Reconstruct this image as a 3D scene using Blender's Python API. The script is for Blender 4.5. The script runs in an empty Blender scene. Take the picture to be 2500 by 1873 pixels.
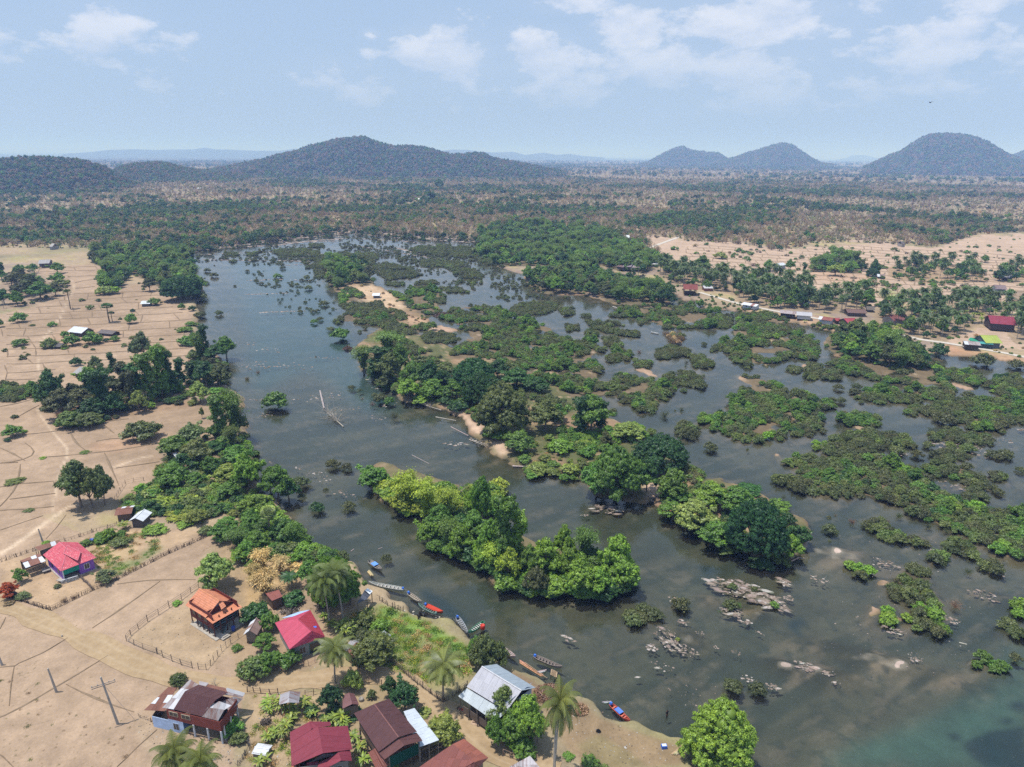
import bpy, math, random
import numpy as np
rad = math.radians
S = bpy.context.scene
COL = S.collection
# ------------------------------------------------------------------ camera
CH = 80.0                      # height of the drone above the river
FPX = 1667.0                   # focal length in photograph pixels (photograph 2500 wide)
PITCH, ROLL = rad(18.5), rad(0.475)
R0 = np.array([1.0, 0, 0]); F0 = np.array([0, math.cos(PITCH), -math.sin(PITCH)]); U0 = np.array([0, math.sin(PITCH), math.cos(PITCH)])
CR = math.cos(ROLL)*R0 + math.sin(ROLL)*U0
CU = -math.sin(ROLL)*R0 + math.cos(ROLL)*U0
cam = bpy.data.cameras.new('camera'); camo = bpy.data.objects.new('camera', cam); COL.objects.link(camo)
from mathutils import Matrix, Vector
M = Matrix(((CR[0], CU[0], -F0[0], 0), (CR[1], CU[1], -F0[1], 0), (CR[2], CU[2], -F0[2], CH), (0, 0, 0, 1)))
camo.matrix_world = M
cam.sensor_width = 36; cam.lens = 36*FPX/2500; cam.clip_start = 1; cam.clip_end = 200000
S.camera = camo
# ------------------------------------------------------------------ light
SUN_EL, SUN_AZ = rad(74), rad(-95)     # azimuth from +y towards +x: the sun stands to the left
sd = Vector((math.sin(SUN_AZ)*math.cos(SUN_EL), math.cos(SUN_AZ)*math.cos(SUN_EL), math.sin(SUN_EL)))
sun = bpy.data.lights.new('sun', 'SUN'); sun.energy = 5.0; sun.angle = rad(0.53); sun.color = (1.0, 0.955, 0.89)
suno = bpy.data.objects.new('sun', sun); COL.objects.link(suno)
suno.rotation_euler = (-sd).to_track_quat('-Z', 'Y').to_euler()
suno.location = (0, 0, 300)
W_ = bpy.data.worlds.new('World'); S.world = W_; W_.use_nodes = True
def unpx(u, v):
    d = F0*FPX + CR*(u-1250) - CU*(v-936.5)
    return d/np.linalg.norm(d)
def build_world():
    nt = W_.node_tree; N = nt.nodes; L = nt.links; N.clear()
    def nd(t, **k):
        n = N.new(t)
        for a, b in k.items(): setattr(n, a, b)
        return n
    def mth(op, a, b=None, c=None, clamp=False):
        n = nd('ShaderNodeMath', operation=op, use_clamp=clamp)
        for i, x in enumerate((a, b, c)):
            if x is None: continue
            if isinstance(x, (int, float)): n.inputs[i].default_value = x
            else: L.new(x, n.inputs[i])
        return n.outputs[0]
    sky = nd('ShaderNodeTexSky', sky_type='NISHITA'); sky.sun_disc = False
    sky.sun_elevation = SUN_EL; sky.sun_rotation = SUN_AZ % (2*math.pi)
    sky.altitude = 100; sky.air_density = 1.0; sky.dust_density = 2.2; sky.ozone_density = 1.6
    tc = nd('ShaderNodeTexCoord'); sep = nd('ShaderNodeSeparateXYZ'); L.new(tc.outputs['Generated'], sep.inputs[0])
    X, Y, Z = sep.outputs
    az = mth('ARCTAN2', X, Y); el = mth('ARCSINE', Z)
    def fbm(off, sx, sy, det=8, rough=0.55):
        cb = nd('ShaderNodeCombineXYZ')
        L.new(mth('MULTIPLY', az, sx), cb.inputs[0]); L.new(mth('MULTIPLY', mth('ADD', el, off), sy), cb.inputs[1]); cb.inputs[2].default_value = 3.7
        n = nd('ShaderNodeTexNoise'); n.inputs['Scale'].default_value = 1; n.inputs['Detail'].default_value = det; n.inputs['Roughness'].default_value = rough
        L.new(cb.outputs[0], n.inputs['Vector']); return n.outputs['Fac']
    n1 = fbm(0, 11, 22, 10, 0.6); n2 = fbm(0.014, 11, 22, 10, 0.6); big = fbm(0, 2.2, 6, 3)
    blobs = [(240,52,75,30,.55),(40,128,110,24,.42),(420,95,45,16,.40),(690,215,150,22,.22),(830,185,105,34,.46),(1110,150,92,50,.85),(1330,142,88,46,.85),(1545,66,72,34,1.0),(1410,8,90,20,.7),
             (1745,68,60,28,.6),(1900,50,150,46,.85),(2110,10,110,30,.6),(2330,88,125,40,.8),(2480,140,70,50,.6),(2060,140,100,32,.55),(2420,5,120,20,.8),(1650,190,190,36,.38),(1930,110,190,28,.45),
             (2060,205,220,34,.3),(1250,215,300,34,.26),(905,85,16,9,.5),(905,132,28,12,.5),(2250,215,200,30,.3),(1480,250,260,22,.3),(1750,170,460,60,.6),(2200,200,340,60,.6),(1250,190,300,45,.5),(1950,240,300,30,.5),(1450,225,200,28,.45),(850,200,180,34,.5),(180,110,200,40,.4)]
    acc = None
    for (u, v, a, b, s) in blobs:
        d = unpx(u, v); A = math.atan2(d[0], d[1]); E = math.asin(d[2])
        wa, we = a/FPX*1.15, b/FPX*1.15
        q = mth('ADD', mth('POWER', mth('DIVIDE', mth('SUBTRACT', az, A), wa), 2.0), mth('POWER', mth('DIVIDE', mth('SUBTRACT', el, E), we), 2.0))
        g = mth('MULTIPLY', mth('EXPONENT', mth('MULTIPLY', q, -0.7)), s)
        acc = g if acc is None else mth('MAXIMUM', acc, g)
    # elsewhere the same kind of sky goes on: fair-weather cumulus thinning towards the zenith
    dens = mth('ADD', mth('MULTIPLY', acc, 0.42), mth('MULTIPLY', mth('SUBTRACT', big, 0.5), 0.25))
    m = mth('MULTIPLY', mth('SUBTRACT', mth('ADD', n1, dens), 0.645), 6.5, clamp=True)
    m = mth('SMOOTHSTEP', 0.0, 1.0, m) if False else mth('MULTIPLY', m, mth('SUBTRACT', 2.0, m), clamp=True)
    fade = mth('MULTIPLY', mth('SUBTRACT', el, 0.035), 9.0, clamp=True)
    m = mth('MULTIPLY', m, 0.82); m = mth('MAXIMUM', m, mth('MULTIPLY', mth('MULTIPLY', mth('SUBTRACT', big, 0.2), acc), 0.95, clamp=True)); m = mth('MULTIPLY', m, fade)
    shade = mth('ADD', 0.62, mth('MULTIPLY', mth('SUBTRACT', n1, n2), 3.2), clamp=True)
    cm = nd('ShaderNodeMix', data_type='RGBA'); L.new(shade, cm.inputs[0])
    cm.inputs[6].default_value = (5.1, 6.0, 7.7, 1); cm.inputs[7].default_value = (7.3, 7.7, 8.7, 1)
    # thin veil of dry-season haze over the whole sky
    veil = nd('ShaderNodeMix', data_type='RGBA'); veil.inputs[0].default_value = 0.8
    L.new(sky.outputs[0], veil.inputs[6]); veil.inputs[7].default_value = (4.0, 5.4, 7.6, 1)
    mx = nd('ShaderNodeMix', data_type='RGBA'); L.new(m, mx.inputs[0]); L.new(veil.outputs[2], mx.inputs[6]); L.new(cm.outputs[2], mx.inputs[7])
    bg = nd('ShaderNodeBackground'); bg.inputs[1].default_value = 0.118; L.new(mx.outputs[2], bg.inputs[0])
    out = nd('ShaderNodeOutputWorld'); L.new(bg.outputs[0], out.inputs[0])
build_world()
W_.cycles.sampling_method = 'MANUAL'; W_.cycles.sample_map_resolution = 512
vs = S.view_settings; vs.view_transform = 'Standard'; vs.look = 'None'; vs.exposure = -0.08; vs.gamma = 1; vs.use_curve_mapping = False
cy = S.cycles
cy.max_bounces = 6; cy.diffuse_bounces = 2; cy.glossy_bounces = 2; cy.transmission_bounces = 2; cy.transparent_max_bounces = 6; cy.volume_bounces = 1
cy.use_denoising = False
cy.caustics_reflective = False; cy.caustics_refractive = False
# ------------------------------------------------------------------ image <-> ground
TILES = {'N': (0,0,1.0), 'A': (0,600,2.511), 'B': (600,600,2.511), 'C': (1200,600,2.511), 'D': (1800,600,2.51), 'E': (0,1250,2.66), 'F': (600,1250,2.66), 'G': (1200,1250,2.66), 'H': (1800,1250,2.66),
         'T': (0,300,2.633), 'U': (830,300,2.633), 'V': (1660,300,2.633),
         'K1': (40,1310,10.05), 'K2': (440,1420,10.05), 'K3': (330,1640,7.9), 'K4': (660,1470,8.508), 'K5': (680,1680,8.586), 'K6': (840,1690,5.821), 'K7': (1100,1600,8.287), 'K8': (840,1360,5.267),
         'Q1': (1480,620,5.53), 'Q2': (1860,640,6.506), 'Q3': (2180,700,6.9125), 'Q5': (1180,1560,4.254)}
def px(t, x, y):
    o = TILES[t]; return o[0]+x/o[2], o[1]+y/o[2]
def uv2xy(u, v, z=0.0):
    u = np.asarray(u, float); v = np.asarray(v, float)
    d = F0[:, None]*FPX + CR[:, None]*(u.ravel()-1250) - CU[:, None]*(v.ravel()-936.5)
    k = (z-CH)/np.minimum(d[2], -1e-4)
    return (d[0]*k).reshape(u.shape), (d[1]*k).reshape(u.shape)
def xyz2uv(x, y, z):
    dx, dy, dz = np.asarray(x, float), np.asarray(y, float), np.asarray(z, float)-CH
    D = dx*F0[0]+dy*F0[1]+dz*F0[2]
    return 1250+FPX*(dx*CR[0]+dy*CR[1]+dz*CR[2])/D, 936.5-FPX*(dx*CU[0]+dy*CU[1]+dz*CU[2])/D
def hsh(ix, iy, s):
    n = (ix.astype(np.int64)*374761393 + iy.astype(np.int64)*668265263 + s*1274126177) & 0x7fffffff
    n = ((n ^ (n >> 13))*1274126177) & 0x7fffffff
    return ((n ^ (n >> 16)) & 0xffff)/65535.0
def vnoise(x, y, s=0):
    ix, iy = np.floor(x), np.floor(y); fx, fy = x-ix, y-iy
    fx = fx*fx*(3-2*fx); fy = fy*fy*(3-2*fy); ix = ix.astype(np.int64); iy = iy.astype(np.int64)
    a, b, c, d = hsh(ix, iy, s), hsh(ix+1, iy, s), hsh(ix, iy+1, s), hsh(ix+1, iy+1, s)
    return (a*(1-fx)+b*fx)*(1-fy)+(c*(1-fx)+d*fx)*fy
def fbm(x, y, s=0, o=4):
    t = 0; a = 0.5; n = 0
    for i in range(o):
        t = t+a*vnoise(x*2**i, y*2**i, s+i*17); n += a; a *= 0.55
    return t/n
def inpoly(u, v, P):
    P = np.asarray(P, float); x0, y0 = P.min(0); x1, y1 = P.max(0)
    r = np.zeros(u.shape, bool); s = (u >= x0) & (u <= x1) & (v >= y0) & (v <= y1)
    if not s.any(): return r
    us, vs_ = u[s], v[s]; c = np.zeros(us.shape, bool)
    for i in range(len(P)):
        xa, ya = P[i-1]; xb, yb = P[i]
        if ya == yb: continue
        k = (ya > vs_) != (yb > vs_)
        c ^= k & (us < (xb-xa)*(vs_-ya)/(yb-ya)+xa)
    r[s] = c; return r
def poly(t, *pts): return [px(t, a, b) for a, b in pts]
def segdist(u, v, pts):
    d = np.full(u.shape, 1e9)
    for (a, b), (c, e) in zip(pts[:-1], pts[1:]):
        l2 = (c-a)**2+(e-b)**2+1e-9
        t = np.clip(((u-a)*(c-a)+(v-b)*(e-b))/l2, 0, 1)
        d = np.minimum(d, np.hypot(u-a-t*(c-a), v-b-t*(e-b)))
    return d
def srgb(r, g, b):
    f = lambda c: (c/255/12.92 if c <= 10 else ((c/255+0.055)/1.055)**2.4)
    return (f(r), f(g), f(b))
# ------------------------------------------------------------------ the map: water, islands, zones
LAND_LEFT = [(-900,560),(380,590)]+poly('T',(1140,830))+poly('A',(1180,70),(1195,170),(1240,220),(1245,300),(1200,370),(1245,430),(1205,480),(1230,560),(1290,640),(1390,720),(1390,860),(1500,940),(1520,1180),(1545,1330),(1560,1530))+poly('B',(60,1540),(140,1520),(230,1570),(190,1600),(230,1657))+ \
    poly('F',(330,90),(370,190),(450,230),(560,290),(640,310),(740,400),(760,470),(850,530),(1000,590),(1140,690),(1290,700),(1430,790),(1480,860),(1600,990),(1676,1010))+poly('G',(40,1000),(140,1040),(280,1110),(430,1150),(600,1225),(700,1330),(850,1370),(930,1400),(1060,1450),(1230,1510),(1300,1560))+[(1700,2000),(1800,2600),(-900,2600)]
LAND_FAR = [(-900,395),(-900,590),(380,610)]+poly('T',(1140,838),(1300,800),(1500,790),(1700,760),(1850,740),(2000,728),(2212,700))+poly('U',(80,690),(300,712),(500,738),(760,745),(900,770),(880,850),(1010,922))+ \
    poly('C',(130,160),(220,180),(420,100),(450,100),(620,118),(760,165),(930,190),(1000,260),(1130,300),(1180,330),(1290,345),(1330,385),(1560,400))+poly('D',(120,420),(260,450),(440,490),(560,520),(800,560),(1060,600),(1100,640),(1260,665),(1400,665),(1600,700),(1757,730))+[(3300,950),(3300,395)]
ISL = []      # (polygon, height)
ZONES = []    # (polygon, kind, where) planted zones
def isl(t, pts, h=0.8): ISL.append((poly(t, *pts), h))
def zone(t, pts, kind, where, h=None, land=True):
    h = (-.05 if kind in ('bush', 'shrub', 'dry') else .015) if h is None else h
    P = poly(t, *pts); ZONES.append((P, kind, where))
    if land: ISL.append((P, h))
# near island (bamboo and broadleaf trees)
isl('N', [(868,1140),(905,1165),(925,1215),(960,1240),(1010,1245),(1060,1275),(1110,1300),(1160,1330),(1200,1355),(1200,1420),(1290,1448),(1360,1440),(1420,1455),(1480,1455),(1500,1420),(1470,1380),(1420,1350),(1350,1330),(1290,1320),(1230,1290),(1200,1230),(1150,1200),(1080,1170),(1000,1150),(930,1130)], .7)
# second island: wooded spine from the upper left down to the rain trees
isl('N', [(865,850),(880,905),(950,940),(975,975),(1010,985),(1080,1000),(1130,1030),(1165,1075),(1205,1110),(1250,1135),(1300,1150),(1370,1160),(1430,1180),(1440,1210),(1500,1222),(1580,1228),(1610,1205),(1650,1200),(1690,1175),(1680,1140),(1600,1090),(1560,1050),(1500,1030),(1450,1010),(1400,960),(1330,930),(1250,890),(1200,860),(1100,850),(1050,830),(1000,800),(930,800)], .9)
isl('N', [(1600,1215),(1620,1260),(1700,1290),(1760,1330),(1850,1355),(1930,1370),(1965,1340),(1980,1290),(1940,1250),(1850,1200),(1760,1170),(1690,1165),(1620,1185)], .7)
isl('G', [(1120,1700),(1230,1560),(1676,1560),(1760,1700)], .4)
isl('B', [(490,110),(560,95),(680,100),(720,130),(790,240),(880,280),(960,350),(1000,380),(1130,450),(1160,500),(1000,500),(830,500),(760,480),(660,470),(600,450),(650,400),(600,330),(560,280),(510,240)], .5)
isl('C', [(200,190),(260,150),(440,110),(560,90),(660,150),(760,205),(900,235),(1010,270),(1100,310),(1095,350),(950,368),(760,360),(660,330),(560,300),(400,300),(300,290),(220,240)], .6)
isl('D', [(530,600),(560,545),(700,560),(860,590),(1000,640),(1200,700),(1240,760),(1100,790),(850,730),(700,700),(560,650)], .5)
# sand bars
SAND = [poly('B',(1090,520),(1200,488),(1300,515),(1230,548)), poly('C',(860,765),(960,758),(1045,800),(1000,808)), poly('C',(1468,788),(1530,795),(1560,815),(1545,835)), poly('C',(560,290),(620,285),(690,325),(620,325)),
        poly('D',(210,1262),(270,1275),(325,1300),(300,1325),(250,1295)), poly('D',(350,722),(430,725),(430,750),(380,745)), poly('D',(700,1110),(760,1115),(820,1135),(750,1140)), poly('D',(1240,740),(1330,745),(1330,765),(1250,760)),
        poly('D',(1260,825),(1440,870),(1445,900),(1330,870)), poly('D',(1120,1350),(1190,1365),(1180,1385),(1130,1375)), poly('H',(940,440),(975,445),(990,470),(970,520),(940,500)), poly('H',(835,590),(880,590),(925,640),(870,670),(835,640)),
        poly('B',(130,1280),(170,1280),(185,1320),(140,1335)), poly('B',(1190,950),(1300,1010),(1380,1060),(1470,1110),(1460,1160),(1380,1130),(1290,1050)), poly('C',(0,1190),(60,1180),(120,1240),(100,1290),(40,1270),(0,1230)), poly('D',(1715,1475),(1757,1468),(1757,1500),(1720,1495)),
        poly('C',(930,1470),(1000,1450),(1050,1520),(1050,1565),(960,1560)), poly('H',(1330,0),(1430,0),(1440,30),(1370,45)), poly('C',(730,378),(770,378),(775,392),(735,395))]
for s_ in SAND: ISL.append((s_, 0.22))
RIVER = 'on the bushy islands of the'
zone('B', [(590,280),(640,260),(710,290),(740,330),(830,350),(860,400),(960,400),(990,450),(900,470),(830,500),(760,480),(660,470),(560,480),(540,465),(590,430),(640,400),(600,380),(650,350)], 'bush', 'beside the sandy clearing with the white hut')
zone('B', [(870,280),(940,290),(1000,340),(960,345)], 'shrub', 'beside the sandy clearing with the white hut')
zone('B', [(990,270),(1080,250),(1220,280),(1220,370),(1180,430),(1100,420),(1000,380),(980,340)], 'mix', 'right of the sandy clearing in the river')
zone('B', [(830,500),(1030,520),(1040,550),(880,540)], 'bush', 'below the sandy clearing in the river')
zone('B', [(1080,560),(1150,530),(1280,550),(1280,600),(1090,600)], 'bush', 'beside the small pale sandbank in midstream')
CENTRE = 'on the big bushy island in the middle'
zone('B', [(1180,440),(1260,390),(1320,365),(1582,385),(1582,700),(1260,690),(1280,640),(1350,590),(1290,570),(1350,540),(1300,490)], 'mix', CENTRE)
zone('C', [(0,390),(120,430),(200,460),(290,480),(380,500),(420,560),(520,590),(600,570),(700,640),(620,690),(680,760),(640,790),(690,830),(740,790),(840,770),(880,800),(960,800),(1010,820),(1100,780),(1150,840),(1200,870),(1190,900),(1080,920),(1080,960),(1010,970),(1010,1050),(940,1050),(830,970),(720,940),(600,940),(500,940),(400,860),(300,830),(240,830),(130,780),(0,690)], 'mix', CENTRE)
UPR = 'among the upper islets of the river'
zone('C', [(140,370),(250,345),(400,350),(400,390),(320,420),(200,430),(110,410)], 'bush', UPR)
zone('C', [(410,380),(510,390),(520,420),(440,430)], 'bush', UPR)
zone('C', [(560,430),(600,425),(670,480),(740,460),(830,500),(930,550),(900,570),(800,550),(680,530),(600,490)], 'bush', UPR)
zone('C', [(560,520),(650,530),(640,560),(570,550)], 'bush', UPR)
zone('C', [(670,560),(780,570),(800,630),(730,630)], 'bush', UPR)
MIDR = 'on the small islets right of centre'
zone('C', [(700,680),(790,640),(860,660),(850,710),(720,720)], 'mix', MIDR)
zone('C', [(850,700),(980,700),(980,750),(880,750)], 'mix', MIDR)
zone('C', [(1010,640),(1110,615),(1200,640),(1210,670),(1110,690),(1010,700)], 'bush', MIDR)
zone('C', [(1220,680),(1280,670),(1350,720),(1350,750),(1230,745)], 'bush', MIDR)
zone('C', [(1150,775),(1220,770),(1290,820),(1330,870),(1280,880),(1150,850)], 'bush', MIDR)
zone('C', [(1130,1090),(1200,1090),(1270,1140),(1260,1190),(1150,1180)], 'bush', MIDR)
zone('C', [(460,490),(540,485),(530,520),(460,525)], 'bush', UPR)
FARS = 'on the long bushy island below the stilt houses'
zone('C', [(730,430),(790,380),(950,370),(1200,350),(1330,380),(1480,450),(1470,500),(1400,510),(1200,510),(1060,510),(910,490),(900,460),(960,430),(850,440),(740,440)], 'mix', FARS)
zone('C', [(1060,540),(1130,520),(1190,560),(1150,600),(1090,600)], 'dry', FARS)
zone('C', [(1340,660),(1400,580),(1470,570),(1470,520),(1520,440),(1582,420),(1582,760),(1450,690),(1440,640)], 'mix', FARS)
zone('D', [(0,430),(200,410),(290,450),(290,510),(400,520),(490,590),(490,640),(490,700),(350,700),(260,710),(150,750),(0,740)], 'mix', FARS)
zone('C', [(210,185),(440,115),(560,95),(660,155),(760,205),(900,240),(1010,275),(1100,310),(1095,345),(950,355),(760,355),(660,325),(560,295),(400,295),(300,290),(220,240)], 'wood', 'on the wooded island before the coconut village')
MR = 'on the broad bush island right of centre'
zone('C', [(1250,1070),(1300,1030),(1380,1040),(1460,1110),(1440,1150),(1350,1130)], 'shrub', MR)
zone('C', [(1380,1030),(1460,1000),(1460,950),(1480,900),(1582,910),(1582,1215),(1480,1190),(1440,1150),(1460,1110)], 'mix', MR)
zone('D', [(40,860),(60,800),(140,800),(270,860),(320,900),(420,900),(500,940),(600,970),(590,1000),(510,1010),(520,1110),(460,1150),(460,1180),(370,1170),(300,1160),(300,1210),(200,1200),(110,1215),(0,1190),(0,910)], 'mix', MR)
WB = 'on the bushy bank below the maroon house'
zone('D', [(530,600),(620,510),(760,520),(860,540),(1000,610),(1100,660),(1160,700),(1160,780),(1000,780),(850,720),(700,700),(560,650)], 'wood', WB)
zone('D', [(640,690),(860,720),(1240,740),(1290,830),(1340,900),(1290,950),(1140,950),(1060,970),(850,970),(700,930),(690,900),(850,880),(880,840),(740,800),(640,790),(530,740)], 'mix', WB)
RS = 'on the small islets of the right channels'
zone('D', [(310,750),(380,745),(390,780),(320,785)], 'bush', RS)
zone('D', [(430,720),(510,730),(510,780),(470,830),(420,810)], 'bush', RS)
zone('D', [(520,760),(620,780),(620,820),(520,820)], 'bush', RS)
zone('D', [(600,1050),(680,1020),(860,1050),(860,1110),(700,1110),(610,1100)], 'mix', RS)
zone('D', [(1030,1010),(1060,980),(1190,1000),(1190,1040),(1060,1040)], 'bush', RS)
RR = 'on the bush islands by the right edge'
zone('D', [(1200,980),(1300,960),(1370,940),(1500,930),(1650,950),(1790,960),(1790,1080),(1650,1110),(1640,1150),(1440,1140),(1370,1090),(1200,1050)], 'mix', RR)
zone('D', [(1520,860),(1600,800),(1700,800),(1790,840),(1790,950),(1620,930),(1530,880)], 'mix', RR)
zone('D', [(1240,760),(1400,770),(1480,790),(1530,850),(1440,860),(1340,830),(1260,820)], 'mix', RR)
zone('D', [(1170,1140),(1300,1130),(1450,1160),(1570,1190),(1570,1225),(1400,1210),(1200,1190)], 'bush', RR)
LB = 'on the long diagonal bush island at lower right'
zone('D', [(580,1210),(640,1150),(760,1160),(790,1130),(900,1140),(1010,1180),(1090,1210),(1080,1240),(950,1240),(840,1260),(760,1290),(600,1300),(540,1270)], 'bush', LB)
zone('D', [(460,1240),(480,1210),(530,1205),(580,1245),(560,1270)], 'shrub', LB)
zone('D', [(290,1330),(340,1290),(460,1290),(560,1310),(700,1300),(850,1290),(960,1320),(1100,1380),(1180,1440),(1180,1480),(1220,1510),(1400,1560),(1500,1590),(1620,1640),(1630,1660),(1250,1660),(1000,1600),(900,1560),(720,1530),(640,1550),(480,1530),(460,1460),(380,1390)], 'mix', LB)
zone('H', [(1070,0),(1325,0),(1862,0),(1990,60),(1990,400),(1862,340),(1750,290),(1600,220),(1450,150),(1330,100),(1200,40)], 'mix', LB)
zone('D', [(220,1420),(300,1410),(450,1440),(440,1520),(380,1510),(240,1460)], 'bush', LB)
zone('D', [(1190,1290),(1240,1250),(1420,1270),(1430,1310),(1200,1350)], 'bush', RR)
zone('D', [(1160,1370),(1300,1360),(1400,1350),(1440,1390),(1560,1470),(1570,1510),(1400,1480),(1300,1430),(1180,1400)], 'mix', RR)
zone('D', [(1360,1500),(1500,1490),(1520,1560),(1400,1570)], 'bush', RR)
zone('D', [(1540,1390),(1680,1430),(1680,1460),(1580,1440)], 'bush', RR)
zone('D', [(1550,1270),(1660,1270),(1660,1310),(1570,1310)], 'bush', RR)
LR = 'standing in the shallows at lower right'
zone('H', [(800,70),(860,50),(1000,100),(1060,170),(1050,205),(960,180),(850,130)], 'bush', LR)
zone('H', [(1095,170),(1150,140),(1260,200),(1250,230),(1130,220)], 'bush', LR)
zone('H', [(1310,210),(1400,190),(1570,270),(1560,310),(1400,280)], 'bush', LR)
zone('H', [(1260,290),(1330,270),(1360,320),(1280,335)], 'bush', LR)
zone('H', [(1580,330),(1640,310),(1700,360),(1690,400),(1600,370)], 'bush', LR)
zone('H', [(650,320),(700,300),(830,350),(890,420),(860,450),(760,410)], 'shrub', LR)
zone('H', [(1080,350),(1160,345),(1280,430),(1280,460),(1120,400)], 'bush', LR)
zone('H', [(975,460),(1000,425),(1180,430),(1300,580),(1300,640),(1200,630),(1060,600),(980,540)], 'mix', LR)
zone('H', [(860,680),(980,600),(1050,640),(1020,730),(900,720)], 'shrub', LR)
zone('H', [(1070,640),(1180,600),(1240,670),(1390,740),(1370,820),(1230,820),(1080,730)], 'shrub', LR)
zone('H', [(1700,710),(1862,750),(1880,820),(1720,790)], 'bush', LR)
zone('H', [(1790,640),(1862,600),(1900,700),(1800,680)], 'shrub', LR)
zone('H', [(1530,950),(1640,950),(1780,1030),(1770,1075),(1650,1070),(1540,1000)], 'shrub', LR)
zone('G', [(870,660),(950,635),(1090,625),(1090,680),(1000,720),(960,745),(880,730)], 'bush', 'before the tip of the near island')
zone('B', [(480,100),(560,90),(700,95),(740,140),(790,235),(760,245),(640,236),(560,275),(510,245)], 'wood', 'at the head of the island with the sandy clearing', land=False)
zone('B', [(560,300),(640,262),(720,300),(700,330),(640,300),(620,350),(600,370)], 'shrub', 'beside the sandy clearing with the white hut', land=False)
zone('B', [(640,400),(760,420),(860,400),(900,460),(1000,500),(1130,480),(1160,520),(1040,530),(900,500),(760,490),(660,470)], 'mix', 'below the sandy clearing in the river', land=False)
zone('B', [(950,560),(1080,640),(1250,740),(1300,800),(1260,880),(1140,880),(1000,760),(900,640)], 'mix', 'behind the creeper hung trees of the long island', land=False)
zone('C', [(-20,880),(200,860),(330,920),(450,960),(480,1010),(420,1040),(330,1000),(250,940),(0,950)], 'mix', 'behind the olive tree of the long island', land=False)
zone('C', [(420,1140),(700,1160),(830,1100),(960,1110),(1000,1170),(860,1200),(700,1260),(560,1290),(400,1230)], 'shrub', 'in the middle of the long island', land=False)
zone('C', [(1180,1330),(1290,1380),(1300,1420),(1240,1430),(1180,1400)], 'mix', 'on the wooded spine of the long island', land=False)
UI = 'on the long islets of the upper rapids'
for _p in ([(160,20),(440,40),(400,70),(200,60)],[(340,90),(520,70),(500,140),(360,140)],[(570,40),(800,50),(790,110),(700,130),(600,80)],[(780,130),(900,110),(1010,140),(1080,180),(1000,200),(880,210),(800,170)],[(1070,90),(1340,100),(1330,130),(1090,130)],[(1240,130),(1400,150),(1500,210),(1380,240),(1290,220)],
           [(1040,215),(1170,215),(1160,240),(1040,240)],[(860,225),(980,225),(960,250),(870,245)],[(1000,30),(1370,20),(1582,90),(1582,140),(1400,70),(1100,50)],[(1190,260),(1290,255),(1370,290),(1240,290)],[(420,150),(490,150),(480,200),(430,190)]): zone('B', _p, 'bush', UI)
for _p in ([(440,820),(560,780),(700,790),(840,800),(860,860),(700,870)],[(860,850),(1000,880),(1010,922),(900,905)],[(100,835),(240,850),(240,880),(110,865)]): zone('U', _p, 'bush', UI)
for _p in ([(1440,830),(1520,830),(1530,855),(1450,855)],[(1580,830),(1650,830),(1650,855),(1590,855)],[(1770,830),(1900,810),(2050,830),(2040,865),(1850,860)],[(1990,780),(2080,780),(2080,800),(2000,800)]): zone('T', _p, 'bush', UI)
# planted zones on the banks (no island of their own)
zone('A', [(560,40),(700,30),(1180,60),(1190,170),(1230,200),(1230,310),(1100,330),(990,260),(880,200),(800,180),(740,260),(640,290),(620,200),(640,130),(560,110)], 'wood', 'along the far left bank of the river', land=False)
zone('A', [(0,180),(150,140),(220,170),(420,220),(430,250),(310,330),(200,370),(0,400)], 'wood2', 'in the grove beside the upper left fields', land=False)
zone('U', [(900,700),(1100,645),(1300,650),(1500,685),(1700,700),(1750,760),(1950,790),(1930,860),(2060,880),(2050,922),(1000,922),(920,880),(860,850)], 'wood', 'in the green belt behind the upper river', land=False)
zone('C', [(0,20),(900,20),(980,60),(1040,100),(940,170),(760,150),(620,105),(450,90),(250,100),(130,60),(0,50)], 'wood', 'in the green belt behind the upper river', land=False)
zone('C', [(1100,120),(1300,180),(1600,235),(1600,330),(1400,280),(1130,250),(1010,170)], 'palms', 'behind the riverside stilt houses', land=False)
zone('D', [(0,230),(180,185),(440,250),(460,350),(620,310),(810,320),(810,380),(560,420),(480,395),(200,385),(0,340)], 'palms', 'behind the riverside stilt houses', land=False)
zone('D', [(820,400),(1110,360),(1500,340),(1640,360),(1650,430),(1520,450),(1450,500),(1280,590),(1040,550),(860,500)], 'palms', 'left of the maroon roofed house', land=False)
zone('D', [(1600,420),(1780,420),(1780,600),(1700,600),(1640,520)], 'palms', 'beside the maroon roofed house', land=False)
zone('D', [(450,110),(600,60),(780,110),(760,170),(450,160)], 'wood', 'in the groves of the far fields', land=False)
zone('D', [(930,130),(1200,95),(1480,135),(1530,220),(1200,235),(1060,220),(930,190)], 'palms2', 'in the groves of the far fields', land=False)
zone('D', [(1570,180),(1650,150),(1780,140),(1780,230),(1600,220)], 'palms2', 'in the groves of the far fields', land=False)
zone('D', [(1650,290),(1790,260),(1790,420),(1700,380)], 'wood2', 'beside the right edge of the fields', land=False)
zone('D', [(0,385),(60,380),(260,440),(440,470),(600,500),(860,540),(1060,585),(1060,610),(800,565),(560,520),(260,455),(0,420)], 'bank', 'along the far village bank', land=False)
zone('A', [(0,830),(100,860),(220,890),(230,920),(100,960),(0,960)], 'mix', 'at the left edge of the fields', land=False)
zone('E', [(560,170),(700,160),(890,140),(860,180),(700,210),(560,220)], 'shrub', 'in the garden behind the pink house', land=False)
zone('F', [(640,760),(760,700),(900,780),(930,900),(820,960),(760,900)], 'shrub', 'in the riverside garden beside the rusty shed', land=False)
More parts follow.
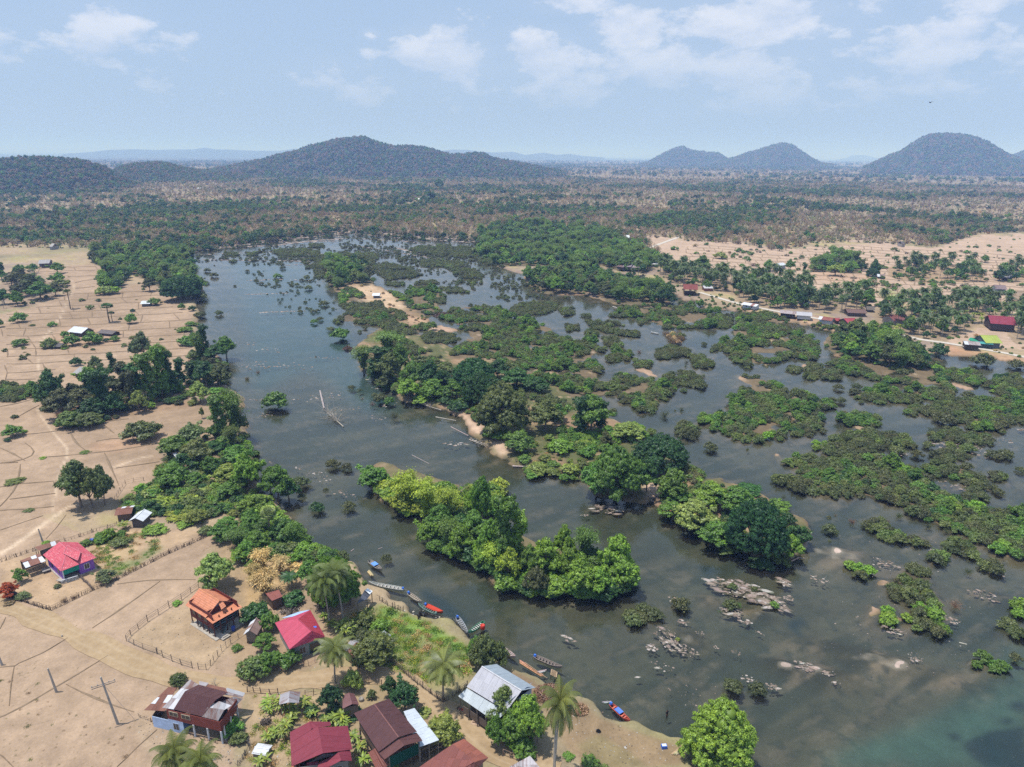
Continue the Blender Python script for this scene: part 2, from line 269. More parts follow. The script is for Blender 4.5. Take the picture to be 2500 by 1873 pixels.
FIELD_L = [(-900,640)]+poly('A',(0,420),(200,375),(320,330),(430,260),(420,220),(230,170),(170,140),(560,112),(640,125),(625,200),(630,300),(740,270),(880,215),(990,270),(1100,340),(1190,400),(1170,500),(1100,590),(1190,640),(1190,740),(1130,930),(1290,960),(1330,1160),(1000,1190),(980,1440),(720,1560),(250,1657))+poly('E',(560,150),(230,260),(0,340))+[(-900,1500)]
FIELD_N = [(-900,1500)]+poly('E',(0,330),(230,260),(560,140),(760,80),(1360,130),(1400,200),(1300,300),(1280,480),(1600,760),(1600,1100),(1500,1657))+[(500,2600),(-900,2600)]
FIELD_R = poly('U',(1960,740),(2212,745))+poly('V',(0,758),(400,785),(650,830),(850,778),(1100,770),(1400,785),(1650,800),(1900,720),(2212,700))+[(3300,560),(3300,1000)]+poly('D',(1757,640),(1280,590),(1700,420),(1500,330),(1110,350),(800,380),(620,300),(440,250),(180,180),(0,220))+poly('C',(1582,225),(1290,170),(1100,110),(1040,60))
# ------------------------------------------------------------------ materials
class NT:
    def __init__(s, name):
        s.m = bpy.data.materials.new(name); s.m.use_nodes = True; s.t = s.m.node_tree; s.t.nodes.clear()
        s.out = s.n('ShaderNodeOutputMaterial')
    def n(s, t, **k):
        x = s.t.nodes.new(t)
        for a, b in k.items(): setattr(x, a, b)
        return x
    def l(s, a, b): s.t.links.new(a, b)
    def put(s, sock, x):
        if x is None: return
        if hasattr(x, 'links'): s.l(x, sock)
        else:
            if isinstance(x, (tuple, list)) and len(x) == 3 and len(sock.default_value) == 4: x = (*x, 1)
            sock.default_value = x
    def math(s, op, a, b=None, c=None, clamp=False):
        x = s.n('ShaderNodeMath', operation=op, use_clamp=clamp)
        for i, v in enumerate((a, b, c)): s.put(x.inputs[i], v)
        return x.outputs[0]
    def noise(s, vec, scale, det=4, rough=.55, dist=0):
        x = s.n('ShaderNodeTexNoise'); s.put(x.inputs['Vector'], vec); x.inputs['Scale'].default_value = scale
        x.inputs['Detail'].default_value = det; x.inputs['Roughness'].default_value = rough; x.inputs['Distortion'].default_value = dist
        return x.outputs['Fac']
    def ramp(s, fac, *st):
        x = s.n('ShaderNodeValToRGB'); s.put(x.inputs[0], fac); e = x.color_ramp.elements
        while len(e) < len(st): e.new(0.5)
        for k, (p, c) in enumerate(st): e[k].position = p; e[k].color = (*c, 1) if isinstance(c, tuple) else (c, c, c, 1)
        return x.outputs[0]
    def mix(s, f, a, b, bt='MIX'):
        x = s.n('ShaderNodeMix', data_type='RGBA', blend_type=bt); s.put(x.inputs[0], f); s.put(x.inputs[6], a); s.put(x.inputs[7], b); return x.outputs[2]
    def pos(s): return s.n('ShaderNodeNewGeometry').outputs['Position']
    def obj(s): return s.n('ShaderNodeTexCoord').outputs['Object']
    def stretch(s, vec, sc, rot=(0, 0, 0)):
        x = s.n('ShaderNodeMapping'); s.put(x.inputs[0], vec); x.inputs['Scale'].default_value = sc; x.inputs['Rotation'].default_value = rot; return x.outputs[0]
    def bump(s, h, st, dist):
        x = s.n('ShaderNodeBump'); s.put(x.inputs['Height'], h); x.inputs['Strength'].default_value = st; x.inputs['Distance'].default_value = dist; return x.outputs[0]
    def pbr(s, col, rough=.8, nrm=None, metal=0, spec=.3):
        b = s.n('ShaderNodeBsdfPrincipled'); s.put(b.inputs['Base Color'], col); s.put(b.inputs['Roughness'], rough); b.inputs['Metallic'].default_value = metal
        b.inputs['Specular IOR Level'].default_value = spec
        if nrm is not None: s.l(nrm, b.inputs['Normal'])
        s.l(b.outputs[0], s.out.inputs[0]); return s.m
MAT = {}
def attr(t, name, kind='GEOMETRY'):
    a = t.n('ShaderNodeAttribute', attribute_name=name, attribute_type=kind); return a
def make_mats():
    # ground
    t = NT('ground'); p = t.pos(); c = attr(t, 'Col').outputs['Color']; rg = attr(t, 'Rough').outputs['Fac']
    n1 = t.noise(p, .35, 5, .6); n2 = t.noise(p, 2.6, 5, .65); n3 = t.noise(p, .06, 4)
    k = t.math('ADD', t.math('MULTIPLY', n1, .55), t.math('MULTIPLY', n2, .45))
    k = t.math('ADD', t.math('MULTIPLY', k, 1.0), t.math('MULTIPLY', n3, .35))
    k = t.math('ADD', k, .34)
    col = t.mix(1, c, t.ramp(t.math('MULTIPLY', k, .5), (.3, .48), (.5, 1.0), (.66, 1.5)), 'MULTIPLY')
    # scattered tufts and litter
    sp = t.noise(p, 1.6, 2, .5); sp2 = t.noise(p, .22, 3)
    tuft = t.math('MULTIPLY', t.math('MULTIPLY', t.math('SUBTRACT', sp, .66), 14, clamp=True), t.math('MULTIPLY', t.math('SUBTRACT', sp2, .48), 8, clamp=True))
    col = t.mix(t.math('MULTIPLY', tuft, .55), col, (.10, .085, .04))
    lit = t.math('MULTIPLY', t.math('SUBTRACT', t.noise(p, 3.1, 1, .5), .765), 30, clamp=True)
    col = t.mix(t.math('MULTIPLY', lit, .4), col, (.5, .45, .38))
    MAT['ground'] = t.pbr(col, .93, t.bump(t.math('ADD', n2, t.math('MULTIPLY', n1, 2)), .7, .12), spec=.12)
    # water
    t = NT('river_water'); p = t.pos()
    w1 = t.noise(t.stretch(p, (1.0, .42, 1), (0, 0, rad(-28))), .9, 4, .6, .4); w2 = t.noise(p, .12, 3); w3 = t.noise(t.stretch(p, (.25, .05, 1), (0, 0, rad(30))), 1, 4, .6, .8)
    rf = t.math('MULTIPLY', t.math('SUBTRACT', t.noise(t.stretch(p, (.03, .012, 1), (0, 0, rad(30))), 1, 5, .65, .5), .5), 7, clamp=True)
    w4 = t.noise(t.stretch(p, (1, .5, 1), (0, 0, rad(30))), 2.3, 3, .7)
    h = t.math('ADD', t.math('MULTIPLY', w1, t.math('MULTIPLY', w2, .9)), t.math('ADD', t.math('MULTIPLY', w3, .5), t.math('MULTIPLY', w4, t.math('MULTIPLY', rf, 1.3))))
    nr = t.bump(h, .6, .085)
    fr = t.n('ShaderNodeFresnel'); fr.inputs[0].default_value = 1.46; t.l(nr, fr.inputs[1])
    gl = t.n('ShaderNodeBsdfGlossy'); gl.inputs['Roughness'].default_value = .12; t.l(nr, gl.inputs['Normal']); gl.inputs[0].default_value = (.95, .95, .95, 1)
    tr = t.n('ShaderNodeBsdfTransparent'); tr.inputs[0].default_value = (.88, .94, .90, 1)
    df = t.n('ShaderNodeBsdfDiffuse'); t.put(df.inputs[0], t.ramp(t.noise(t.stretch(p, (.05, .016, 1), (0, 0, rad(30))), 1, 5, .62, .6), (.32, (.018, .022, .015)), (.68, (.085, .07, .048))))
    m1 = t.n('ShaderNodeMixShader'); m1.inputs[0].default_value = .16; t.l(tr.outputs[0], m1.inputs[1]); t.l(df.outputs[0], m1.inputs[2])
    m2 = t.n('ShaderNodeMixShader'); t.l(fr.outputs[0], m2.inputs[0]); t.l(m1.outputs[0], m2.inputs[1]); t.l(gl.outputs[0], m2.inputs[2])
    t.l(m2.outputs[0], t.out.inputs[0]); MAT['water'] = t.m
    # foliage (tinted per plant by the custom property / instance attribute "tint")
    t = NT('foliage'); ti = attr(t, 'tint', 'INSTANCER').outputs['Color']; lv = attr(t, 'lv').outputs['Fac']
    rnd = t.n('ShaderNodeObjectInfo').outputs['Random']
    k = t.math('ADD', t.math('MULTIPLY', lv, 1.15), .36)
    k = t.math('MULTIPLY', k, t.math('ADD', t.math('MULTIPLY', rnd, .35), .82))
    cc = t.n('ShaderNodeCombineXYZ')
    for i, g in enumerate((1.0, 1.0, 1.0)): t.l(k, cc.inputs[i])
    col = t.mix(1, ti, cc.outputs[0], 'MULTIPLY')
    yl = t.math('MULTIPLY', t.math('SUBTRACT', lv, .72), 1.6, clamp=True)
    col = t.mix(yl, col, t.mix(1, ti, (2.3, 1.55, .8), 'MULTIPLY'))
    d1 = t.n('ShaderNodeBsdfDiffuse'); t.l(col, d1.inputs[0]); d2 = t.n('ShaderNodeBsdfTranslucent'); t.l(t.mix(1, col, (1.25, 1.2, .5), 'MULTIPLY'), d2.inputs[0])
    m1 = t.n('ShaderNodeMixShader'); m1.inputs[0].default_value = .24; t.l(d1.outputs[0], m1.inputs[1]); t.l(d2.outputs[0], m1.inputs[2])
    gl = t.n('ShaderNodeBsdfGlossy'); gl.inputs['Roughness'].default_value = .5; gl.inputs[0].default_value = (.9, .95, 1, 1)
    m2 = t.n('ShaderNodeMixShader'); m2.inputs[0].default_value = .035; t.l(m1.outputs[0], m2.inputs[1]); t.l(gl.outputs[0], m2.inputs[2])
    t.l(m2.outputs[0], t.out.inputs[0]); MAT['foliage'] = t.m
    # bark and bare twigs
    t = NT('bark'); p = t.obj(); MAT['bark'] = t.pbr(t.ramp(t.noise(t.stretch(p, (3, 3, .6)), 2, 4), (.3, (.10, .075, .055)), (.7, (.27, .22, .17))), .9)
    t = NT('pale_bark'); p = t.obj(); MAT['palebark'] = t.pbr(t.ramp(t.noise(t.stretch(p, (3, 3, 1.6)), 2, 4), (.3, (.24, .2, .16)), (.7, (.46, .42, .36))), .9)
    # tinted solid materials: colour comes from custom property "tint"
    def tinted(name, rough, spec, ns, lo, hi, bst=.4, bd=.02, metal=0, stretchv=None, kind='OBJECT'):
        t = NT(name); c = attr(t, 'tint', kind).outputs['Color']; p = t.obj() if stretchv is None else t.stretch(t.obj(), stretchv)
        n = t.noise(p, ns, 5, .65)
        return t.pbr(t.mix(1, c, t.ramp(n, (.25, lo), (.75, hi)), 'MULTIPLY'), rough, t.bump(n, bst, bd), metal, spec)
    MAT['painted'] = tinted('painted_board', .7, .3, 1.3, .72, 1.15)
    MAT['wood'] = tinted('weathered_wood', .85, .2, 3, .5, 1.35, .6)
    MAT['rock'] = tinted('river_rock', .85, .3, 1.1, .4, 1.2, .8, .1, kind='INSTANCER')
    MAT['plastic'] = tinted('plastic', .35, .5, 2, .9, 1.05, .1)
    MAT['cloth'] = tinted('cloth', .9, .1, 2, .8, 1.1)
    # corrugated sheet: ribs follow u of the sheet (attribute rib, in metres), rust streaks along the slope
    t = NT('roof_sheet'); c = attr(t, 'tint', 'OBJECT').outputs['Color']; ru = attr(t, 'rust', 'OBJECT').outputs['Fac']
    rb = attr(t, 'rib').outputs['Vector']; sx = t.n('ShaderNodeSeparateXYZ'); t.l(rb, sx.inputs[0])
    wave = t.math('SINE', t.math('MULTIPLY', sx.outputs[0], 2*math.pi/.19))
    st = t.noise(t.stretch(rb, (2.6, .35, 1)), 1.5, 5, .65); bl = t.noise(rb, .8, 5, .6)
    k = t.math('ADD', t.math('MULTIPLY', st, .6), t.math('MULTIPLY', bl, .4))
    rm = t.math('MULTIPLY', t.math('SUBTRACT', t.math('ADD', k, t.math('MULTIPLY', ru, .42)), .62), 6, clamp=True)
    col = t.mix(1, c, t.ramp(k, (.25, .74), (.75, 1.18)), 'MULTIPLY')
    rib = t.math('ADD', .93, t.math('MULTIPLY', wave, .07))
    col = t.mix(t.math('MULTIPLY', rm, .85), col, t.ramp(st, (.3, (.075, .03, .022)), (.7, (.22, .085, .05))))
    MAT['sheet'] = t.pbr(col, .55, t.bump(wave, .9, .03), 0, .35)
    t = NT('roof_tile'); c = attr(t, 'tint', 'OBJECT').outputs['Color']; rb = attr(t, 'rib').outputs['Vector']
    wv = t.n('ShaderNodeTexVoronoi'); t.l(t.stretch(rb, (1, .6, 1)), wv.inputs['Vector']); wv.inputs['Scale'].default_value = 3.0
    ru = attr(t, 'rust', 'OBJECT').outputs['Fac']
    fl = t.math('MULTIPLY', t.math('SUBTRACT', .30, wv.outputs['Distance']), 9, clamp=True)
    sx = t.n('ShaderNodeSeparateXYZ'); t.l(rb, sx.inputs[0])
    row = t.math('SINE', t.math('MULTIPLY', sx.outputs[1], 2*math.pi/.35)); rw = t.math('SINE', t.math('MULTIPLY', sx.outputs[0], 2*math.pi/.25))
    n = t.noise(rb, 1.2, 4)
    col = t.mix(1, c, t.ramp(n, (.3, .85), (.7, 1.12)), 'MULTIPLY'); col = t.mix(t.math('MULTIPLY', fl, ru), col, (.75, .42, .42))
    MAT['tile'] = t.pbr(col, .6, t.bump(t.math('ADD', row, rw), .6, .025), 0, .35)
    t = NT('window_glass'); MAT['glass'] = t.pbr((.02, .025, .03), .12, None, 0, .6)
    t = NT('concrete'); p = t.pos(); n = t.noise(p, 1.5, 5, .6); MAT['concrete'] = t.pbr(t.ramp(n, (.3, (.30, .27, .23)), (.7, (.44, .40, .35))), .85, t.bump(n, .3, .02))
    t = NT('dirt_road'); p = t.pos(); n = t.noise(p, .9, 6, .65); n2 = t.noise(p, .12, 4); rb = attr(t, 'rib').outputs['Vector']; sx = t.n('ShaderNodeSeparateXYZ'); t.l(rb, sx.inputs[0])
    ax = t.math('ABSOLUTE', sx.outputs[0]); tr_ = t.math('ABSOLUTE', t.math('SUBTRACT', ax, .42)); tk = t.math('MULTIPLY', t.math('SUBTRACT', .2, tr_), 3.5, clamp=True)
    c1 = t.ramp(t.math('ADD', t.math('MULTIPLY', n, .6), t.math('MULTIPLY', n2, .4)), (.3, (.25, .175, .10)), (.7, (.42, .31, .19)))
    MAT['dirt'] = t.pbr(t.mix(t.math('MULTIPLY', tk, .25), c1, (.50, .41, .29)), .93, t.bump(n, .6, .06), 0, .1)
    t = NT('path_road'); p = t.pos(); n = t.noise(p, .8, 5, .6); MAT['paleroad'] = t.pbr(t.ramp(n, (.3, (.42, .37, .31)), (.7, (.54, .49, .43))), .9)
    t = NT('bund_soil'); p = t.pos(); n = t.noise(p, .8, 5, .65); MAT['bund'] = t.pbr(t.ramp(n, (.3, (.17, .125, .08)), (.7, (.28, .205, .14))), .95, t.bump(n, .9, .1), 0, .1)
    t = NT('hill_forest'); p = t.pos(); n = t.noise(p, .03, 6, .7); MAT['hill'] = t.pbr(t.ramp(n, (.3, (.035, .045, .03)), (.7, (.10, .095, .06))), .95, t.bump(n, 1, 6), 0, .1)
    t = NT('far_hill'); p = t.pos(); n = t.noise(p, .004, 5, .7); MAT['farhill'] = t.pbr(t.ramp(n, (.3, (.05, .06, .05)), (.7, (.09, .09, .07))), .95, None, 0, .1)
    t = NT('haze'); t.out; v = t.n('ShaderNodeVolumePrincipled'); v.inputs['Color'].default_value = (.32, .50, .95, 1); v.inputs['Absorption Color'].default_value = (.72, .8, .9, 1); v.inputs['Density'].default_value = HAZE; v.inputs['Anisotropy'].default_value = .0
    t.l(v.outputs[0], t.out.inputs['Volume']); MAT['haze'] = t.m
HAZE = 1.75e-4
make_mats()
# ------------------------------------------------------------------ object helpers
def setp(o, label=None, cat=None, group=None, kind=None, tint=None, rust=None):
    if label: o['label'] = label
    if cat: o['category'] = cat
    if group: o['group'] = group
    if kind: o['kind'] = kind
    if tint is not None: o['tint'] = [float(c) for c in tint]
    if rust is not None: o['rust'] = float(rust)
    return o
def mesh(name, V, F, mat, smooth=False, attrs=None):
    me = bpy.data.meshes.new(name)
    V = np.asarray(V, np.float32)
    if isinstance(F, np.ndarray):
        nf, k = F.shape
        me.vertices.add(len(V)); me.vertices.foreach_set('co', V.ravel())
        me.loops.add(nf*k); me.loops.foreach_set('vertex_index', F.astype(np.int32).ravel())
        me.polygons.add(nf); me.polygons.foreach_set('loop_start', np.arange(0, nf*k, k, dtype=np.int32))
        me.update(calc_edges=True)
    else: me.from_pydata([tuple(map(float, v)) for v in V], [], F); me.update()
    if mat is not None: me.materials.append(MAT[mat] if isinstance(mat, str) else mat)
    if smooth: me.polygons.foreach_set('use_smooth', np.ones(len(me.polygons), bool))
    for nm, (ty, dom, arr) in (attrs or {}).items():
        a = me.attributes.new(nm, ty, dom); key = {'FLOAT': 'value', 'FLOAT_COLOR': 'color', 'FLOAT_VECTOR': 'vector', 'INT': 'value'}[ty]
        a.data.foreach_set(key, np.asarray(arr, np.float32 if ty != 'INT' else np.int32).ravel())
    return me
def link(name, data, parent=None, loc=(0, 0, 0), rz=0, sc=None):
    o = bpy.data.objects.new(name, data); COL.objects.link(o)
    o.location = loc; o.rotation_euler = (0, 0, rz)
    if sc is not None: o.scale = sc if hasattr(sc, '__len__') else (sc, sc, sc)
    if parent is not None: o.parent = parent
    return o
def root(name, loc, label, cat, group=None, rz=0):
    o = link(name, None, None, loc, rz); o.empty_display_size = .5; return setp(o, label, cat, group)
# ------------------------------------------------------------------ terrain
def build_terrain():
    hb = 936.5-FPX*math.tan(PITCH)
    off = np.concatenate([[2.3, 2.7, 3.2, 3.8, 4.5, 5.3, 6.2, 7.2, 8.3, 9.5], np.arange(10.8, 60, 1.3), np.arange(60, 300, 2.0), np.arange(300, 1800, 3.6)])
    B = hb+off; A = np.arange(-620, 3130, 6.5)
    a, b = np.meshgrid(A, B)
    d = F0[:, None]*FPX + R0[:, None]*(a.ravel()-1250) - U0[:, None]*(b.ravel()-936.5)
    k = -CH/d[2]; X = (d[0]*k).reshape(a.shape); Y = (d[1]*k).reshape(a.shape)
    global GRID
    D = np.hypot(X, Y); sc = FPX/np.hypot(D, CH)          # px per metre
    U, V = xyz2uv(X, Y, 0)
    wn = (fbm(X/3.2, Y/3.2, 5, 3)-.5)*2; wm = (fbm(X/3.2, Y/3.2, 9, 3)-.5)*2; wb = (fbm(X/14, Y/14, 21, 2)-.5)*3
    Uw = U+(wn*2.6+wb*1.2)*sc; Vw = V+(wm*1.7+wb*.7)*sc*.6
    land = inpoly(Uw, Vw, LAND_LEFT) | inpoly(Uw, Vw, LAND_FAR)
    h = np.where(land, 1.0, -9.0)
    for P, hh in ISL:
        m = inpoly(Uw, Vw, P); h = np.where(m & (hh > h), hh, h)
    dry = h > -5
    f = dry.astype(float)
    def blur(x, n, ax):
        for _ in range(n):
            x = (np.roll(x, 1, ax)+2*x+np.roll(x, -1, ax))/4
        return x
    near = blur(blur(f, 40, 0), 30, 1)
    bed = -.25-1.3*(1-near)**2*1.0-.5*(fbm(X/9, Y/9, 31, 4)-.5)
    rap = ((V < 712) & (V > 505)).astype(float)*np.clip((712-V)/140, 0, 1)
    rr = fbm(X/4.5, Y/9, 41, 4)
    bed = np.where(rap > 0, np.maximum(bed, -.5*(1-rap)-.25+np.clip((rr-.56)*6, -1, 1)*.45*rap), bed)
    rap2 = np.zeros_like(h)
    for cx, cy, rx, ry, ang in [(1850,1455,85,26,.32),(1680,1555,60,32,.45),(1735,1460,38,16,.3),(2150,1610,260,30,.25),(2050,1350,130,30,.2),(1484,1245,38,14,.05),(2010,1640,110,30,.2),(2440,1460,80,24,.3),(1850,1495,50,18,.2),(1910,1620,60,20,.2)]:
        du, dv = U-cx, V-cy; ca, sa = math.cos(ang), math.sin(ang)
        q = ((du*ca+dv*sa)/rx)**2+((-du*sa+dv*ca)/ry)**2
        rap2 = np.maximum(rap2, np.exp(-q*.9))
    r2 = fbm(X/2.2, Y/2.2, 43, 4)
    bed = bed+rap2*np.clip(.10-bed, 0, 9)*.93+np.clip((r2-.56)*5, -.5, 1)*.28*(rap2 > .25)*rap2
    h = np.where(dry, h, bed)
    h = blur(blur(h, 1, 0), 1, 1)
    far = np.clip((D-500)/600, 0, 1)
    h = h+np.where(f > .5, (fbm(X/7, Y/7, 3, 3)-.5)*.25+far*4*fbm(X/160, Y/160, 8, 3)*(V < 560), 0)
    # colours
    U2, V2 = xyz2uv(X, Y, h)
    n1 = fbm(X/11, Y/11, 61, 4); n2 = fbm(X/45, Y/45, 62, 4); n3 = fbm(X/2.5, Y/2.5, 63, 3)
    def C(c): return np.broadcast_to(np.array(c, float), h.shape+(3,)).copy()
    def mixc(c0, c1, w): return c0*(1-w[..., None])+np.asarray(c1)*w[..., None]
    farw = np.clip((D-800)/900, 0, 1)
    woods = mixc(C((.33, .25, .16)), (.25, .19, .15), np.clip((n2-.45)*4, 0, 1)); woods = mixc(woods, (.36, .31, .13), np.clip((n1-.55)*5, 0, 1)*.7); woods = mixc(woods, (.15, .15, .075), np.clip((fbm(X/70, Y/70, 64, 3)-.54)*6, 0, 1)*.5); woods = mixc(woods, (.17, .14, .10), farw*.62)
    col = woods
    soil = mixc(C((.295, .21, .142)), (.36, .26, .18), n1); soil = mixc(soil, (.225, .158, .10), np.clip((n2-.45)*3, 0, 1)*.7)
    fw = (n3-.5)*8
    fl = inpoly(U2+fw, V2, FIELD_L) | inpoly(U2+fw, V2+fw, FIELD_N); fr_ = inpoly(U2+fw*2+(n1-.5)*60, V2+fw*.5+(n2-.5)*34*(V2 < 640), FIELD_R)
    col = np.where((fl)[..., None], soil, col)
    col = np.where(fr_[..., None], mixc(soil, (.46, .335, .25), np.full(h.shape, .6)), col)
    # river banks of the village: darker litter, gardens, grass
    def area(P, c, w=.8, jit=10, feather=None):
        nonlocal col
        m = inpoly(U2+(n3-.5)*jit*2, V2+(n1-.5)*jit*2, P).astype(float)
        m = blur(blur(m, 2, 0), 2, 1)*w
        cc = np.asarray(c)*(.75+.5*n3[..., None])
        col = col*(1-m[..., None])+cc*m[..., None]
    area(poly('E',(0,330),(220,270),(560,170),(900,110),(1360,130),(900,330),(620,500),(330,640),(140,570),(0,530)), (.37,.26,.16), .75)
    area(poly('E',(560,170),(900,130),(900,280),(700,330),(640,250)), (.40,.29,.16), .6)
    area(poly('E',(680,360),(880,300),(1020,180),(1060,230),(940,330),(760,420)), (.13,.16,.06), .8)
    area(poly('E',(820,830),(1240,560),(1600,800),(1340,1020),(1040,930)), (.36,.265,.165), .7)
    area(poly('E',(1360,130),(1676,0),(1676,1090),(1560,1050),(1500,860),(1280,480),(1420,330),(1400,200)), (.28,.2,.12), .85)
    area(poly('F',(0,0),(340,100),(560,290),(740,420),(700,660),(560,760),(640,900),(400,1040),(0,1080)), (.29,.205,.135), .9)
    area(poly('F',(0,330),(130,210),(320,300),(420,300),(300,500),(0,640)), (.36,.25,.12), .7)
    area(poly('F',(660,660),(870,590),(1000,650),(1200,700),(1400,830),(1480,900),(1460,1080),(1200,1180),(1000,1040),(760,960),(640,780)), (.24,.21,.10), .95)
    area(poly('F',(860,595),(1000,650),(1240,760),(1420,870),(1480,920),(1380,930),(1200,840),(1000,780),(850,700)), (.15,.24,.05), .9)
    area(poly('F',(760,720),(1100,800),(1240,900),(1100,1010),(960,980),(760,880)), (.11,.16,.05), .55)
    area(poly('F',(0,1120),(460,1180),(900,1100),(1180,1280),(1500,1657),(0,1657)), (.30,.215,.135), .7)
    area(poly('F',(60,1170),(620,1260),(740,1657),(0,1657)), (.33,.24,.15), .5)
    area(poly('G',(300,1240),(620,1230),(700,1340),(860,1400),(1240,1540),(1240,1657),(640,1657),(500,1540),(420,1400)), (.23,.16,.095), .85)
    area(poly('G',(560,1500),(700,1430),(900,1560),(1000,1657),(700,1657)), (.17,.15,.07), .5)
    area(poly('G',(0,1000),(150,1040),(320,1130),(560,1230),(500,1290),(250,1220),(60,1080)), (.20,.135,.085), .9)
    area(poly('E',(900,1300),(1020,1380),(1500,1520),(1600,1657),(1000,1657),(880,1420)), (.33,.25,.17), .6)
    area(poly('A',(250,930),(430,880),(1290,960),(1150,1000),(700,1050),(400,1130)), (.24,.16,.10), .8)
    area(poly('A',(540,1210),(760,1170),(1000,1170),(1010,1200),(760,1250),(560,1260)), (.36,.23,.15), .7)
    area(poly('A',(700,1560),(1000,1430),(1000,1190),(1330,1160),(1400,900),(1582,1000),(1582,1657),(700,1657)), (.22,.165,.10), .9)
    area(poly('A',(380,1570),(620,1560),(620,1640),(400,1640)), (.24,.17,.11), .8)
    area(poly('A',(380,520),(520,500),(740,540),(740,600),(520,640),(260,620)), (.34,.22,.14), .6)
    area(poly('D',(860,275),(930,265),(1010,300),(960,330),(890,320)), (.25,.27,.10), .9, 4)
    area(poly('D',(1270,600),(1400,640),(1757,690),(1757,725),(1600,690),(1300,670)), (.38,.215,.13), .9, 4)
    area(poly('D',(420,120),(820,190),(860,250),(600,240),(440,190)), (.40,.255,.165), .5, 4)
    area(poly('C',(1060,300),(1582,380),(1582,400),(1330,385),(1290,345),(1180,330)), (.25,.19,.12), .8, 4)
    area(poly('D',(180,410),(500,430),(640,500),(560,520),(440,490),(260,450)), (.36,.235,.155), .8, 4)
    for pts, w_ in [(poly('A',(440,215),(455,255),(370,440))+poly('A',(250,590),(235,760),(270,830)),3),(poly('A',(225,980),(245,1040),(330,1150),(410,1240),(415,1290),(370,1370),(330,1560),(330,1657)),4),(poly('E',(0,275),(60,240),(250,110),(400,0)),6),
                    (poly('A',(330,1657),(420,1600),(620,1560)),4),(poly('E',(0,270),(100,210),(300,60)),4),(poly('A',(700,1360),(860,1300),(930,1290)),3)]:
        m = np.clip(1-segdist(U2, V2, pts)/w_, 0, 1)*.6; col = mixc(col, (.55, .43, .31), m)
    shore = (V2 < 600)*np.clip(blur(blur((f < .5).astype(float), 8, 0), 8, 1)*4, 0, 1)*(f > .5); col = mixc(col, (.15, .12, .10), np.clip(shore*1.6, 0, 1)*.92)
    # planted zones: leaf litter ground
    for P, kind, wh in ZONES:
        m = inpoly(U2, V2, P)
        c = {'bush': (.115,.088,.058), 'mix': (.15,.112,.068), 'shrub': (.14,.12,.05), 'dry': (.3,.2,.13), 'wood': (.13,.105,.06), 'wood2': (.27,.2,.14), 'palms': (.27,.2,.13), 'palms2': (.3,.21,.13), 'bank': (.33,.22,.14)}[kind]
        m = m & (n3 < .78) if kind in ('mix', 'bush') else m
        col = np.where(m[..., None], np.asarray(c)*(.7+.6*n3[..., None]), col)
    isl_ = np.zeros(h.shape, bool)
    for P, hh in ISL: isl_ |= inpoly(Uw, Vw, P)
    isl_ &= ~land
    plain = isl_.copy()
    for P, kind, wh in ZONES: plain &= ~inpoly(U2, V2, P)
    islc = mixc(C((.25, .165, .10)), (.10, .105, .045), np.clip((n1-.36)*5, 0, 1)); islc = mixc(islc, (.34, .24, .155), np.clip((n3-.6)*4, 0, 1))
    nri = np.clip((V2-1120)/60, 0, 1)*(U2 < 1560); islc = mixc(islc, (.13, .11, .06), nri*.85)
    col = np.where(plain[..., None], islc, col)
    area(poly('B',(570,290),(640,245),(760,240),(880,280),(960,350),(1000,380),(960,400),(820,400),(740,340),(640,300)), (.52,.38,.25), .95, 5)
    area(poly('B',(960,420),(1130,450),(1150,480),(1000,490)), (.42,.28,.18), .9, 5)
    for s_ in SAND: area(s_, (.52,.37,.27), .95, 2)
    # bank faces and river bed
    slope = (h > -.02) & (h < .62) & ~inpoly(U2, V2, SAND[0])
    edge = np.clip((.75-h)/.5, 0, 1)*(h > -.15)*(f > .5)
    inz = np.zeros(h.shape, bool)
    for P, kind, wh in ZONES: inz |= inpoly(U2, V2, P)
    col = mixc(col, (.25, .155, .10), np.where(inz, 0, edge*.55))
    deep = np.clip((-h-.35)/1.0, 0, 1)
    streak = fbm((X*.87+Y*.5)/26, (Y*.87-X*.5)/6, 71, 4); streak2 = fbm((X*.87+Y*.5)/9, (Y*.87-X*.5)/2.5, 75, 4)
    bc = mixc(C((.135, .108, .068)), (.038, .040, .023), np.clip((streak-.40)*5, 0, 1)); bc = mixc(bc, (.28, .20, .145), np.clip((streak2-.55)*6, 0, 1)*.75)
    bc = mixc(bc, (.035, .04, .03), np.clip((fbm(X/1.6, Y/1.6, 77, 3)-.55)*6, 0, 1)*.7)
    bc = mixc(bc, (.06, .075, .06), deep*.55)
    dp = blur(blur((inpoly(U2+(n2-.5)*160+(n1-.5)*60, V2+(n1-.5)*60, poly('H',(1862,840),(1700,1090),(1480,1220),(1280,1330),(1000,1440),(700,1560),(560,1657),(1862,1657)))).astype(float), 60, 0), 40, 1)
    bc = mixc(bc, (.06, .125, .105), dp*.9)
    for P in (poly('H',(1470,1500),(1560,1450),(1740,1410),(1862,1400),(1900,1700),(1600,1657),(1500,1580)), poly('H',(1370,1440),(1440,1440),(1450,1480),(1390,1480)), poly('H',(1770,1240),(1862,1220),(1862,1290),(1780,1290)), poly('H',(1700,1350),(1780,1340),(1790,1380),(1720,1380)),
              poly('H',(310,710),(400,690),(470,720),(400,760),(430,800),(400,820),(330,760)), poly('F',(1120,480),(1240,530),(1360,620),(1440,700),(1400,760),(1280,660),(1150,570)), poly('G',(1320,350),(1400,340),(1480,380),(1400,420))):
        m = blur(blur(inpoly(U2+(n3-.5)*14, V2+(n3-.5)*10, P).astype(float), 3, 0), 3, 1); bc = mixc(bc, (.012, .035, .045), m*.9)
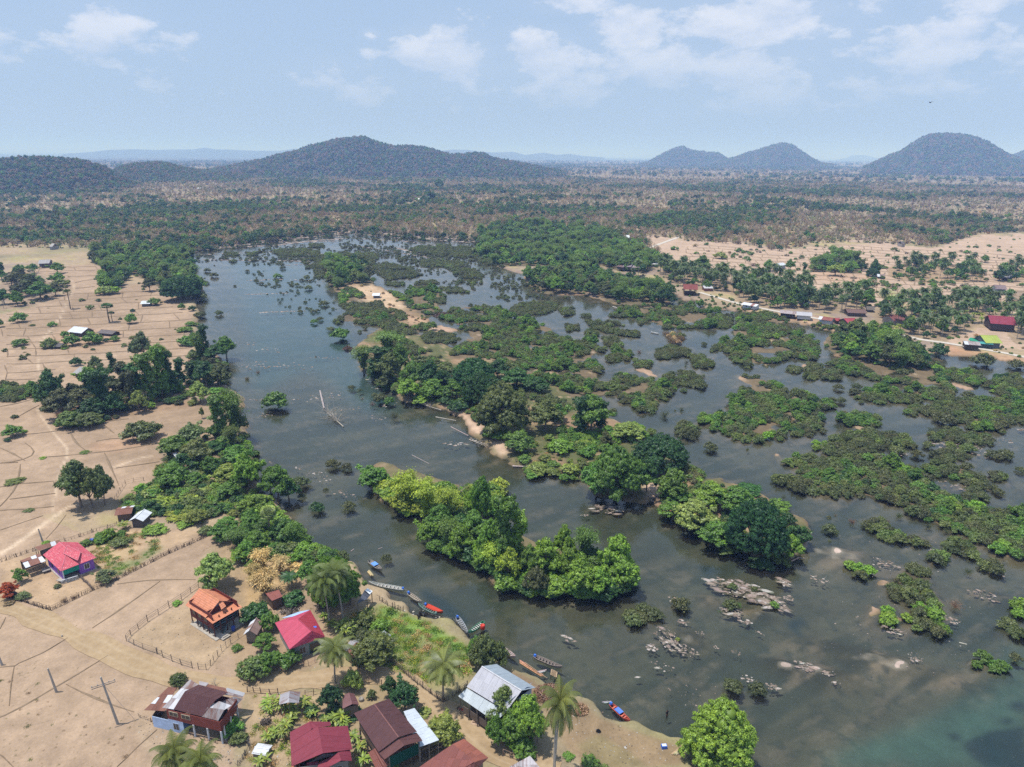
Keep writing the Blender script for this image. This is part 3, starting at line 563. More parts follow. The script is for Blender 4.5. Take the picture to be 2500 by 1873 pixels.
    tea = blur(blur(inpoly(U2, V2, poly('N',(560,640),(760,640),(860,850),(1000,1010),(900,1010),(760,900),(620,960),(600,760))).astype(float), 12, 0), 12, 1)
    bc = mixc(bc, (.035, .115, .14), tea*.5)
    rock = np.clip((h+.2)/.2, 0, 1)*np.clip(np.maximum(rap, rap2*1.3), 0, 1)*(f < .5)
    bc = mixc(bc, (.42, .33, .28), rock*np.clip(.35+streak2*.9, 0, 1))
    wet = (h < .0)[..., None] | ((f < .5)[..., None])
    col = np.where(wet, bc, col)
    sh = np.clip(near*1.2-.25, 0, 1)*(f < .5)*(h < 0)
    col = mixc(col, (.17, .125, .075), sh*.35)
    nr, nc = h.shape
    idx = np.arange(nr*nc).reshape(nr, nc)
    F = np.stack([idx[:-1, :-1], idx[1:, :-1], idx[1:, 1:], idx[:-1, 1:]], -1).reshape(-1, 4)
    me = mesh('ground', np.stack([X, Y, h], -1).reshape(-1, 3), F, 'ground', True, {'Col': ('FLOAT_COLOR', 'POINT', np.concatenate([np.clip(col, 0, 1), np.ones(h.shape+(1,))], -1))})
    setp(link('ground', me), kind='structure', label='dry paddy fields, river banks, islands and river bed')
    GRID = (A, B, h)
def H(x, y):
    x = np.asarray(x, float); y = np.asarray(y, float)
    D = x*F0[0]+y*F0[1]-CH*F0[2]
    a = 1250+FPX*x/D; b = 936.5-FPX*(y*U0[1]-CH*U0[2])/D
    A, B, h = GRID
    i = np.clip(np.searchsorted(B, b)-1, 0, len(B)-2); j = np.clip(np.searchsorted(A, a)-1, 0, len(A)-2)
    fb = np.clip((b-B[i])/(B[i+1]-B[i]), 0, 1); fa = np.clip((a-A[j])/(A[j+1]-A[j]), 0, 1)
    return (h[i, j]*(1-fa)+h[i, j+1]*fa)*(1-fb)+(h[i+1, j]*(1-fa)+h[i+1, j+1]*fa)*fb
def P(u, v, lo=None):
    """ground point seen at photograph position (u, v)"""
    z = 0.0
    for _ in range(4):
        x, y = uv2xy(u, v, z); z = H(x, y)
        z = np.maximum(z, 0.0 if lo is None else lo)
    return x, y, z
def P1(t, x, y):
    u, v = px(t, x, y); a, b, c = P(np.array([u]), np.array([v])); return float(a[0]), float(b[0]), float(c[0])
def W(t, x, y, z):
    """point seen at tile position (x, y) that lies z metres above the river"""
    u, v = px(t, x, y); a, b = uv2xy(np.array([u]), np.array([v]), z); return Vector((float(a[0]), float(b[0]), z))
def mpp(x, y, z=0): return float((x*F0[0]+y*F0[1]+(z-CH)*F0[2])/FPX)   # metres per photo px
build_terrain()
wm = bpy.data.meshes.new('river_water')
wm.from_pydata([(-800, 30, 0), (1300, 30, 0), (1300, 1350, 0), (-800, 1350, 0)], [], [(0, 1, 2, 3)]); wm.materials.append(MAT['water'])
setp(link('river_water', wm), kind='structure', label='shallow clear river')
# draped strips: roads, paths
def strip(name, pts, width, mat, lift=.05, kind='structure', label=None, parent=None, jitter=.0, crown=0.0, step=2.0, taper=False):
    P3 = [P1(*p) for p in pts]; Q = []
    for (a, b) in zip(P3[:-1], P3[1:]):
        n = max(1, int(math.hypot(b[0]-a[0], b[1]-a[1])/step))
        for i in range(n): Q.append((a[0]+(b[0]-a[0])*i/n, a[1]+(b[1]-a[1])*i/n))
    Q.append(P3[-1][:2]); Q = np.array(Q)
    for _ in range(3):
        if len(Q) > 4: Q[1:-1] = (Q[:-2]+2*Q[1:-1]+Q[2:])/4
    T = np.gradient(Q, axis=0); T /= np.linalg.norm(T, axis=1)[:, None]+1e-9; N_ = np.stack([-T[:, 1], T[:, 0]], 1)
    cross = np.linspace(-1, 1, 5); V = []; R = []
    for i in range(len(Q)):
        w = width/2*(1+jitter*(vnoise(np.array([Q[i, 0]/4]), np.array([Q[i, 1]/4]), 3)[0]-.5)*2)
        if taper: w *= min(1, .3+min(i, len(Q)-1-i)*.35)
        for c in cross:
            x, y = Q[i]+N_[i]*w*c; V.append((x, y, 0)); R.append((c, i*step, 0))
    V = np.array(V); V[:, 2] = H(V[:, 0], V[:, 1])+lift+crown*(1-np.abs(np.tile(cross, len(Q))))
    m = 5; ii = np.arange(len(Q)-1)[:, None]*m+np.arange(m-1)[None]; ii = ii.ravel()
    F = np.stack([ii, ii+1, ii+m+1, ii+m], 1)[:, ::-1]
    me = mesh(name, V, F, mat, True, {'rib': ('FLOAT_VECTOR', 'POINT', np.array(R))})
    o = link(name, me, parent)
    if kind: setp(o, label=label, kind=kind)
    return o, V, F
strip('dirt_road', [('E',-300,540),('E',0,600),('E',200,672),('E',400,765),('E',600,850),('E',800,950),('E',1000,1035),('E',1150,1085),('E',1400,1125),('F',0,1120),('F',300,1095),('F',600,1080),('F',850,1050),('F',960,1060),('F',1100,1150),('F',1250,1260),('F',1400,1370),('F',1560,1500),('G',0,1570),('G',200,1640),('G',420,1720)], 3.9, 'dirt', .07, label='ochre dirt road through the village', jitter=.35, step=1.5)
strip('concrete_path', [('Q1',1260,520),('Q1',1380,555),('Q1',1600,620),('Q1',1850,690),('Q2',40,745),('Q2',330,800),('Q2',500,835),('Q2',780,880),('Q2',1000,920),('Q2',1200,965),('Q2',1500,1010),('Q2',2000,1110),('Q3',0,795),('Q3',230,840),('Q3',500,905),('Q3',860,945),('Q3',1200,1005),('Q3',1450,1045),('Q3',1800,1105),('Q3',2212,1190),('Q3',2600,1260)], 3.2, 'paleroad', .12, label='pale concrete path along the far bank')
strip('field_track', [('U',1960,815),('U',2080,770),('U',2180,735)], 4, 'paleroad', .12, label='pale track behind the far village')
# field bunds
BV, BF, bn = [], [], 0
def bund(pts, w=.75, hgt=.28):
    global bn
    o = strip('b', pts, w, None, .02, None, crown=hgt, jitter=.5, step=3.0, taper=True)
    BV.append(o[1]); BF.append(o[2]+bn); bn += len(o[1]); me = o[0].data; bpy.data.objects.remove(o[0]); bpy.data.meshes.remove(me)
for L_ in [[('E',120,985),('E',280,915),('E',440,820)],[('E',-60,1360),('E',40,1330),('E',120,1290),('E',230,1205),('E',340,1150),('E',420,1110),('E',560,1020),('E',700,935)],[('E',60,1260),('E',72,1120),('E',92,1005)],[('E',430,1120),('E',520,1165),('E',600,1215),('E',740,1260),('E',870,1300)],
           [('E',760,1657),('E',820,1600),('E',900,1520),('E',1020,1415)],[('E',600,755),('E',680,700),('E',760,650),('E',870,580),('E',960,500),('E',1040,450)],[('E',760,470),('E',860,455),('E',940,437),('E',1100,430),('E',1270,440)],[('E',0,760),('E',20,720),('E',38,685)],
           [('E',-60,1540),('E',20,1590),('E',100,1670)],[('E',300,175),('E',360,110),('E',430,20)],[('E',0,120),('E',130,75),('E',280,25)],[('E',0,1010),('E',100,1000),('E',120,985)]]: bund(L_, .36, .12)
for L_ in [[(0,988),(120,965),(250,930)],[(80,1070),(180,1005),(240,980)],[(130,1160),(300,1152),(380,1122),(500,1120),(700,1065),(790,1062)],[(155,1210),(200,1235),(235,1262),(240,1290),(150,1322),(60,1332),(0,1335)],[(240,1300),(420,1292),(600,1262),(650,1268),(900,1225),(1000,1205)],
           [(0,1482),(100,1462),(330,1445)],[(125,1340),(110,1465),(60,1550),(0,1600)],[(60,1556),(340,1520)],[(0,1625),(180,1615),(330,1600)],[(710,1365),(850,1345),(980,1325)],[(640,1270),(680,1360),(730,1470)],[(430,1140),(455,1200),(480,1230),(520,1252)],[(590,1200),(680,1185),(790,1180)],[(0,1335),(110,1330)],[(640,1100),(700,1150)],[(0,1240),(120,1290),(155,1320)]]:
    bund([('A', a, b) for a, b in L_], .5, .2)
rng = random.Random(5)
def inside1(p, P_): return bool(inpoly(np.array([p[0]]), np.array([p[1]]), P_)[0])
FPOLY_A = poly('A',(0,430),(200,380),(330,330),(430,262),(430,215),(230,165),(170,140),(560,112),(640,125),(620,220),(620,300),(880,240),(1000,290),(1180,420),(1190,740),(1130,700),(760,740),(640,760),(420,730),(250,830),(240,900),(0,900))
def rows(tile, ys, x0, x1, slope, step, FP, w, cross, wob=3, hgt=.25):
    prev = None
    for y in ys:
        run = []
        x = x0
        while x <= x1:
            p = (tile, x, y+slope*(x-x0)+rng.uniform(-wob, wob)); u = px(*p)
            if inside1(u, FP): run.append(p)
            else:
                if len(run) > 1: bund(run, w, hgt)
                run = []
            x += step
        if len(run) > 1: bund(run, w, hgt)
        if prev is not None:
            x = x0+rng.uniform(0, cross)
            while x < x1:
                dx = rng.uniform(-.4, 1.2)*(y-prev)
                a = (tile, x, prev+slope*(x-x0)); b = (tile, x+dx, y+slope*(x+dx-x0))
                if inside1(px(*a), FP) and inside1(px(*b), FP): bund([a, b], w, hgt)
                x += cross*rng.uniform(.5, 1.5)
        prev = y
rows('A', [152,177,213,245,285,322,356,392,430,470,515,560,605,645,690,735,785,830,880,925], -20, 1200, -.05, 60, FPOLY_A, .55, 260, 7)
FR_IN = poly('C',(1060,30),(1250,0))+poly('V',(0,768),(400,795),(650,840),(850,790),(1100,780),(1400,800),(1650,810),(1900,740),(2212,720))+[(2800,600),(2800,900)]+poly('D',(1757,560),(1700,420),(1500,330),(1110,350),(800,380),(620,300),(440,250),(180,180),(0,215))+poly('C',(1582,225),(1290,170),(1100,110))
rows('D', [-60,-42,-24,-8,8,26,44,64,86,110,134,160,188,216,246,276,306,338,370], -320, 1800, .06, 70, FR_IN, .8, 90, 2.5, .3)
fb = mesh('field_bund', np.concatenate(BV), np.concatenate(BF), 'bund', True)
setp(link('field_bund', fb), kind='structure', label='low earth bunds between the dry paddies')
# ------------------------------------------------------------------ hills
HILLS = []
def hill(pts, dist, depth, mat, name='hill', label=None, seed=1, rough=1.0, base_v=None):
    """profile points are photograph positions of the crest; the hill is a ridge centred dist metres away"""
    us = np.array([p[0] for p in pts]); vs_ = np.array([p[1] for p in pts])
    n = 150; u = np.linspace(us[0], us[-1], n); v = np.interp(u, us, vs_)
    d = F0[:, None]*FPX+CR[:, None]*(u-1250)-CU[:, None]*(v-936.5)
    az = np.arctan2(d[0], d[1]); el = d[2]/np.hypot(d[0], d[1])
    top = CH+dist*el                                         # crest height above the river
    m = 44; w = np.linspace(-1, 1, m); V = np.zeros((m, n, 3))
    for i, s in enumerate(w):
        rr_ = dist+depth*s*(1 if s < 0 else 1.0)
        prof = (math.cos(s*math.pi/2))**1.15
        x, y = np.sin(az)*rr_, np.cos(az)*rr_
        nz = (fbm(x/90, y/90, seed, 4)-.5)*rough*np.clip(top, 0, 40)*.6*(1-prof**6)
        V[i, :, 0] = x; V[i, :, 1] = y; V[i, :, 2] = (top+2)*prof-2+nz
    idx = np.arange(m*n).reshape(m, n); F = np.stack([idx[:-1, :-1], idx[:-1, 1:], idx[1:, 1:], idx[1:, :-1]], -1).reshape(-1, 4)
    setp(link(name, mesh(name, V.reshape(-1, 3), F, mat, True)), kind='structure', label=label)
    HILLS.append((V, dist, rough)); return V
T_ = lambda t, *p: [px(t, a, b) for a, b in p]
hill([(-700,430),(-400,405),(-150,394)]+T_('T',(0,252),(100,240),(250,236),(400,243),(500,252),(600,272),(680,300),(760,345),(830,385),(900,425)), 1950, 330, 'hill', label='low wooded hill at the far left', seed=3)
hill(T_('T',(700,345),(760,300),(860,275),(900,272),(1020,265),(1100,278),(1200,305),(1340,322),(1500,335),(1600,345)), 2400, 200, 'hill', label='small wooded rise between the left hill and the large hill', seed=5)
hill(T_('T',(1150,345),(1400,305),(1500,287),(1600,268),(1700,247),(1800,217),(1900,196),(1960,174),(2040,154),(2100,138),(2180,118))+T_('U',(40,118),(110,102),(170,106),(220,135),(300,155),(360,164),(450,164),(540,170),(620,190),(700,214),(780,216),(850,210),(920,210),(980,238),(1040,252),(1120,264),(1200,280),(1300,300),(1400,320),(1500,345)), 3000, 560, 'hill', label='large wooded hill left of centre', seed=7)
hill(T_('U',(1750,300),(1860,285),(1970,268),(2060,220),(2130,185),(2180,167),(2212,166))+T_('V',(60,186),(130,197),(250,208),(300,240),(350,250),(420,262),(500,275)), 6200, 560, 'hill', label='left one of the two small cone hills', seed=9)
hill(T_('V',(200,275),(300,247),(350,238),(420,212),(520,183),(600,158),(660,146),(720,158),(780,198),(840,240),(900,272),(980,285)), 5700, 520, 'hill', label='right one of the two small cone hills', seed=11)
hill(T_('V',(1180,300),(1260,270),(1330,234),(1420,198),(1500,149),(1560,110),(1610,93),(1700,90),(1800,95),(1900,114),(1980,148),(2050,188),(2100,222),(2180,250),(2300,290)), 4700, 650, 'hill', label='broad wooded hill at the right', seed=13)
hill(T_('V',(2080,255),(2130,230),(2180,207),(2230,190),(2400,170),(2600,200)), 6400, 600, 'hill', label='hill cut by the right edge of the view', seed=15)
hill(T_('T',(400,200),(590,187),(650,180),(700,174),(850,170),(1000,174),(1150,171),(1250,170),(1320,158),(1380,170),(1500,173),(1650,180),(1800,180),(1900,166),(2000,172),(2212,180)), 14500, 1200, 'farhill', label='long blue ridge on the left horizon', seed=17, rough=.2)
hill(T_('U',(400,200),(640,180),(720,172),(820,173),(900,186),(1000,191),(1110,186),(1190,207),(1310,191),(1390,206),(1480,199),(1560,213),(1700,222)), 14000, 1000, 'farhill', label='blue range of humps on the middle horizon', seed=19, rough=.2)
hill(T_('V',(1000,238),(1060,227),(1120,207),(1180,207),(1250,224),(1330,238)), 21000, 1200, 'farhill', label='faint lone hill on the right horizon', seed=21, rough=.1)
# ------------------------------------------------------------------ the air
hz = bpy.data.meshes.new('haze'); x0, x1, y0, y1, z0, z1 = -70000, 70000, -2500, 95000, -3.6, 330
hz.from_pydata([(x0,y0,z0),(x1,y0,z0),(x1,y1,z0),(x0,y1,z0),(x0,y0,z1),(x1,y0,z1),(x1,y1,z1),(x0,y1,z1)], [], [(0,3,2,1),(4,5,6,7),(0,1,5,4),(1,2,6,5),(2,3,7,6),(3,0,4,7)])
hz.materials.append(MAT['haze']); setp(link('haze', hz), kind='stuff', label='pale blue dry-season haze filling the air')
# ------------------------------------------------------------------ plant meshes
RS_ = np.random.RandomState(11)
def unit(v): return v/(np.linalg.norm(v, axis=-1, keepdims=True)+1e-9)
def quads(Pc, Nn, s, asp=.55, T=None, lv=None, tri=False):
    """one leaf spray (a rhombus) per point"""
    n = len(Pc); Nn = unit(Nn)
    if T is None: T = RS_.normal(size=(n, 3))
    T = unit(T-Nn*(T*Nn).sum(1, keepdims=True)); Bt = np.cross(Nn, T)
    s = np.broadcast_to(s, (n,))[:, None]; fold = Nn*s*.22
    V = np.stack([Pc-T*s, Pc+Bt*s*asp-fold, Pc+T*s, Pc-Bt*s*asp-fold], 1).reshape(-1, 3)
    F = np.arange(n*4).reshape(n, 4)
    if lv is None: lv = RS_.uniform(0, 1, n)
    return V, F, np.repeat(lv, 4)
def joinq(L):
    V, F, A, k = [], [], [], 0
    for v, f, a in L: V.append(v); F.append(f+k); A.append(a); k += len(v)
    return np.concatenate(V), np.concatenate(F), np.concatenate(A)
def tube(pts, rads, sides=5, lv=.5):
    pts = np.asarray(pts, float); V = []; n = len(pts)
    for i in range(n):
        d = unit(pts[min(i+1, n-1)]-pts[max(i-1, 0)]); a = np.array([1., 0, 0]) if abs(d[0]) < .8 else np.array([0, 1., 0])
        x = unit(np.cross(d, a)); y = np.cross(d, x)
        for k in range(sides):
            t = 2*math.pi*k/sides; V.append(pts[i]+(x*math.cos(t)+y*math.sin(t))*rads[i])
    V = np.array(V); F = []
    for i in range(n-1):
        for k in range(sides): F.append((i*sides+k, i*sides+(k+1) % sides, (i+1)*sides+(k+1) % sides, (i+1)*sides+k))
    return V, np.array(F), np.full(len(V), lv)
def hull(c, r, seed, k=1):
    """lumpy dense foliage body of a lobe (12x8 sphere)"""
    m, n = 10, 7; V = []
    for i in range(n):
        th = math.pi*(i+.5)/n
        for j in range(m):
            ph = 2*math.pi*j/m+seed
            d = np.array([math.sin(th)*math.cos(ph), math.sin(th)*math.sin(ph), math.cos(th)])
            V.append(c+d*r*(.5+.24*RS_.rand()))
    F = [(i*m+j, (i+1)*m+j, (i+1)*m+(j+1) % m, i*m+(j+1) % m) for i in range(n-1) for j in range(m)]
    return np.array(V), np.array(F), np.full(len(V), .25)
def crown(lobes, nc, kl, size, cr, asp=.5, flat=.75, droop=.0, body=True, zmin=-.45, vine=0):
    """lobes: (x,y,z,rx,ry,rz); nc clumps per unit lobe; kl leaves per clump"""
    out = []; areas = np.array([(l[3]*l[4]+l[4]*l[5]+l[3]*l[5]) for l in lobes]); w = areas/areas.mean()
    for li, l in enumerate(lobes):
        c = np.array(l[:3]); r = np.array(l[3:6]); n = max(3, int(nc*w[li]))
        d = unit(RS_.normal(size=(n*3, 3))); d = d[d[:, 2] > zmin][:n]; n = len(d)
        f_ = RS_.uniform(.66, 1.1, (n, 1)); f_[RS_.rand(n) < .12] *= 1.22; cc = c+d*r*f_; tone = RS_.uniform(0, 1, n)
        No = unit(d/r)
        q = unit(RS_.normal(size=(n, kl, 3))); q[..., 2] = q[..., 2]*flat
        rr = cr*RS_.uniform(.6, 1.25, (n, 1, 1)); pos = cc[:, None]+q*rr*RS_.uniform(.45, 1.0, (n, kl, 1))
        pos[..., 2] -= droop*rr[..., 0]*RS_.uniform(0, 1, (n, kl))
        nn = unit(q*.8+No[:, None]*.5+np.array([0, 0, .45])+RS_.normal(size=q.shape)*.38)
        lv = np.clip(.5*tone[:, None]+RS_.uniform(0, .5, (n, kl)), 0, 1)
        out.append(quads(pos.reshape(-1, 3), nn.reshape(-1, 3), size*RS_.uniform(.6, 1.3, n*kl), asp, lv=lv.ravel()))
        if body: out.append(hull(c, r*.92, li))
    return joinq(out)
def fmesh(name, q, mat='foliage'):
    V, F, A = q; return mesh(name, V, F, mat, False, {'lv': ('FLOAT', 'POINT', A)})
def wood_mesh(name, tubes, mat='bark'):
    V, F, A = joinq(tubes); return mesh(name, V, F, mat, True)
PR = {}      # kind -> list of (crown mesh, trunk mesh or None, height, width)
def limbs(lobes, base_r, h0, lean=(0, 0), n=6, r0=.16):
    t = []; top = np.array([lean[0], lean[1], h0])
    t.append(tube([(0, 0, -.4), (lean[0]*.3, lean[1]*.3, h0*.45), tuple(top)], [base_r*1.25, base_r, base_r*.75], 7))
    for l in lobes[:n]:
        c = np.array(l[:3]); m = (top+c)/2+np.array([0, 0, .12*np.linalg.norm(c-top)])*-1
        t.append(tube([top, m, c*.85+top*.15, c], [base_r*.6, base_r*.42, base_r*.25, base_r*.1], 5))
    return t
def rl(n, R, z0, z1, r0, r1, seed, up=.0, flat=.8):
    g = random.Random(seed); L = []
    for i in range(n):
        a = i*2.399+g.uniform(-.4, .4); q = math.sqrt((i+.4)/n)*R; z = z1-(z1-z0)*(q/R)**1.4+g.uniform(-.12, .12)*(z1-z0)
        r = g.uniform(r0, r1); L.append((math.cos(a)*q, math.sin(a)*q, z, r, r*g.uniform(.85, 1.1), r*flat))
    return L
def add(kind, c, tr, h, w): PR.setdefault(kind, []).append((c, tr, h, w))
def build_protos():
    for s in range(6):        # broadleaf: 9 m tall, 8 m wide
        gg = random.Random(s+7); L = rl(12, 2.9, 3.4, 7.2, .95, 1.75, s+1) + rl(5, 1.7, 5.3, 8.0, .7, 1.15, s+50) + [(gg.uniform(-3.6, 3.6), gg.uniform(-3.6, 3.6), gg.uniform(2.6, 6.4), *[gg.uniform(.5, 1.0)]*3) for _ in range(6)]
        if s == 2: L += [(2.6, .5, 3.4, 1.3, 1.2, 1.1), (-2.4, -1.2, 2.8, 1.2, 1.3, 1.1)]
        add('broad', fmesh('broad_crown', crown(L, 17, 30, .205, .5)), wood_mesh('broad_trunk', limbs(L, .24, 2.2, (.3, -.2), 9)), 8.8, 7.4)
    for s in range(2):        # large mango-like tree, 12 m tall, 13 m wide, fine leaves
        L = rl(26, 5.0, 4.2, 9.6, 1.4, 2.2, s+5) + rl(14, 5.4, 2.2, 4.2, 1.1, 1.6, s+75)
        add('big', fmesh('large_crown', crown(L, 30, 46, .165, .5)), wood_mesh('large_trunk', limbs(L, .45, 3.0, (.3, .4), 14)), 11.5, 13)
    for s in range(3):        # tall creeper-hung tree: 13 m tall, 5.5 m wide
        g = random.Random(s+20); L = []
        for i in range(16):
            z = 1.6+i*.68; q = g.uniform(.2, 1.35)*(1.15-.03*i); a = g.uniform(0, 6.28); r = g.uniform(.9, 1.5)
            L.append((math.cos(a)*q+.4*math.sin(i*.6), math.sin(a)*q, z, r, r, r*1.15))
        L += [(g.uniform(-1.5, 1.5), g.uniform(-1.5, 1.5), 11.6, 1.3, 1.3, .9) for _ in range(3)]
        add('tall', fmesh('tall_crown', crown(L, 17, 28, .21, .52, droop=.8)), wood_mesh('tall_trunk', limbs(L[8:], .28, 6, (.3, 0), 6)), 13, 5.4)
    for s in range(2):        # rain tree: wide dense dome 9 m tall, 16 m wide
        L = rl(34, 6.3, 3.6, 7.2, 1.7, 2.3, s+31, flat=.6) + [(6.2*math.cos(a_*.42), 6.2*math.sin(a_*.42), 2.6, 1.5, 1.5, 1.3) for a_ in range(15)]
        add('rain', fmesh('dome_crown', crown(L, 28, 34, .19, .6, flat=.35, zmin=-.3)), wood_mesh('dome_trunk', limbs(L, .5, 2.6, (0, 0), 16)), 8.6, 16)
    for s in range(3):        # feathery bamboo clump 9 m tall, 9 m wide
        g = random.Random(s+60); leaves = []; cul = []
        for i in range(34):
            a = i*2.399+g.uniform(-.3, .3); out = g.uniform(.6, 4.0); hh = g.uniform(6.6, 9.6)*(1-.07*out/4); P_ = []
            for k in range(9):
                t = k/8; P_.append((math.cos(a)*out*t**2.1+math.cos(a)*.3, math.sin(a)*out*t**2.1+math.sin(a)*.3, hh*(1-(1-t)**1.5)-out*.42*t**4))
            P_ = np.array(P_); cul.append(tube(P_, np.linspace(.05, .015, 9), 3))
            for k in range(2, 9):
                n = 22; c = P_[k]; q = RS_.normal(size=(n, 3))*np.array([.55, .55, .34])*(.6+.6*k/8); q[:, 2] -= .15
                nn = unit(np.array([math.cos(a)*.4, math.sin(a)*.4, .9])+RS_.normal(size=(n, 3))*.5); T = np.array([math.cos(a), math.sin(a), -.9])+RS_.normal(size=(n, 3))*.5
                leaves.append(quads(c+q, nn, .33*RS_.uniform(.7, 1.3, n), .3, T, np.clip(.35+.35*g.random()+RS_.uniform(-.2, .3, n), 0, 1)))
        leaves.append(hull(np.array([0, 0, 3.6]), np.array([1.5, 1.5, 3.2]), s))
        add('bamboo', fmesh('bamboo_foliage', joinq(leaves)), wood_mesh('bamboo_culms', cul), 9, 8.6)
    for s in range(3):        # coconut palm 11 m tall, 7 m frond spread
        g = random.Random(s+80); hh = 10.2; lean = g.uniform(.4, 1.2); L = []
        tp = np.array([lean, 0, hh])
        for i in range(30):
            a = i*2.399; e0 = 1.25-1.85*(i/29)+g.uniform(-.1, .1); ln = g.uniform(3.9, 4.7); p = tp.copy(); e = e0; R_ = []; D_ = []
            for k in range(10):
                R_.append(p.copy()); d = np.array([math.cos(a)*math.cos(e), math.sin(a)*math.cos(e), math.sin(e)]); D_.append(d); p = p+d*ln/9; e -= .17+.06*(k/9)
            R_ = np.array(R_); D_ = np.array(D_); L.append((*tube(R_, np.linspace(.06, .012, 10), 3)[:2], np.full(30, .75)))
            for side in (-1, 1):
                t = np.linspace(.12, .99, 26); ix = t*9; i0 = np.floor(ix).astype(int); f = (ix-i0)[:, None]; c = R_[i0]*(1-f)+R_[np.minimum(i0+1, 9)]*f; dd = D_[i0]
                sd_ = unit(np.cross(dd, np.array([0, 0, 1.])))*side; T = unit(sd_*.75+dd*.5+np.array([0, 0, -.45-.25*g.random()])); lL = .46*np.sin(np.clip(t*1.15+.1, 0, 1)*math.pi*.92)+.14
                N_ = unit(np.cross(T, dd)*side+RS_.normal(size=T.shape)*.15)
                V = np.stack([c-dd*.075, c+dd*.075, c+T*lL[:, None]*1.9+dd*.03, c+T*lL[:, None]*1.9-dd*.03], 1).reshape(-1, 3)
                tone = .25+.5*g.random()+(.25 if i > 25 else 0)
                L.append((V, np.arange(26*4).reshape(26, 4), np.repeat(np.clip(tone+RS_.uniform(-.1, .1, 26), 0, 1), 4)))
        tr = [tube([(0, 0, -.3), (lean*.15, 0, hh*.3), (lean*.5, 0, hh*.66), tuple(tp)], [.22, .15, .13, .12], 7)]
        for k in range(7): c = tp+np.array([math.cos(k)*.22, math.sin(k)*.22, -.3]); tr.append((lambda h: (h[0], h[1], h[2]))(hull(c, np.array([.2, .2, .22]), k)))
        add('palm', fmesh('palm_fronds', joinq(L)), wood_mesh('palm_trunk', tr, 'palebark'), 12.2, 5.8)
    L = []; hh = 9.0          # sugar palm: round head of stiff fans
    for i in range(34):
        d = unit(RS_.normal(size=3)); d[2] = abs(d[2])*.9-.25; d = unit(d); c = np.array([0, 0, hh])+d*1.0; sd_ = unit(np.cross(d, [0, .1, 1])); up = np.cross(sd_, d)
        for k in range(9):
            t = (k-4)*.3; T = unit(d*math.cos(t)+sd_*math.sin(t)); n_ = np.cross(T, up); tip = c+T*1.05; L.append((np.array([c-n_*.02, c+n_*.02, tip+n_*.11, tip-n_*.11]), np.array([[0, 1, 2, 3]]), np.full(4, RS_.rand())))
        L.append((*tube([np.array([0, 0, hh]), c], [.04, .03], 3)[:2], np.full(6, .6)))
    add('sugar', fmesh('fan_fronds', joinq(L)), wood_mesh('sugar_palm_trunk', [tube([(0, 0, -.3), (.1, 0, 5), (0, 0, hh)], [.25, .19, .17], 7)]), 11, 4.3)
    for s in range(3):        # banana 3.6 m
        g = random.Random(s+90); L = []
        for pl in range(3):
            bx, by = g.uniform(-.9, .9), g.uniform(-.9, .9); hb = g.uniform(1.3, 2.2)
            L.append((*tube([(bx, by, -.1), (bx, by, hb)], [.13, .09], 5)[:2], np.full(10, .8)))
            for i in range(9):
                a = i*2.399+g.random(); e = g.uniform(.5, 1.35); p = np.array([bx, by, hb]); w0 = g.uniform(.17, .25); tone = g.uniform(.2, 1); seg = []
                for k in range(8):
                    d = np.array([math.cos(a)*math.cos(e), math.sin(a)*math.cos(e), math.sin(e)]); sd_ = np.array([-math.sin(a), math.cos(a), 0]); w = w0*math.sin(min(1, (k+.4)/7.3)*math.pi)**.6
                    seg.append((p.copy(), sd_*w, np.array([0, 0, -.25*w]))); p = p+d*.32; e -= .27
                V = np.array([q for (c, sv, dz) in seg for q in (c-sv+dz, c, c+sv+dz)]); F = [(k*3+j, k*3+j+1, k*3+j+4, k*3+j+3) for k in range(7) for j in range(2)]
                L.append((V, np.array(F), np.full(len(V), tone)))
        add('banana', fmesh('banana_leaves', joinq(L)), None, 3.6, 3.6)
    for s in range(5):        # riverbush: 2.2 m tall, 3.4 m wide, fine upright twigs of small leaves
        L = rl(8, 1.15, .45, 1.25, .5, .8, s+101)
        add('bush', fmesh('bush', crown(L, 16, 15, .13, .3, zmin=-.25, asp=.42)), None, 2.0, 3.1)
    for s in range(4):        # shrub: leafier, brighter, 3 m
        L = rl(10, 1.35, .7, 2.1, .55, .95, s+121)
        add('shrub', fmesh('shrub', crown(L, 14, 18, .17, .36, zmin=-.3)), None, 2.8, 3.6)
    for s in range(3):        # open dry bush and bare twigs
        L = []
        for i in range(46):
            a = RS_.uniform(0, 6.28); e = RS_.uniform(.35, 1.4); p = np.array([0, 0, 0.]); pts = [p]
            for k in range(4):
                d = np.array([math.cos(a)*math.cos(e), math.sin(a)*math.cos(e), math.sin(e)]); p = p+d*RS_.uniform(.3, .5); pts.append(p); a += RS_.uniform(-.5, .5); e += RS_.uniform(-.3, .3)
                if k: q = p+RS_.normal(size=(5, 3))*.22; L.append(quads(q, RS_.normal(size=(5, 3)), .15, .12))
            L.append(tube(pts, [.03, .025, .02, .014, .008], 3))
        add('dry', fmesh('twig_bush', joinq(L)), None, 1.7, 2.8)
    for s in range(3):        # leafless tree 8 m
        g = random.Random(s+140); T = []
        def br(p, d, ln, r, dep):
            p = np.array(p); q = p+d*ln*.5+RS_.normal(size=3)*ln*.05; e_ = p+d*ln; T.append(tube([p, q, e_], [r, r*.8, r*.6], 4 if dep else 6))
            if dep >= 4: return
            for k in range(3 if dep else 4):
                dd = unit(d+RS_.normal(size=3)*.55+np.array([0, 0, .1])); br(p+d*ln*g.uniform(.55, 1), dd, ln*g.uniform(.55, .75), r*.55, dep+1)
        br((0, 0, -.2), unit(np.array([.08, .05, 1])), 3.2, .17, 0)
        add('bare', fmesh('bare_branches', joinq(T), 'palebark'), None, 8, 6)
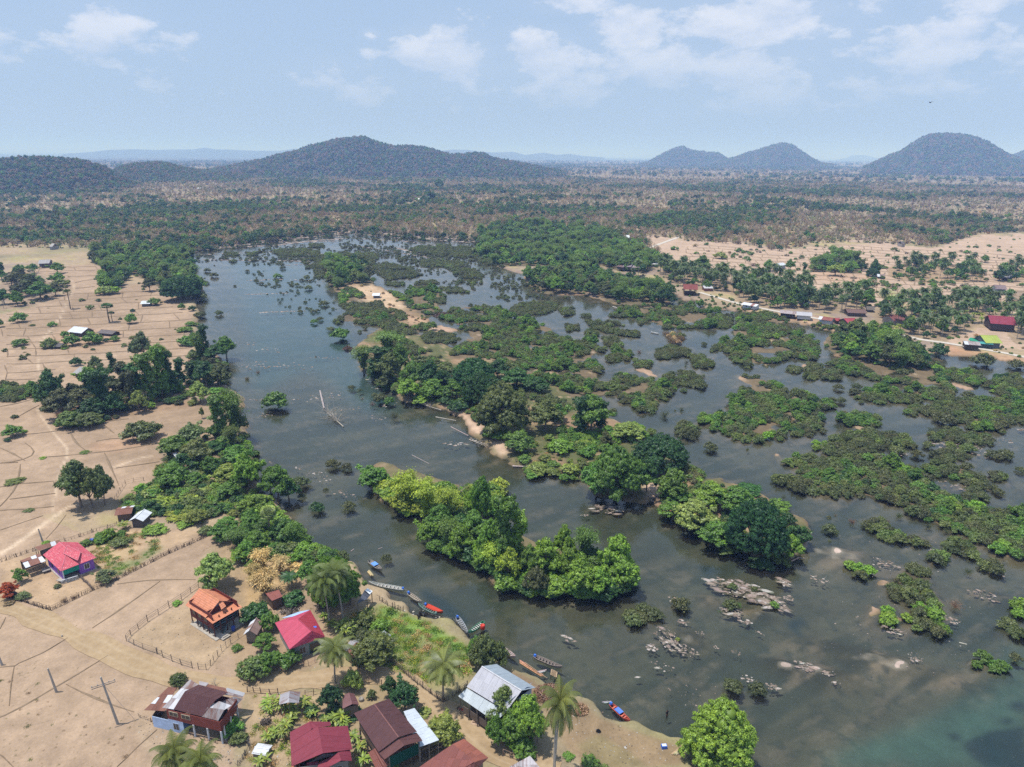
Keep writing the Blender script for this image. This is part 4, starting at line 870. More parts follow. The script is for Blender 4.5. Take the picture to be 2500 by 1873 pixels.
    for s in range(4):        # grass and herb tuft cluster
        n = 260; q = RS_.normal(size=(n, 3))*np.array([.8, .8, 0]); q[:, 2] = RS_.uniform(.05, .55, n)*np.exp(-(q[:, 0]**2+q[:, 1]**2)*.5); T = RS_.normal(size=(n, 3))*.5+np.array([0, 0, 1])
        add('tuft', fmesh('tuft', quads(q, RS_.normal(size=(n, 3)), .2, .28, T)), None, .7, 3)
    for s in range(5):        # light versions for distance
        L = rl(7, 2.5, 2.6, 5.6, 1.2, 2.0, s+161)
        tr = joinq([tube([(0, 0, -.5), (.1, 0, 3.5)], [.3, .2], 4)])
        q = joinq([crown(L, 9, 10, .52, .8, zmin=-.2), tr]); add('fartree', fmesh('far_tree', q), None, 7.5, 8)
    for s in range(3):
        L = rl(6, 2.0, 2.6, 5.6, 1.1, 1.7, s+181); q = joinq([crown(L, 9, 11, .34, .75, .16, body=False, zmin=-.5)]+[tube([(0, 0, -.5), (l[0]*.3, l[1]*.3, 2.3), l[:3]], [.14, .1, .05], 3) for l in L]); add('farbare', fmesh('far_bare_tree', q), None, 7, 6.5)
    for s in range(3):
        L = rl(5, 1.7, .5, 1.7, .8, 1.2, s+201); add('farbush', fmesh('far_bush', crown(L, 8, 9, .36, .5, zmin=-.1)), None, 2.5, 5)
build_protos()
for k_, l_ in PR.items():
    pass
TINT = {'green': (.052,.125,.022), 'dgreen': (.028,.072,.018), 'bright': (.082,.175,.024), 'lime': (.135,.215,.032), 'olive': (.082,.115,.032), 'dolive': (.060,.072,.028), 'greyg': (.10,.135,.06), 'straw': (.52,.37,.17), 'palm': (.048,.080,.022),
        'bamboo': (.075,.130,.028), 'brown': (.15,.105,.075), 'grey': (.20,.165,.14), 'banana': (.075,.125,.025), 'yellow': (.125,.165,.035), 'npalm': (.085,.105,.026), 'mango': (.022,.066,.020), 'flame': (.50,.10,.02), 'pale': (.115,.185,.055), 'bush': (.070,.086,.032), 'palegreen': (.12,.19,.055), 'purple': (.15,.11,.10)}
CAT = {'broad': 'tree', 'big': 'tree', 'tall': 'tree', 'rain': 'tree', 'bamboo': 'bamboo', 'palm': 'palm tree', 'sugar': 'palm tree', 'banana': 'banana plant', 'bush': 'bush', 'shrub': 'shrub', 'dry': 'dead bush', 'bare': 'dead tree', 'fartree': 'tree', 'farbare': 'tree', 'farbush': 'bush', 'tuft': 'herb'}
NAME = {'broad': 'broadleaf_tree', 'big': 'large_tree', 'tall': 'creeper_hung_tree', 'rain': 'dome_crowned_tree', 'bamboo': 'bamboo_clump', 'palm': 'coconut_palm', 'sugar': 'sugar_palm', 'banana': 'banana_plant', 'bush': 'river_bush', 'shrub': 'leafy_shrub', 'dry': 'twig_bush', 'bare': 'leafless_tree', 'fartree': 'distant_tree', 'farbare': 'distant_bare_tree', 'farbush': 'distant_bush', 'tuft': 'weed_tuft'}
for _k in TINT:
    if _k not in ('straw','flame'): TINT[_k] = tuple(c*f*(q_ if _k in ('green', 'bright', 'lime', 'pale', 'palegreen', 'banana') else 1) for c, f, q_ in zip(TINT[_k], (1.75, 1.68, 1.4) if _k not in ('bush','dolive','brown','grey','purple','mango','dgreen') else (1.75, 1.7, 1.4), (1.38, 1.16, 1.0)))
PART = {'palm': 'fronds', 'sugar': 'fronds', 'bamboo': 'foliage'}
TWORD = {'npalm': 'yellowish green', 'green': 'green', 'dgreen': 'dark green', 'bright': 'bright green', 'lime': 'lime green', 'olive': 'olive green', 'dolive': 'dull dark green', 'greyg': 'grey green', 'straw': 'dry straw coloured', 'palm': 'green', 'bamboo': 'fresh green', 'brown': 'brown', 'grey': 'grey brown',
         'banana': 'yellow green', 'yellow': 'yellow green', 'mango': 'deep green', 'flame': 'orange red flowering', 'pale': 'pale green', 'bush': 'dull olive', 'palegreen': 'light green', 'purple': 'purplish brown'}
NOUN = {'broad': 'tree with rounded leafy crown', 'big': 'large spreading tree with dense crown', 'tall': 'tall narrow tree hung with creepers', 'rain': 'wide dome shaped tree', 'bamboo': 'feathery bamboo clump', 'palm': 'coconut palm', 'sugar': 'fan leaved sugar palm', 'banana': 'banana plant with long arching leaves',
        'bush': 'low bush', 'shrub': 'leafy shrub', 'dry': 'bare twig bush', 'bare': 'leafless tree', 'fartree': 'tree', 'farbare': 'leafless tree', 'farbush': 'bush', 'tuft': 'tuft'}
PLANTS = []    # records for labels: (object, u, kind, tint name, where)
def jit(c, a=.16):
    k = 1+random.uniform(-a, a); return tuple(max(0, x*k*(1+random.uniform(-a*.5, a*.5))) for x in c)
def plant(kind, x, y, z, sx, sz, tint, where, var=None, rz=None, detail=True):
    random.seed(int(abs(x*71+y*37))); cr, tr, hh, ww = PR[kind][var if var is not None else random.randrange(len(PR[kind]))]
    rz = random.uniform(0, 6.28) if rz is None else rz
    tc = jit(TINT[tint] if isinstance(tint, str) else tint)
    if tr is not None and detail:
        o = link(NAME[kind], None, None, (x, y, z), rz, (sx, sx, sz)); o.empty_display_size = .5
        a = link(PART.get(kind, 'crown'), cr, o); setp(a, tint=tc)
        link('trunk' if kind != 'bamboo' else 'culms', tr, o)
    else:
        o = link(NAME[kind], cr, None, (x, y, z), rz, (sx, sx, sz)); setp(o, tint=tc)
    o['category'] = CAT[kind]
    PLANTS.append((o, xyz2uv(x, y, z), kind, tint, where)); return o
def tree(kind, t, xb, yb, ytop, w, tint, where, var=None, rz=None):
    """xb, yb: foot of the plant in tile pixels; ytop: highest foliage; w: crown width"""
    s = TILES[t][2]; x, y, z = P1(t, xb, yb); m = mpp(x, y, z); cr, tr, hh, ww = PR[kind][0]
    dep = math.atan2(CH-z, math.hypot(x, y)); wm_ = w/s*m; vis = (yb-ytop)/s*m
    if kind in ('bush', 'shrub', 'dry', 'tuft'): hm = max(.5, (vis-.5*wm_*math.sin(dep))/math.cos(dep))
    else: hm = max(1.5, (vis-.12*wm_*math.sin(dep))/math.cos(dep))
    return plant(kind, x, y, z-.05, wm_/ww, hm/hh, tint, where, var, rz)
def bushc(t, cx, cy, r, kind='bush', tint='bush', where='', hk=1.0):
    """bush given by the middle of its outline and its radius in tile pixels"""
    s = TILES[t][2]; x, y, z = P1(t, cx, cy+r*.45); m = mpp(x, y, z); w = 2*r/s*m; cr, tr, hh, ww = PR[kind][0]
    return plant(kind, x, y, z-.1, w/ww, w/ww*hk, tint, where)
# ---- individually placed trees
def many(t, where, rows_):
    for r in rows_: tree(r[0], t, *r[1:5], tint=r[5], where=where, **({'var': r[6] % len(PR[r[0]])} if len(r) > 6 else {}))
many('A', 'in the paddies at the left edge', [('broad',85,1170,1090,112,'green'),('shrub',50,1200,1170,40,'dgreen'),('shrub',0,500,430,50,'green'),('shrub',150,1145,1120,36,'bright')])
many('A', 'in the middle of the near paddy', [('broad',500,1600,1290,235,'olive',0),('broad',570,1605,1340,150,'olive',1),('broad',643,1590,1320,120,'greyg',2)])
many('A', 'alone on the paddy above the small hut', [('shrub',880,1185,1030,212,'olive')])
G1 = 'in the dark grove on the left paddies'
many('A', G1, [('broad',330,1000,745,150,'dgreen'),('broad',290,985,835,120,'green'),('broad',390,1060,860,180,'dolive'),('broad',500,1000,860,160,'dolive'),('tall',640,1030,745,170,'dgreen'),('broad',570,1060,920,160,'dgreen'),('bamboo',740,1020,890,95,'bamboo'),('tall',765,900,705,120,'dolive'),
     ('tall',690,770,650,62,'dgreen'),('broad',600,800,665,85,'greyg'),('tall',850,970,715,130,'dgreen'),('tall',930,960,650,140,'green'),('tall',1000,930,603,120,'green'),('tall',1045,910,640,100,'dgreen'),('tall',1110,865,683,85,'dgreen'),('broad',885,700,512,100,'greyg'),('broad',840,690,560,80,'dgreen'),
     ('broad',860,1025,870,92,'pale'),('bare',905,1015,820,60,'grey'),('broad',1230,960,820,112,'palegreen'),('shrub',930,1000,945,60,'bright'),('tall',820,1000,760,100,'dolive'),('broad',440,1110,1000,150,'olive'),('broad',560,1110,1010,150,'olive'),('shrub',400,1115,1030,110,'green'),('shrub',610,1090,1050,70,'bright'),('broad',330,960,900,110,'dgreen'),
     ('broad',560,880,730,120,'green'),('broad',690,900,790,130,'dolive'),('shrub',1185,975,925,60,'palegreen'),('broad',460,960,830,120,'dolive'),('tall',560,960,780,100,'dgreen'),('broad',700,1040,900,120,'dgreen'),('shrub',480,1110,1040,100,'green'),('tall',1070,900,760,90,'dgreen')])
many('A', 'on the left river bank beside the dark grove', [('tall',1190,840,700,100,'dgreen'),('broad',1270,865,690,150,'dgreen'),('broad',1350,865,710,120,'dolive'),('tall',1262,690,480,72,'dgreen'),('bamboo',1222,700,525,80,'bamboo'),('broad',1390,690,540,115,'green'),('broad',1320,700,600,130,'dgreen'),('shrub',1150,605,530,120,'green'),
     ('shrub',1140,525,480,90,'green'),('shrub',1190,490,460,60,'olive'),('shrub',1320,900,850,110,'green'),('broad',1240,800,700,110,'dgreen'),('broad',1300,790,680,120,'dolive'),('shrub',1190,700,620,90,'olive')])
G2 = 'on the left river bank above the village gardens'
many('A', G2, [('tall',1350,1185,905,140,'green'),('bamboo',1445,1170,900,170,'bamboo'),('bamboo',1400,1020,870,110,'bamboo'),('broad',1470,1160,1010,110,'olive'),('broad',1185,1210,1075,165,'greyg'),('broad',1080,1300,1150,175,'green'),('broad',1070,1480,1310,190,'green'),('broad',1130,1400,1260,150,'dgreen'),('broad',1220,1360,1170,190,'olive'),
     ('broad',1320,1270,1190,120,'dgreen'),('broad',1460,1330,1210,165,'green'),('broad',1530,1440,1300,150,'green'),('broad',1400,1450,1330,150,'yellow'),('broad',1400,1550,1440,140,'green'),('shrub',940,1530,1445,140,'yellow'),('shrub',1110,1500,1450,120,'green'),('broad',1300,1400,1280,120,'green'),('broad',1200,1470,1380,110,'green'),
     ('shrub',795,1560,1505,95,'yellow'),('shrub',1000,1600,1510,150,'lime'),('shrub',1120,1640,1560,220,'lime'),('shrub',1225,1660,1590,170,'yellow'),('shrub',880,1645,1585,120,'yellow'),('bamboo',1430,1240,1090,110,'olive'),('shrub',1330,1570,1510,120,'green'),('palm',1185,1450,1370,70,'palm'),('shrub',1500,1190,1130,70,'olive'),('broad',1000,1500,1440,90,'green'),
     ('broad',1480,1480,1360,110,'green'),('shrub',1260,1510,1450,110,'palegreen'),('shrub',1060,1600,1540,110,'yellow'),('shrub',1180,1560,1500,110,'lime')])
many('B', 'on the small wooded islet off the left bank', [('broad',200,1560,1330,180,'green'),('broad',150,1500,1350,110,'green'),('bush',340,1470,1385,110,'bush'),('broad',265,1560,1420,130,'dgreen'),('bush',345,1545,1500,50,'bush'),('shrub',180,1400,1345,120,'green')])
many('B', 'at the river edge beside the fan palm', [('broad',20,1500,1245,160,'bright'),('broad',90,1660,1510,180,'bright'),('sugar',150,1740,1590,100,'pale'),('broad',30,1640,1520,120,'bright'),('broad',160,1700,1560,120,'bright')])
many('A', 'standing alone in the upper left paddies', [('sugar',432,388,262,58,'palm'),('sugar',672,470,348,76,'dgreen'),('sugar',690,468,400,44,'dgreen'),('shrub',805,478,403,70,'green'),('shrub',125,470,395,88,'green'),('shrub',325,495,455,52,'green'),('broad',358,170,98,80,'green'),('shrub',125,612,558,90,'green'),('shrub',310,625,548,98,'olive'),
     ('shrub',445,612,530,98,'green'),('shrub',400,560,508,52,'green'),('shrub',570,600,500,108,'green'),('shrub',705,585,542,62,'green'),('shrub',655,590,555,40,'dgreen'),('shrub',470,735,670,68,'dgreen'),('shrub',945,365,302,80,'green'),('shrub',1115,390,345,42,'green'),('shrub',815,405,380,30,'dgreen'),('shrub',605,342,320,36,'dgreen'),
     ('shrub',90,1055,1025,42,'dolive'),('shrub',200,492,475,34,'olive'),('shrub',262,1305,1285,40,'bright'),('shrub',90,1450,1410,110,'olive'),('shrub',180,1625,1605,60,'olive'),('shrub',570,640,622,26,'dgreen'),('shrub',520,1268,1248,60,'olive'),('shrub',395,635,618,36,'bright'),('broad',1240,1060,985,30,'yellow')])
many('A', 'in the far grove left of the upper fields', [('sugar',690,220,118,46,'dgreen'),('broad',200,300,165,130,'dolive'),('broad',250,330,210,140,'green'),('broad',30,360,262,90,'dgreen'),('shrub',370,250,192,100,'olive'),('shrub',650,300,225,100,'palegreen'),('shrub',700,295,238,80,'bright'),('tall',20,190,100,40,'dgreen'),('broad',120,180,112,60,'green'),('sugar',160,300,170,50,'dolive')])
many('A', 'at the top end of the left river bank', [('rain',1110,335,165,235,'dgreen'),('broad',1190,320,170,110,'dgreen'),('bush',1225,330,265,90,'olive'),('broad',920,280,190,80,'dolive'),('shrub',1180,400,360,50,'dgreen'),('shrub',1225,440,390,70,'dolive'),('shrub',1170,490,455,60,'green')])
I2 = 'on the wooded spine of the long island'
many('B', I2, [('bamboo',725,770,600,150,'bamboo'),('bamboo',870,660,520,200,'bamboo'),('tall',820,810,610,160,'dgreen'),('broad',880,860,640,150,'olive'),('broad',950,800,590,125,'green'),('broad',860,875,775,115,'dolive'),('broad',1030,880,690,150,'green'),('broad',1130,890,690,150,'dgreen'),('broad',1000,945,800,140,'bright'),
     ('broad',1150,940,800,150,'green'),('broad',1270,945,815,130,'green'),('rain',1400,890,665,290,'mango'),('rain',1440,975,755,235,'dgreen',1),('shrub',1300,1010,925,115,'dgreen'),('shrub',1450,1065,985,120,'dgreen'),('shrub',1530,1185,1060,140,'green'),('tall',780,830,690,90,'dgreen'),('broad',1080,960,900,110,'bright'),('broad',1210,860,750,110,'dgreen'),('shrub',1070,720,650,110,'bush'),('shrub',1200,790,700,110,'bush')])
many('C', I2, [('big',70,1160,815,360,'olive'),('broad',330,1130,930,200,'olive'),('broad',400,1080,960,130,'green'),('tall',550,1150,920,120,'dgreen'),('broad',610,1150,900,220,'green'),('tall',660,1140,940,100,'dgreen'),('broad',170,1260,1120,190,'green'),('shrub',420,1260,1150,160,'bright'),('shrub',590,1295,1205,100,'green'),('shrub',480,1390,1310,120,'yellow'),
     ('shrub',290,1375,1285,160,'yellow'),('shrub',200,1325,1260,90,'green'),('rain',1020,1380,1135,360,'mango'),('big',760,1540,1185,330,'green'),('broad',640,1520,1290,190,'green'),('broad',870,1540,1300,200,'green'),('broad',950,1510,1290,140,'dgreen'),('broad',830,1180,1070,200,'palegreen'),('broad',710,1180,1095,100,'green'),('broad',1110,1560,1345,190,'green'),
     ('shrub',1215,1420,1340,180,'dolive'),('shrub',1260,1420,1370,100,'olive'),('shrub',560,1230,1170,100,'yellow'),('shrub',330,1320,1260,80,'yellow'),('shrub',500,1240,1180,80,'olive'),('broad',30,980,800,140,'dgreen'),('shrub',60,1180,1110,110,'green'),('broad',700,1240,1130,80,'dolive'),('shrub',440,1190,1130,80,'green'),('shrub',560,1370,1300,80,'olive'),('shrub',380,1400,1340,90,'yellow'),
     ('broad',280,900,790,150,'dgreen'),('broad',150,880,740,180,'dgreen'),('broad',40,820,690,140,'dgreen'),('shrub',380,1350,1300,80,'green'),('shrub',250,1420,1370,80,'green'),('shrub',450,1430,1380,70,'green'),('shrub',640,1220,1170,80,'green')])
many('N', 'on the lowest wooded island at centre right', [('rain',1843,1352,1205,150,'mango'),('broad',1690,1290,1212,92,'pale'),('broad',1650,1225,1185,80,'green'),('broad',1735,1240,1172,90,'bright'),('broad',1795,1255,1182,90,'green'),('shrub',1945,1325,1262,62,'dgreen'),('broad',1930,1368,1302,52,'bright'),('broad',1755,1325,1262,90,'green'),('shrub',1830,1200,1170,60,'dgreen'),('shrub',1905,1370,1345,50,'olive'),
     ('broad',1640,1270,1220,60,'green'),('shrub',1700,1215,1185,60,'olive'),('shrub',1800,1320,1280,60,'dolive'),('shrub',1900,1240,1210,60,'green'),('shrub',1860,1380,1350,60,'dgreen'),('shrub',1720,1300,1275,50,'yellow'),('shrub',1780,1340,1310,60,'olive')])
I1 = 'on the near river island'
many('B', I1, [('broad',780,1475,1335,180,'green'),('shrub',900,1480,1400,120,'green'),('shrub',850,1520,1450,110,'green'),('bamboo',1000,1620,1375,210,'lime'),('bamboo',1110,1640,1420,190,'lime',1),('bamboo',1225,1660,1480,170,'lime',2),('broad',950,1640,1500,130,'lime'),('bare',1320,1560,1390,90,'grey'),('broad',1450,1700,1390,130,'green'),('broad',1400,1660,1460,120,'bright')])
many('G', I1, [('broad',-10,330,30,150,'green'),('tall',70,380,-90,190,'green',1),('tall',170,350,0,170,'bright',2),('broad',110,440,220,160,'lime'),('broad',290,515,330,150,'dolive'),('broad',340,420,160,200,'bright'),('broad',470,330,75,140,'bright'),('bamboo',600,330,100,190,'bamboo'),('shrub',385,510,400,110,'greyg'),('broad',580,530,270,220,'bright'),('broad',690,535,340,160,'bright'),
     ('broad',800,440,140,210,'bright'),('broad',850,500,280,210,'bright'),('broad',250,430,200,160,'green'),('broad',30,400,220,130,'bright'),('shrub',180,480,380,110,'green'),('broad',420,420,250,140,'green'),('broad',500,440,220,140,'bright'),('shrub',650,530,440,110,'green'),('shrub',780,500,400,120,'bright'),('broad',-60,360,200,130,'bright')])
many('F', I1, [('broad',1180,200,40,150,'bright'),('broad',1260,130,-60,160,'green'),('bamboo',1330,230,30,170,'bamboo'),('broad',1400,280,60,160,'bright'),('broad',1490,220,-20,170,'green'),('broad',1540,330,150,150,'bright'),('shrub',1230,250,150,110,'green'),('bamboo',1620,390,200,170,'lime'),('shrub',1420,310,230,110,'olive'),('broad',1600,260,60,150,'green')])
V1 = 'around the pink roofed houses by the road'
many('E', 'beside the orange stilt house', [('broad',1400,495,250,230,'pale'),('shrub',1630,700,560,150,'dgreen'),('shrub',1150,600,560,60,'bright'),('shrub',1540,895,840,70,'green')])
many('E', 'in the yard of the pink tiled house', [('broad',60,560,440,105,'flame'),('broad',140,455,355,85,'green'),('shrub',150,560,495,90,'greyg'),('broad',690,455,362,115,'greyg'),('shrub',300,205,175,52,'bright'),('dry',418,585,540,50,'brown'),('dry',482,560,530,42,'brown'),('shrub',375,490,455,50,'dolive'),('shrub',60,600,560,60,'brown')])
many('E', 'beside the road at the long rusty roofed house', [('shrub',1160,1120,1015,110,'olive'),('shrub',1500,1420,1305,160,'green'),('shrub',1550,1490,1400,110,'olive'),('bare',1400,1130,1065,80,'grey')])
many('E', 'in the hedge at the end of the garden fence', [('shrub',660,195,125,90,'green'),('shrub',780,215,140,120,'olive'),('shrub',1010,130,55,150,'bright'),('broad',1430,190,60,140,'green'),('bamboo',1540,230,100,150,'bamboo'),('broad',1610,310,170,130,'green'),('broad',1480,120,20,140,'green'),('broad',1600,160,60,130,'dgreen'),('broad',1280,70,-30,120,'yellow'),('shrub',1340,140,70,100,'olive'),('banana',820,110,50,80,'banana'),('shrub',1200,90,30,110,'bright'),('broad',1560,330,230,110,'bright'),('broad',1660,380,280,100,'green')])
many('E', 'at the bottom edge below the power pole', [('palm',1200,1900,1490,230,'npalm'),('palm',1375,1960,1550,210,'npalm',1)])
many('F', V1, [('shrub',75,690,535,180,'dgreen'),('shrub',160,770,620,125,'green'),('broad',130,900,780,125,'green'),('shrub',55,1065,885,200,'olive'),('broad',150,1045,900,120,'green'),('shrub',282,1000,850,145,'green'),('broad',200,990,900,100,'green'),('shrub',310,590,480,150,'dgreen'),('shrub',560,600,480,130,'dgreen')])
many('F', 'in the dry thicket behind the pink metal roofed house', [('bamboo',110,390,240,170,'straw'),('bamboo',230,400,275,140,'straw',1),('bamboo',130,540,375,220,'straw',2),('shrub',330,380,300,120,'straw'),('bamboo',60,480,330,130,'straw',1)])
many('F', 'by the riverside shelter', [('rain',580,600,262,330,'green'),('broad',420,470,300,160,'green'),('broad',680,600,400,150,'green'),('broad',560,330,248,120,'dgreen'),('palm',545,735,385,185,'npalm',0),('palm',632,700,335,200,'npalm',1),('palm',300,490,400,110,'dgreen',2)])
many('F', 'on the wooded bank above the boats', [('broad',80,260,110,150,'green'),('broad',180,290,195,100,'green'),('broad',250,200,30,180,'green'),('broad',40,320,220,130,'dgreen'),('bamboo',310,230,60,130,'bamboo'),('shrub',400,270,195,120,'green'),('shrub',300,330,240,90,'bright'),('shrub',580,310,260,90,'green'),('broad',120,180,30,140,'green'),('sugar',168,205,-30,110,'greyg'),('broad',20,200,60,130,'green'),('broad',210,120,-10,150,'bright'),('broad',330,180,90,110,'green'),('broad',50,120,-30,140,'green')])
many('F', 'beside the road in front of the pink metal roofed house', [('palm',580,1115,850,215,'npalm',2),('shrub',695,1150,975,125,'palegreen'),('broad',835,1000,790,260,'olive'),('banana',425,900,850,50,'banana')])
many('F', 'in the gardens between the dark roofed houses', [('broad',555,1290,1115,150,'mango'),('broad',935,1200,1072,105,'dgreen'),('broad',1035,1290,1092,185,'mango'),('shrub',700,1320,1250,120,'dgreen'),('shrub',560,1330,1260,150,'dgreen'),('broad',1300,1500,1315,200,'yellow'),('shrub',1160,1310,1255,90,'palegreen'),('broad',965,1650,1590,85,'green'),('shrub',1220,1420,1340,100,'yellow'),('shrub',430,1300,1225,100,'dgreen'),('shrub',820,1210,1135,60,'greyg')])
for (x, y, yt, w) in [(620,770,680,110),(575,740,690,80),(660,800,720,90),(515,710,650,70),(135,1260,1220,100),(210,1285,1200,100),(290,1300,1250,110),(385,1260,1190,110),(265,1400,1330,110),(190,1450,1385,90),(165,1480,1420,90),(110,1640,1570,110),(240,1480,1400,80),(700,1500,1430,100),(735,1560,1490,100),(760,1640,1570,110),(600,1380,1300,130),(650,1390,1330,100),(540,1370,1320,90),(160,1300,1240,70),(440,1330,1290,70),(330,1340,1300,70),(290,1350,1310,70)]:
    tree('banana', 'F', x, y, yt, w, 'banana', 'in the banana garden of the lower village')
many('F', 'at the river edge behind the grey metal roofed house', [('broad',1555,1040,790,190,'olive'),('broad',1500,960,800,120,'green'),('broad',1640,1020,840,140,'olive'),('shrub',1340,925,855,90,'green'),('palm',1282,1215,935,240,'npalm',0)])
many('G', 'in front of the grey metal roofed house', [('broad',75,1390,1135,210,'olive'),('broad',235,1520,1205,225,'bright'),('broad',140,1500,1290,220,'green'),('shrub',200,1560,1400,190,'green'),('broad',30,1530,1330,130,'green'),('palm',405,1760,1240,215,'npalm',1),('broad',120,1420,1260,120,'green'),('broad',300,1490,1330,120,'green')])
many('G', 'on the muddy beach', [('shrub',640,1640,1560,130,'green'),('shrub',500,1595,1545,75,'green'),('shrub',730,1690,1620,90,'olive')])
many('G', 'standing at the water in the lower right foreground', [('big',1470,1660,1235,500,'bright')])
many('C', 'between the far houses and the upper fields', [('broad',1290,150,52,90,'green'),('shrub',1095,90,60,34,'dgreen'),('shrub',1400,80,25,80,'palegreen')])
many('C', 'on the wooded island before the coconut village', [('broad',1060,362,250,125,'dgreen'),('bamboo',560,190,95,120,'bamboo'),('bamboo',800,250,185,110,'bamboo'),('bamboo',960,290,195,110,'bamboo'),('bamboo',770,310,260,90,'bamboo'),('broad',660,230,150,110,'green')])
many('D', 'in the far paddies', [('sugar',400,195,100,36,'dgreen'),('tall',405,200,110,30,'dgreen'),('broad',190,155,80,60,'green'),('broad',320,155,78,60,'green'),('broad',835,185,75,60,'dgreen'),('rain',830,190,130,80,'dgreen'),('broad',600,185,100,100,'palegreen'),('broad',1605,215,130,80,'dgreen'),('sugar',1200,90,35,30,'palm'),('sugar',1235,80,20,30,'palm'),('sugar',670,60,25,26,'palm'),('shrub',1310,65,35,30,'green'),('broad',1520,105,55,40,'green'),('shrub',760,240,200,60,'green'),('shrub',800,245,205,50,'green'),('shrub',910,245,215,50,'olive'),('shrub',960,275,245,30,'green'),('shrub',475,272,258,24,'green'),('shrub',1195,250,215,50,'green'),('shrub',1660,300,262,50,'green'),('shrub',1575,325,285,60,'dgreen'),('shrub',70,100,70,30,'green'),('shrub',130,155,135,30,'green')])
# ---- bushes standing by themselves in the river
WR = 'standing alone in the water of the left channel'
for (x, y, r, k, tn) in [(185,960,75,'shrub','green'),(580,550,58,'shrub','green'),(420,467,22,'shrub','green'),(455,448,22,'bush','bush'),(525,510,26,'bush','bush'),(480,352,30,'bush','bush'),(385,257,25,'bush','bush'),(195,185,27,'bush','green'),(375,195,24,'bush','bush'),(230,135,18,'bush','bush'),(535,385,12,'bush','bush'),
        (700,525,15,'bush','bush'),(730,503,18,'bush','bush'),(1128,640,19,'bush','bush'),(1190,680,18,'bush','bush'),(650,867,24,'bush','bush'),(700,885,16,'bush','bush'),(830,935,45,'bush','bush'),(880,955,32,'shrub','green'),(790,915,22,'bush','bush'),(715,937,13,'dry','grey'),(778,970,22,'dry','purple'),(915,1042,34,'dry','dolive'),(430,680,8,'dry','brown'),
        (535,1337,45,'bush','dolive'),(620,1352,38,'bush','dolive'),(490,1495,18,'bush','dolive'),(440,1600,48,'bush','dgreen'),(630,1590,42,'bush','dolive'),(10,817,16,'dry','dolive'),(75,775,16,'dry','brown')]: bushc('B', x, y, r, k, tn, WR)
for (x, y, r, k, tn) in [(1340,412,27,'bush','bush'),(1440,245,10,'bush','bush'),(1265,227,17,'bush','bush'),(1312,180,26,'bush','bush'),(1270,150,22,'bush','bush'),(1515,815,17,'dry','grey')]: bushc('A', x, y, r, k, tn, WR)
for (x, y, r, k, tn) in [(910,293,35,'bush','dolive'),(1232,588,62,'bush','bush'),(1553,598,52,'bush','bush'),(1210,825,15,'shrub','yellow'),(1565,487,30,'shrub','olive'),(1562,1120,62,'bush','dolive'),(1510,1200,32,'bush','olive'),(1480,640,16,'tuft','olive')]: bushc('F' if x == 910 else 'G', x, y, r, k, tn, 'standing in the shallows of the lower river')
for (x, y, r, k, tn) in [(600,103,46,'bush','bush'),(595,32,17,'bush','bush'),(638,20,11,'dry','brown'),(745,60,26,'dry','brown'),(600,186,12,'bush','bush'),(1050,20,26,'dry','dolive'),(1500,380,26,'dry','dolive'),(1418,602,42,'dry','brown'),(1810,940,42,'bush','dolive'),(132,1142,58,'bush','dolive'),(0,1125,40,'bush','dolive'),(240,600,30,'shrub','green'),(980,60,12,'dry','brown'),(1240,90,26,'dry','dolive'),(1360,120,28,'dry','dolive'),(5,600,22,'bush','green'),(110,500,22,'shrub','olive')]: bushc('H', x, y, r, k, tn, 'standing in the shallows at lower right')
for (x, y, r, k, tn) in [(1345,1230,44,'bush','bush'),(1305,600,19,'bush','bush'),(905,650,17,'dry','brown'),(745,1010,26,'bush','bush'),(1060,1035,34,'dry','bush'),(1165,1003,20,'dry','bush'),(1125,1010,10,'dry','bush'),(1570,1245,12,'dry','bush'),(1300,795,17,'dry','bush'),(575,378,12,'dry','bush'),(1195,712,14,'dry','bush'),(650,757,38,'bush','bush'),(1190,738,12,'dry','bush'),(1555,795,24,'bush','bush')]: bushc('C', x, y, r, k, tn, 'standing in the right hand channels')
for (x, y, r, k, tn) in [(635,947,32,'bush','bush'),(620,865,32,'bush','bush'),(730,862,32,'bush','bush'),(760,955,18,'bush','bush'),(1285,1115,26,'bush','bush'),(1270,1060,60,'bush','bush'),(1170,1218,35,'bush','bush'),(1105,1275,40,'bush','bush'),(980,1250,46,'bush','bush'),(1300,1220,30,'shrub','yellow'),(1410,1235,45,'bush','olive'),(1735,1370,30,'bush','bush'),(1600,1505,34,'bush','bush'),(1740,1620,32,'bush','bush'),(285,1535,14,'dry','bush'),(60,1250,10,'dry','bush'),
        (525,1130,24,'bush','bush'),(1410,915,40,'bush','bush'),(1500,700,66,'bush','bush'),(1700,725,50,'bush','bush'),(1230,650,55,'shrub','dgreen'),(1540,690,30,'bush','bush'),(1090,1355,22,'dry','bush')]: bushc('D', x, y, r, k, tn, 'standing in the right hand channels')
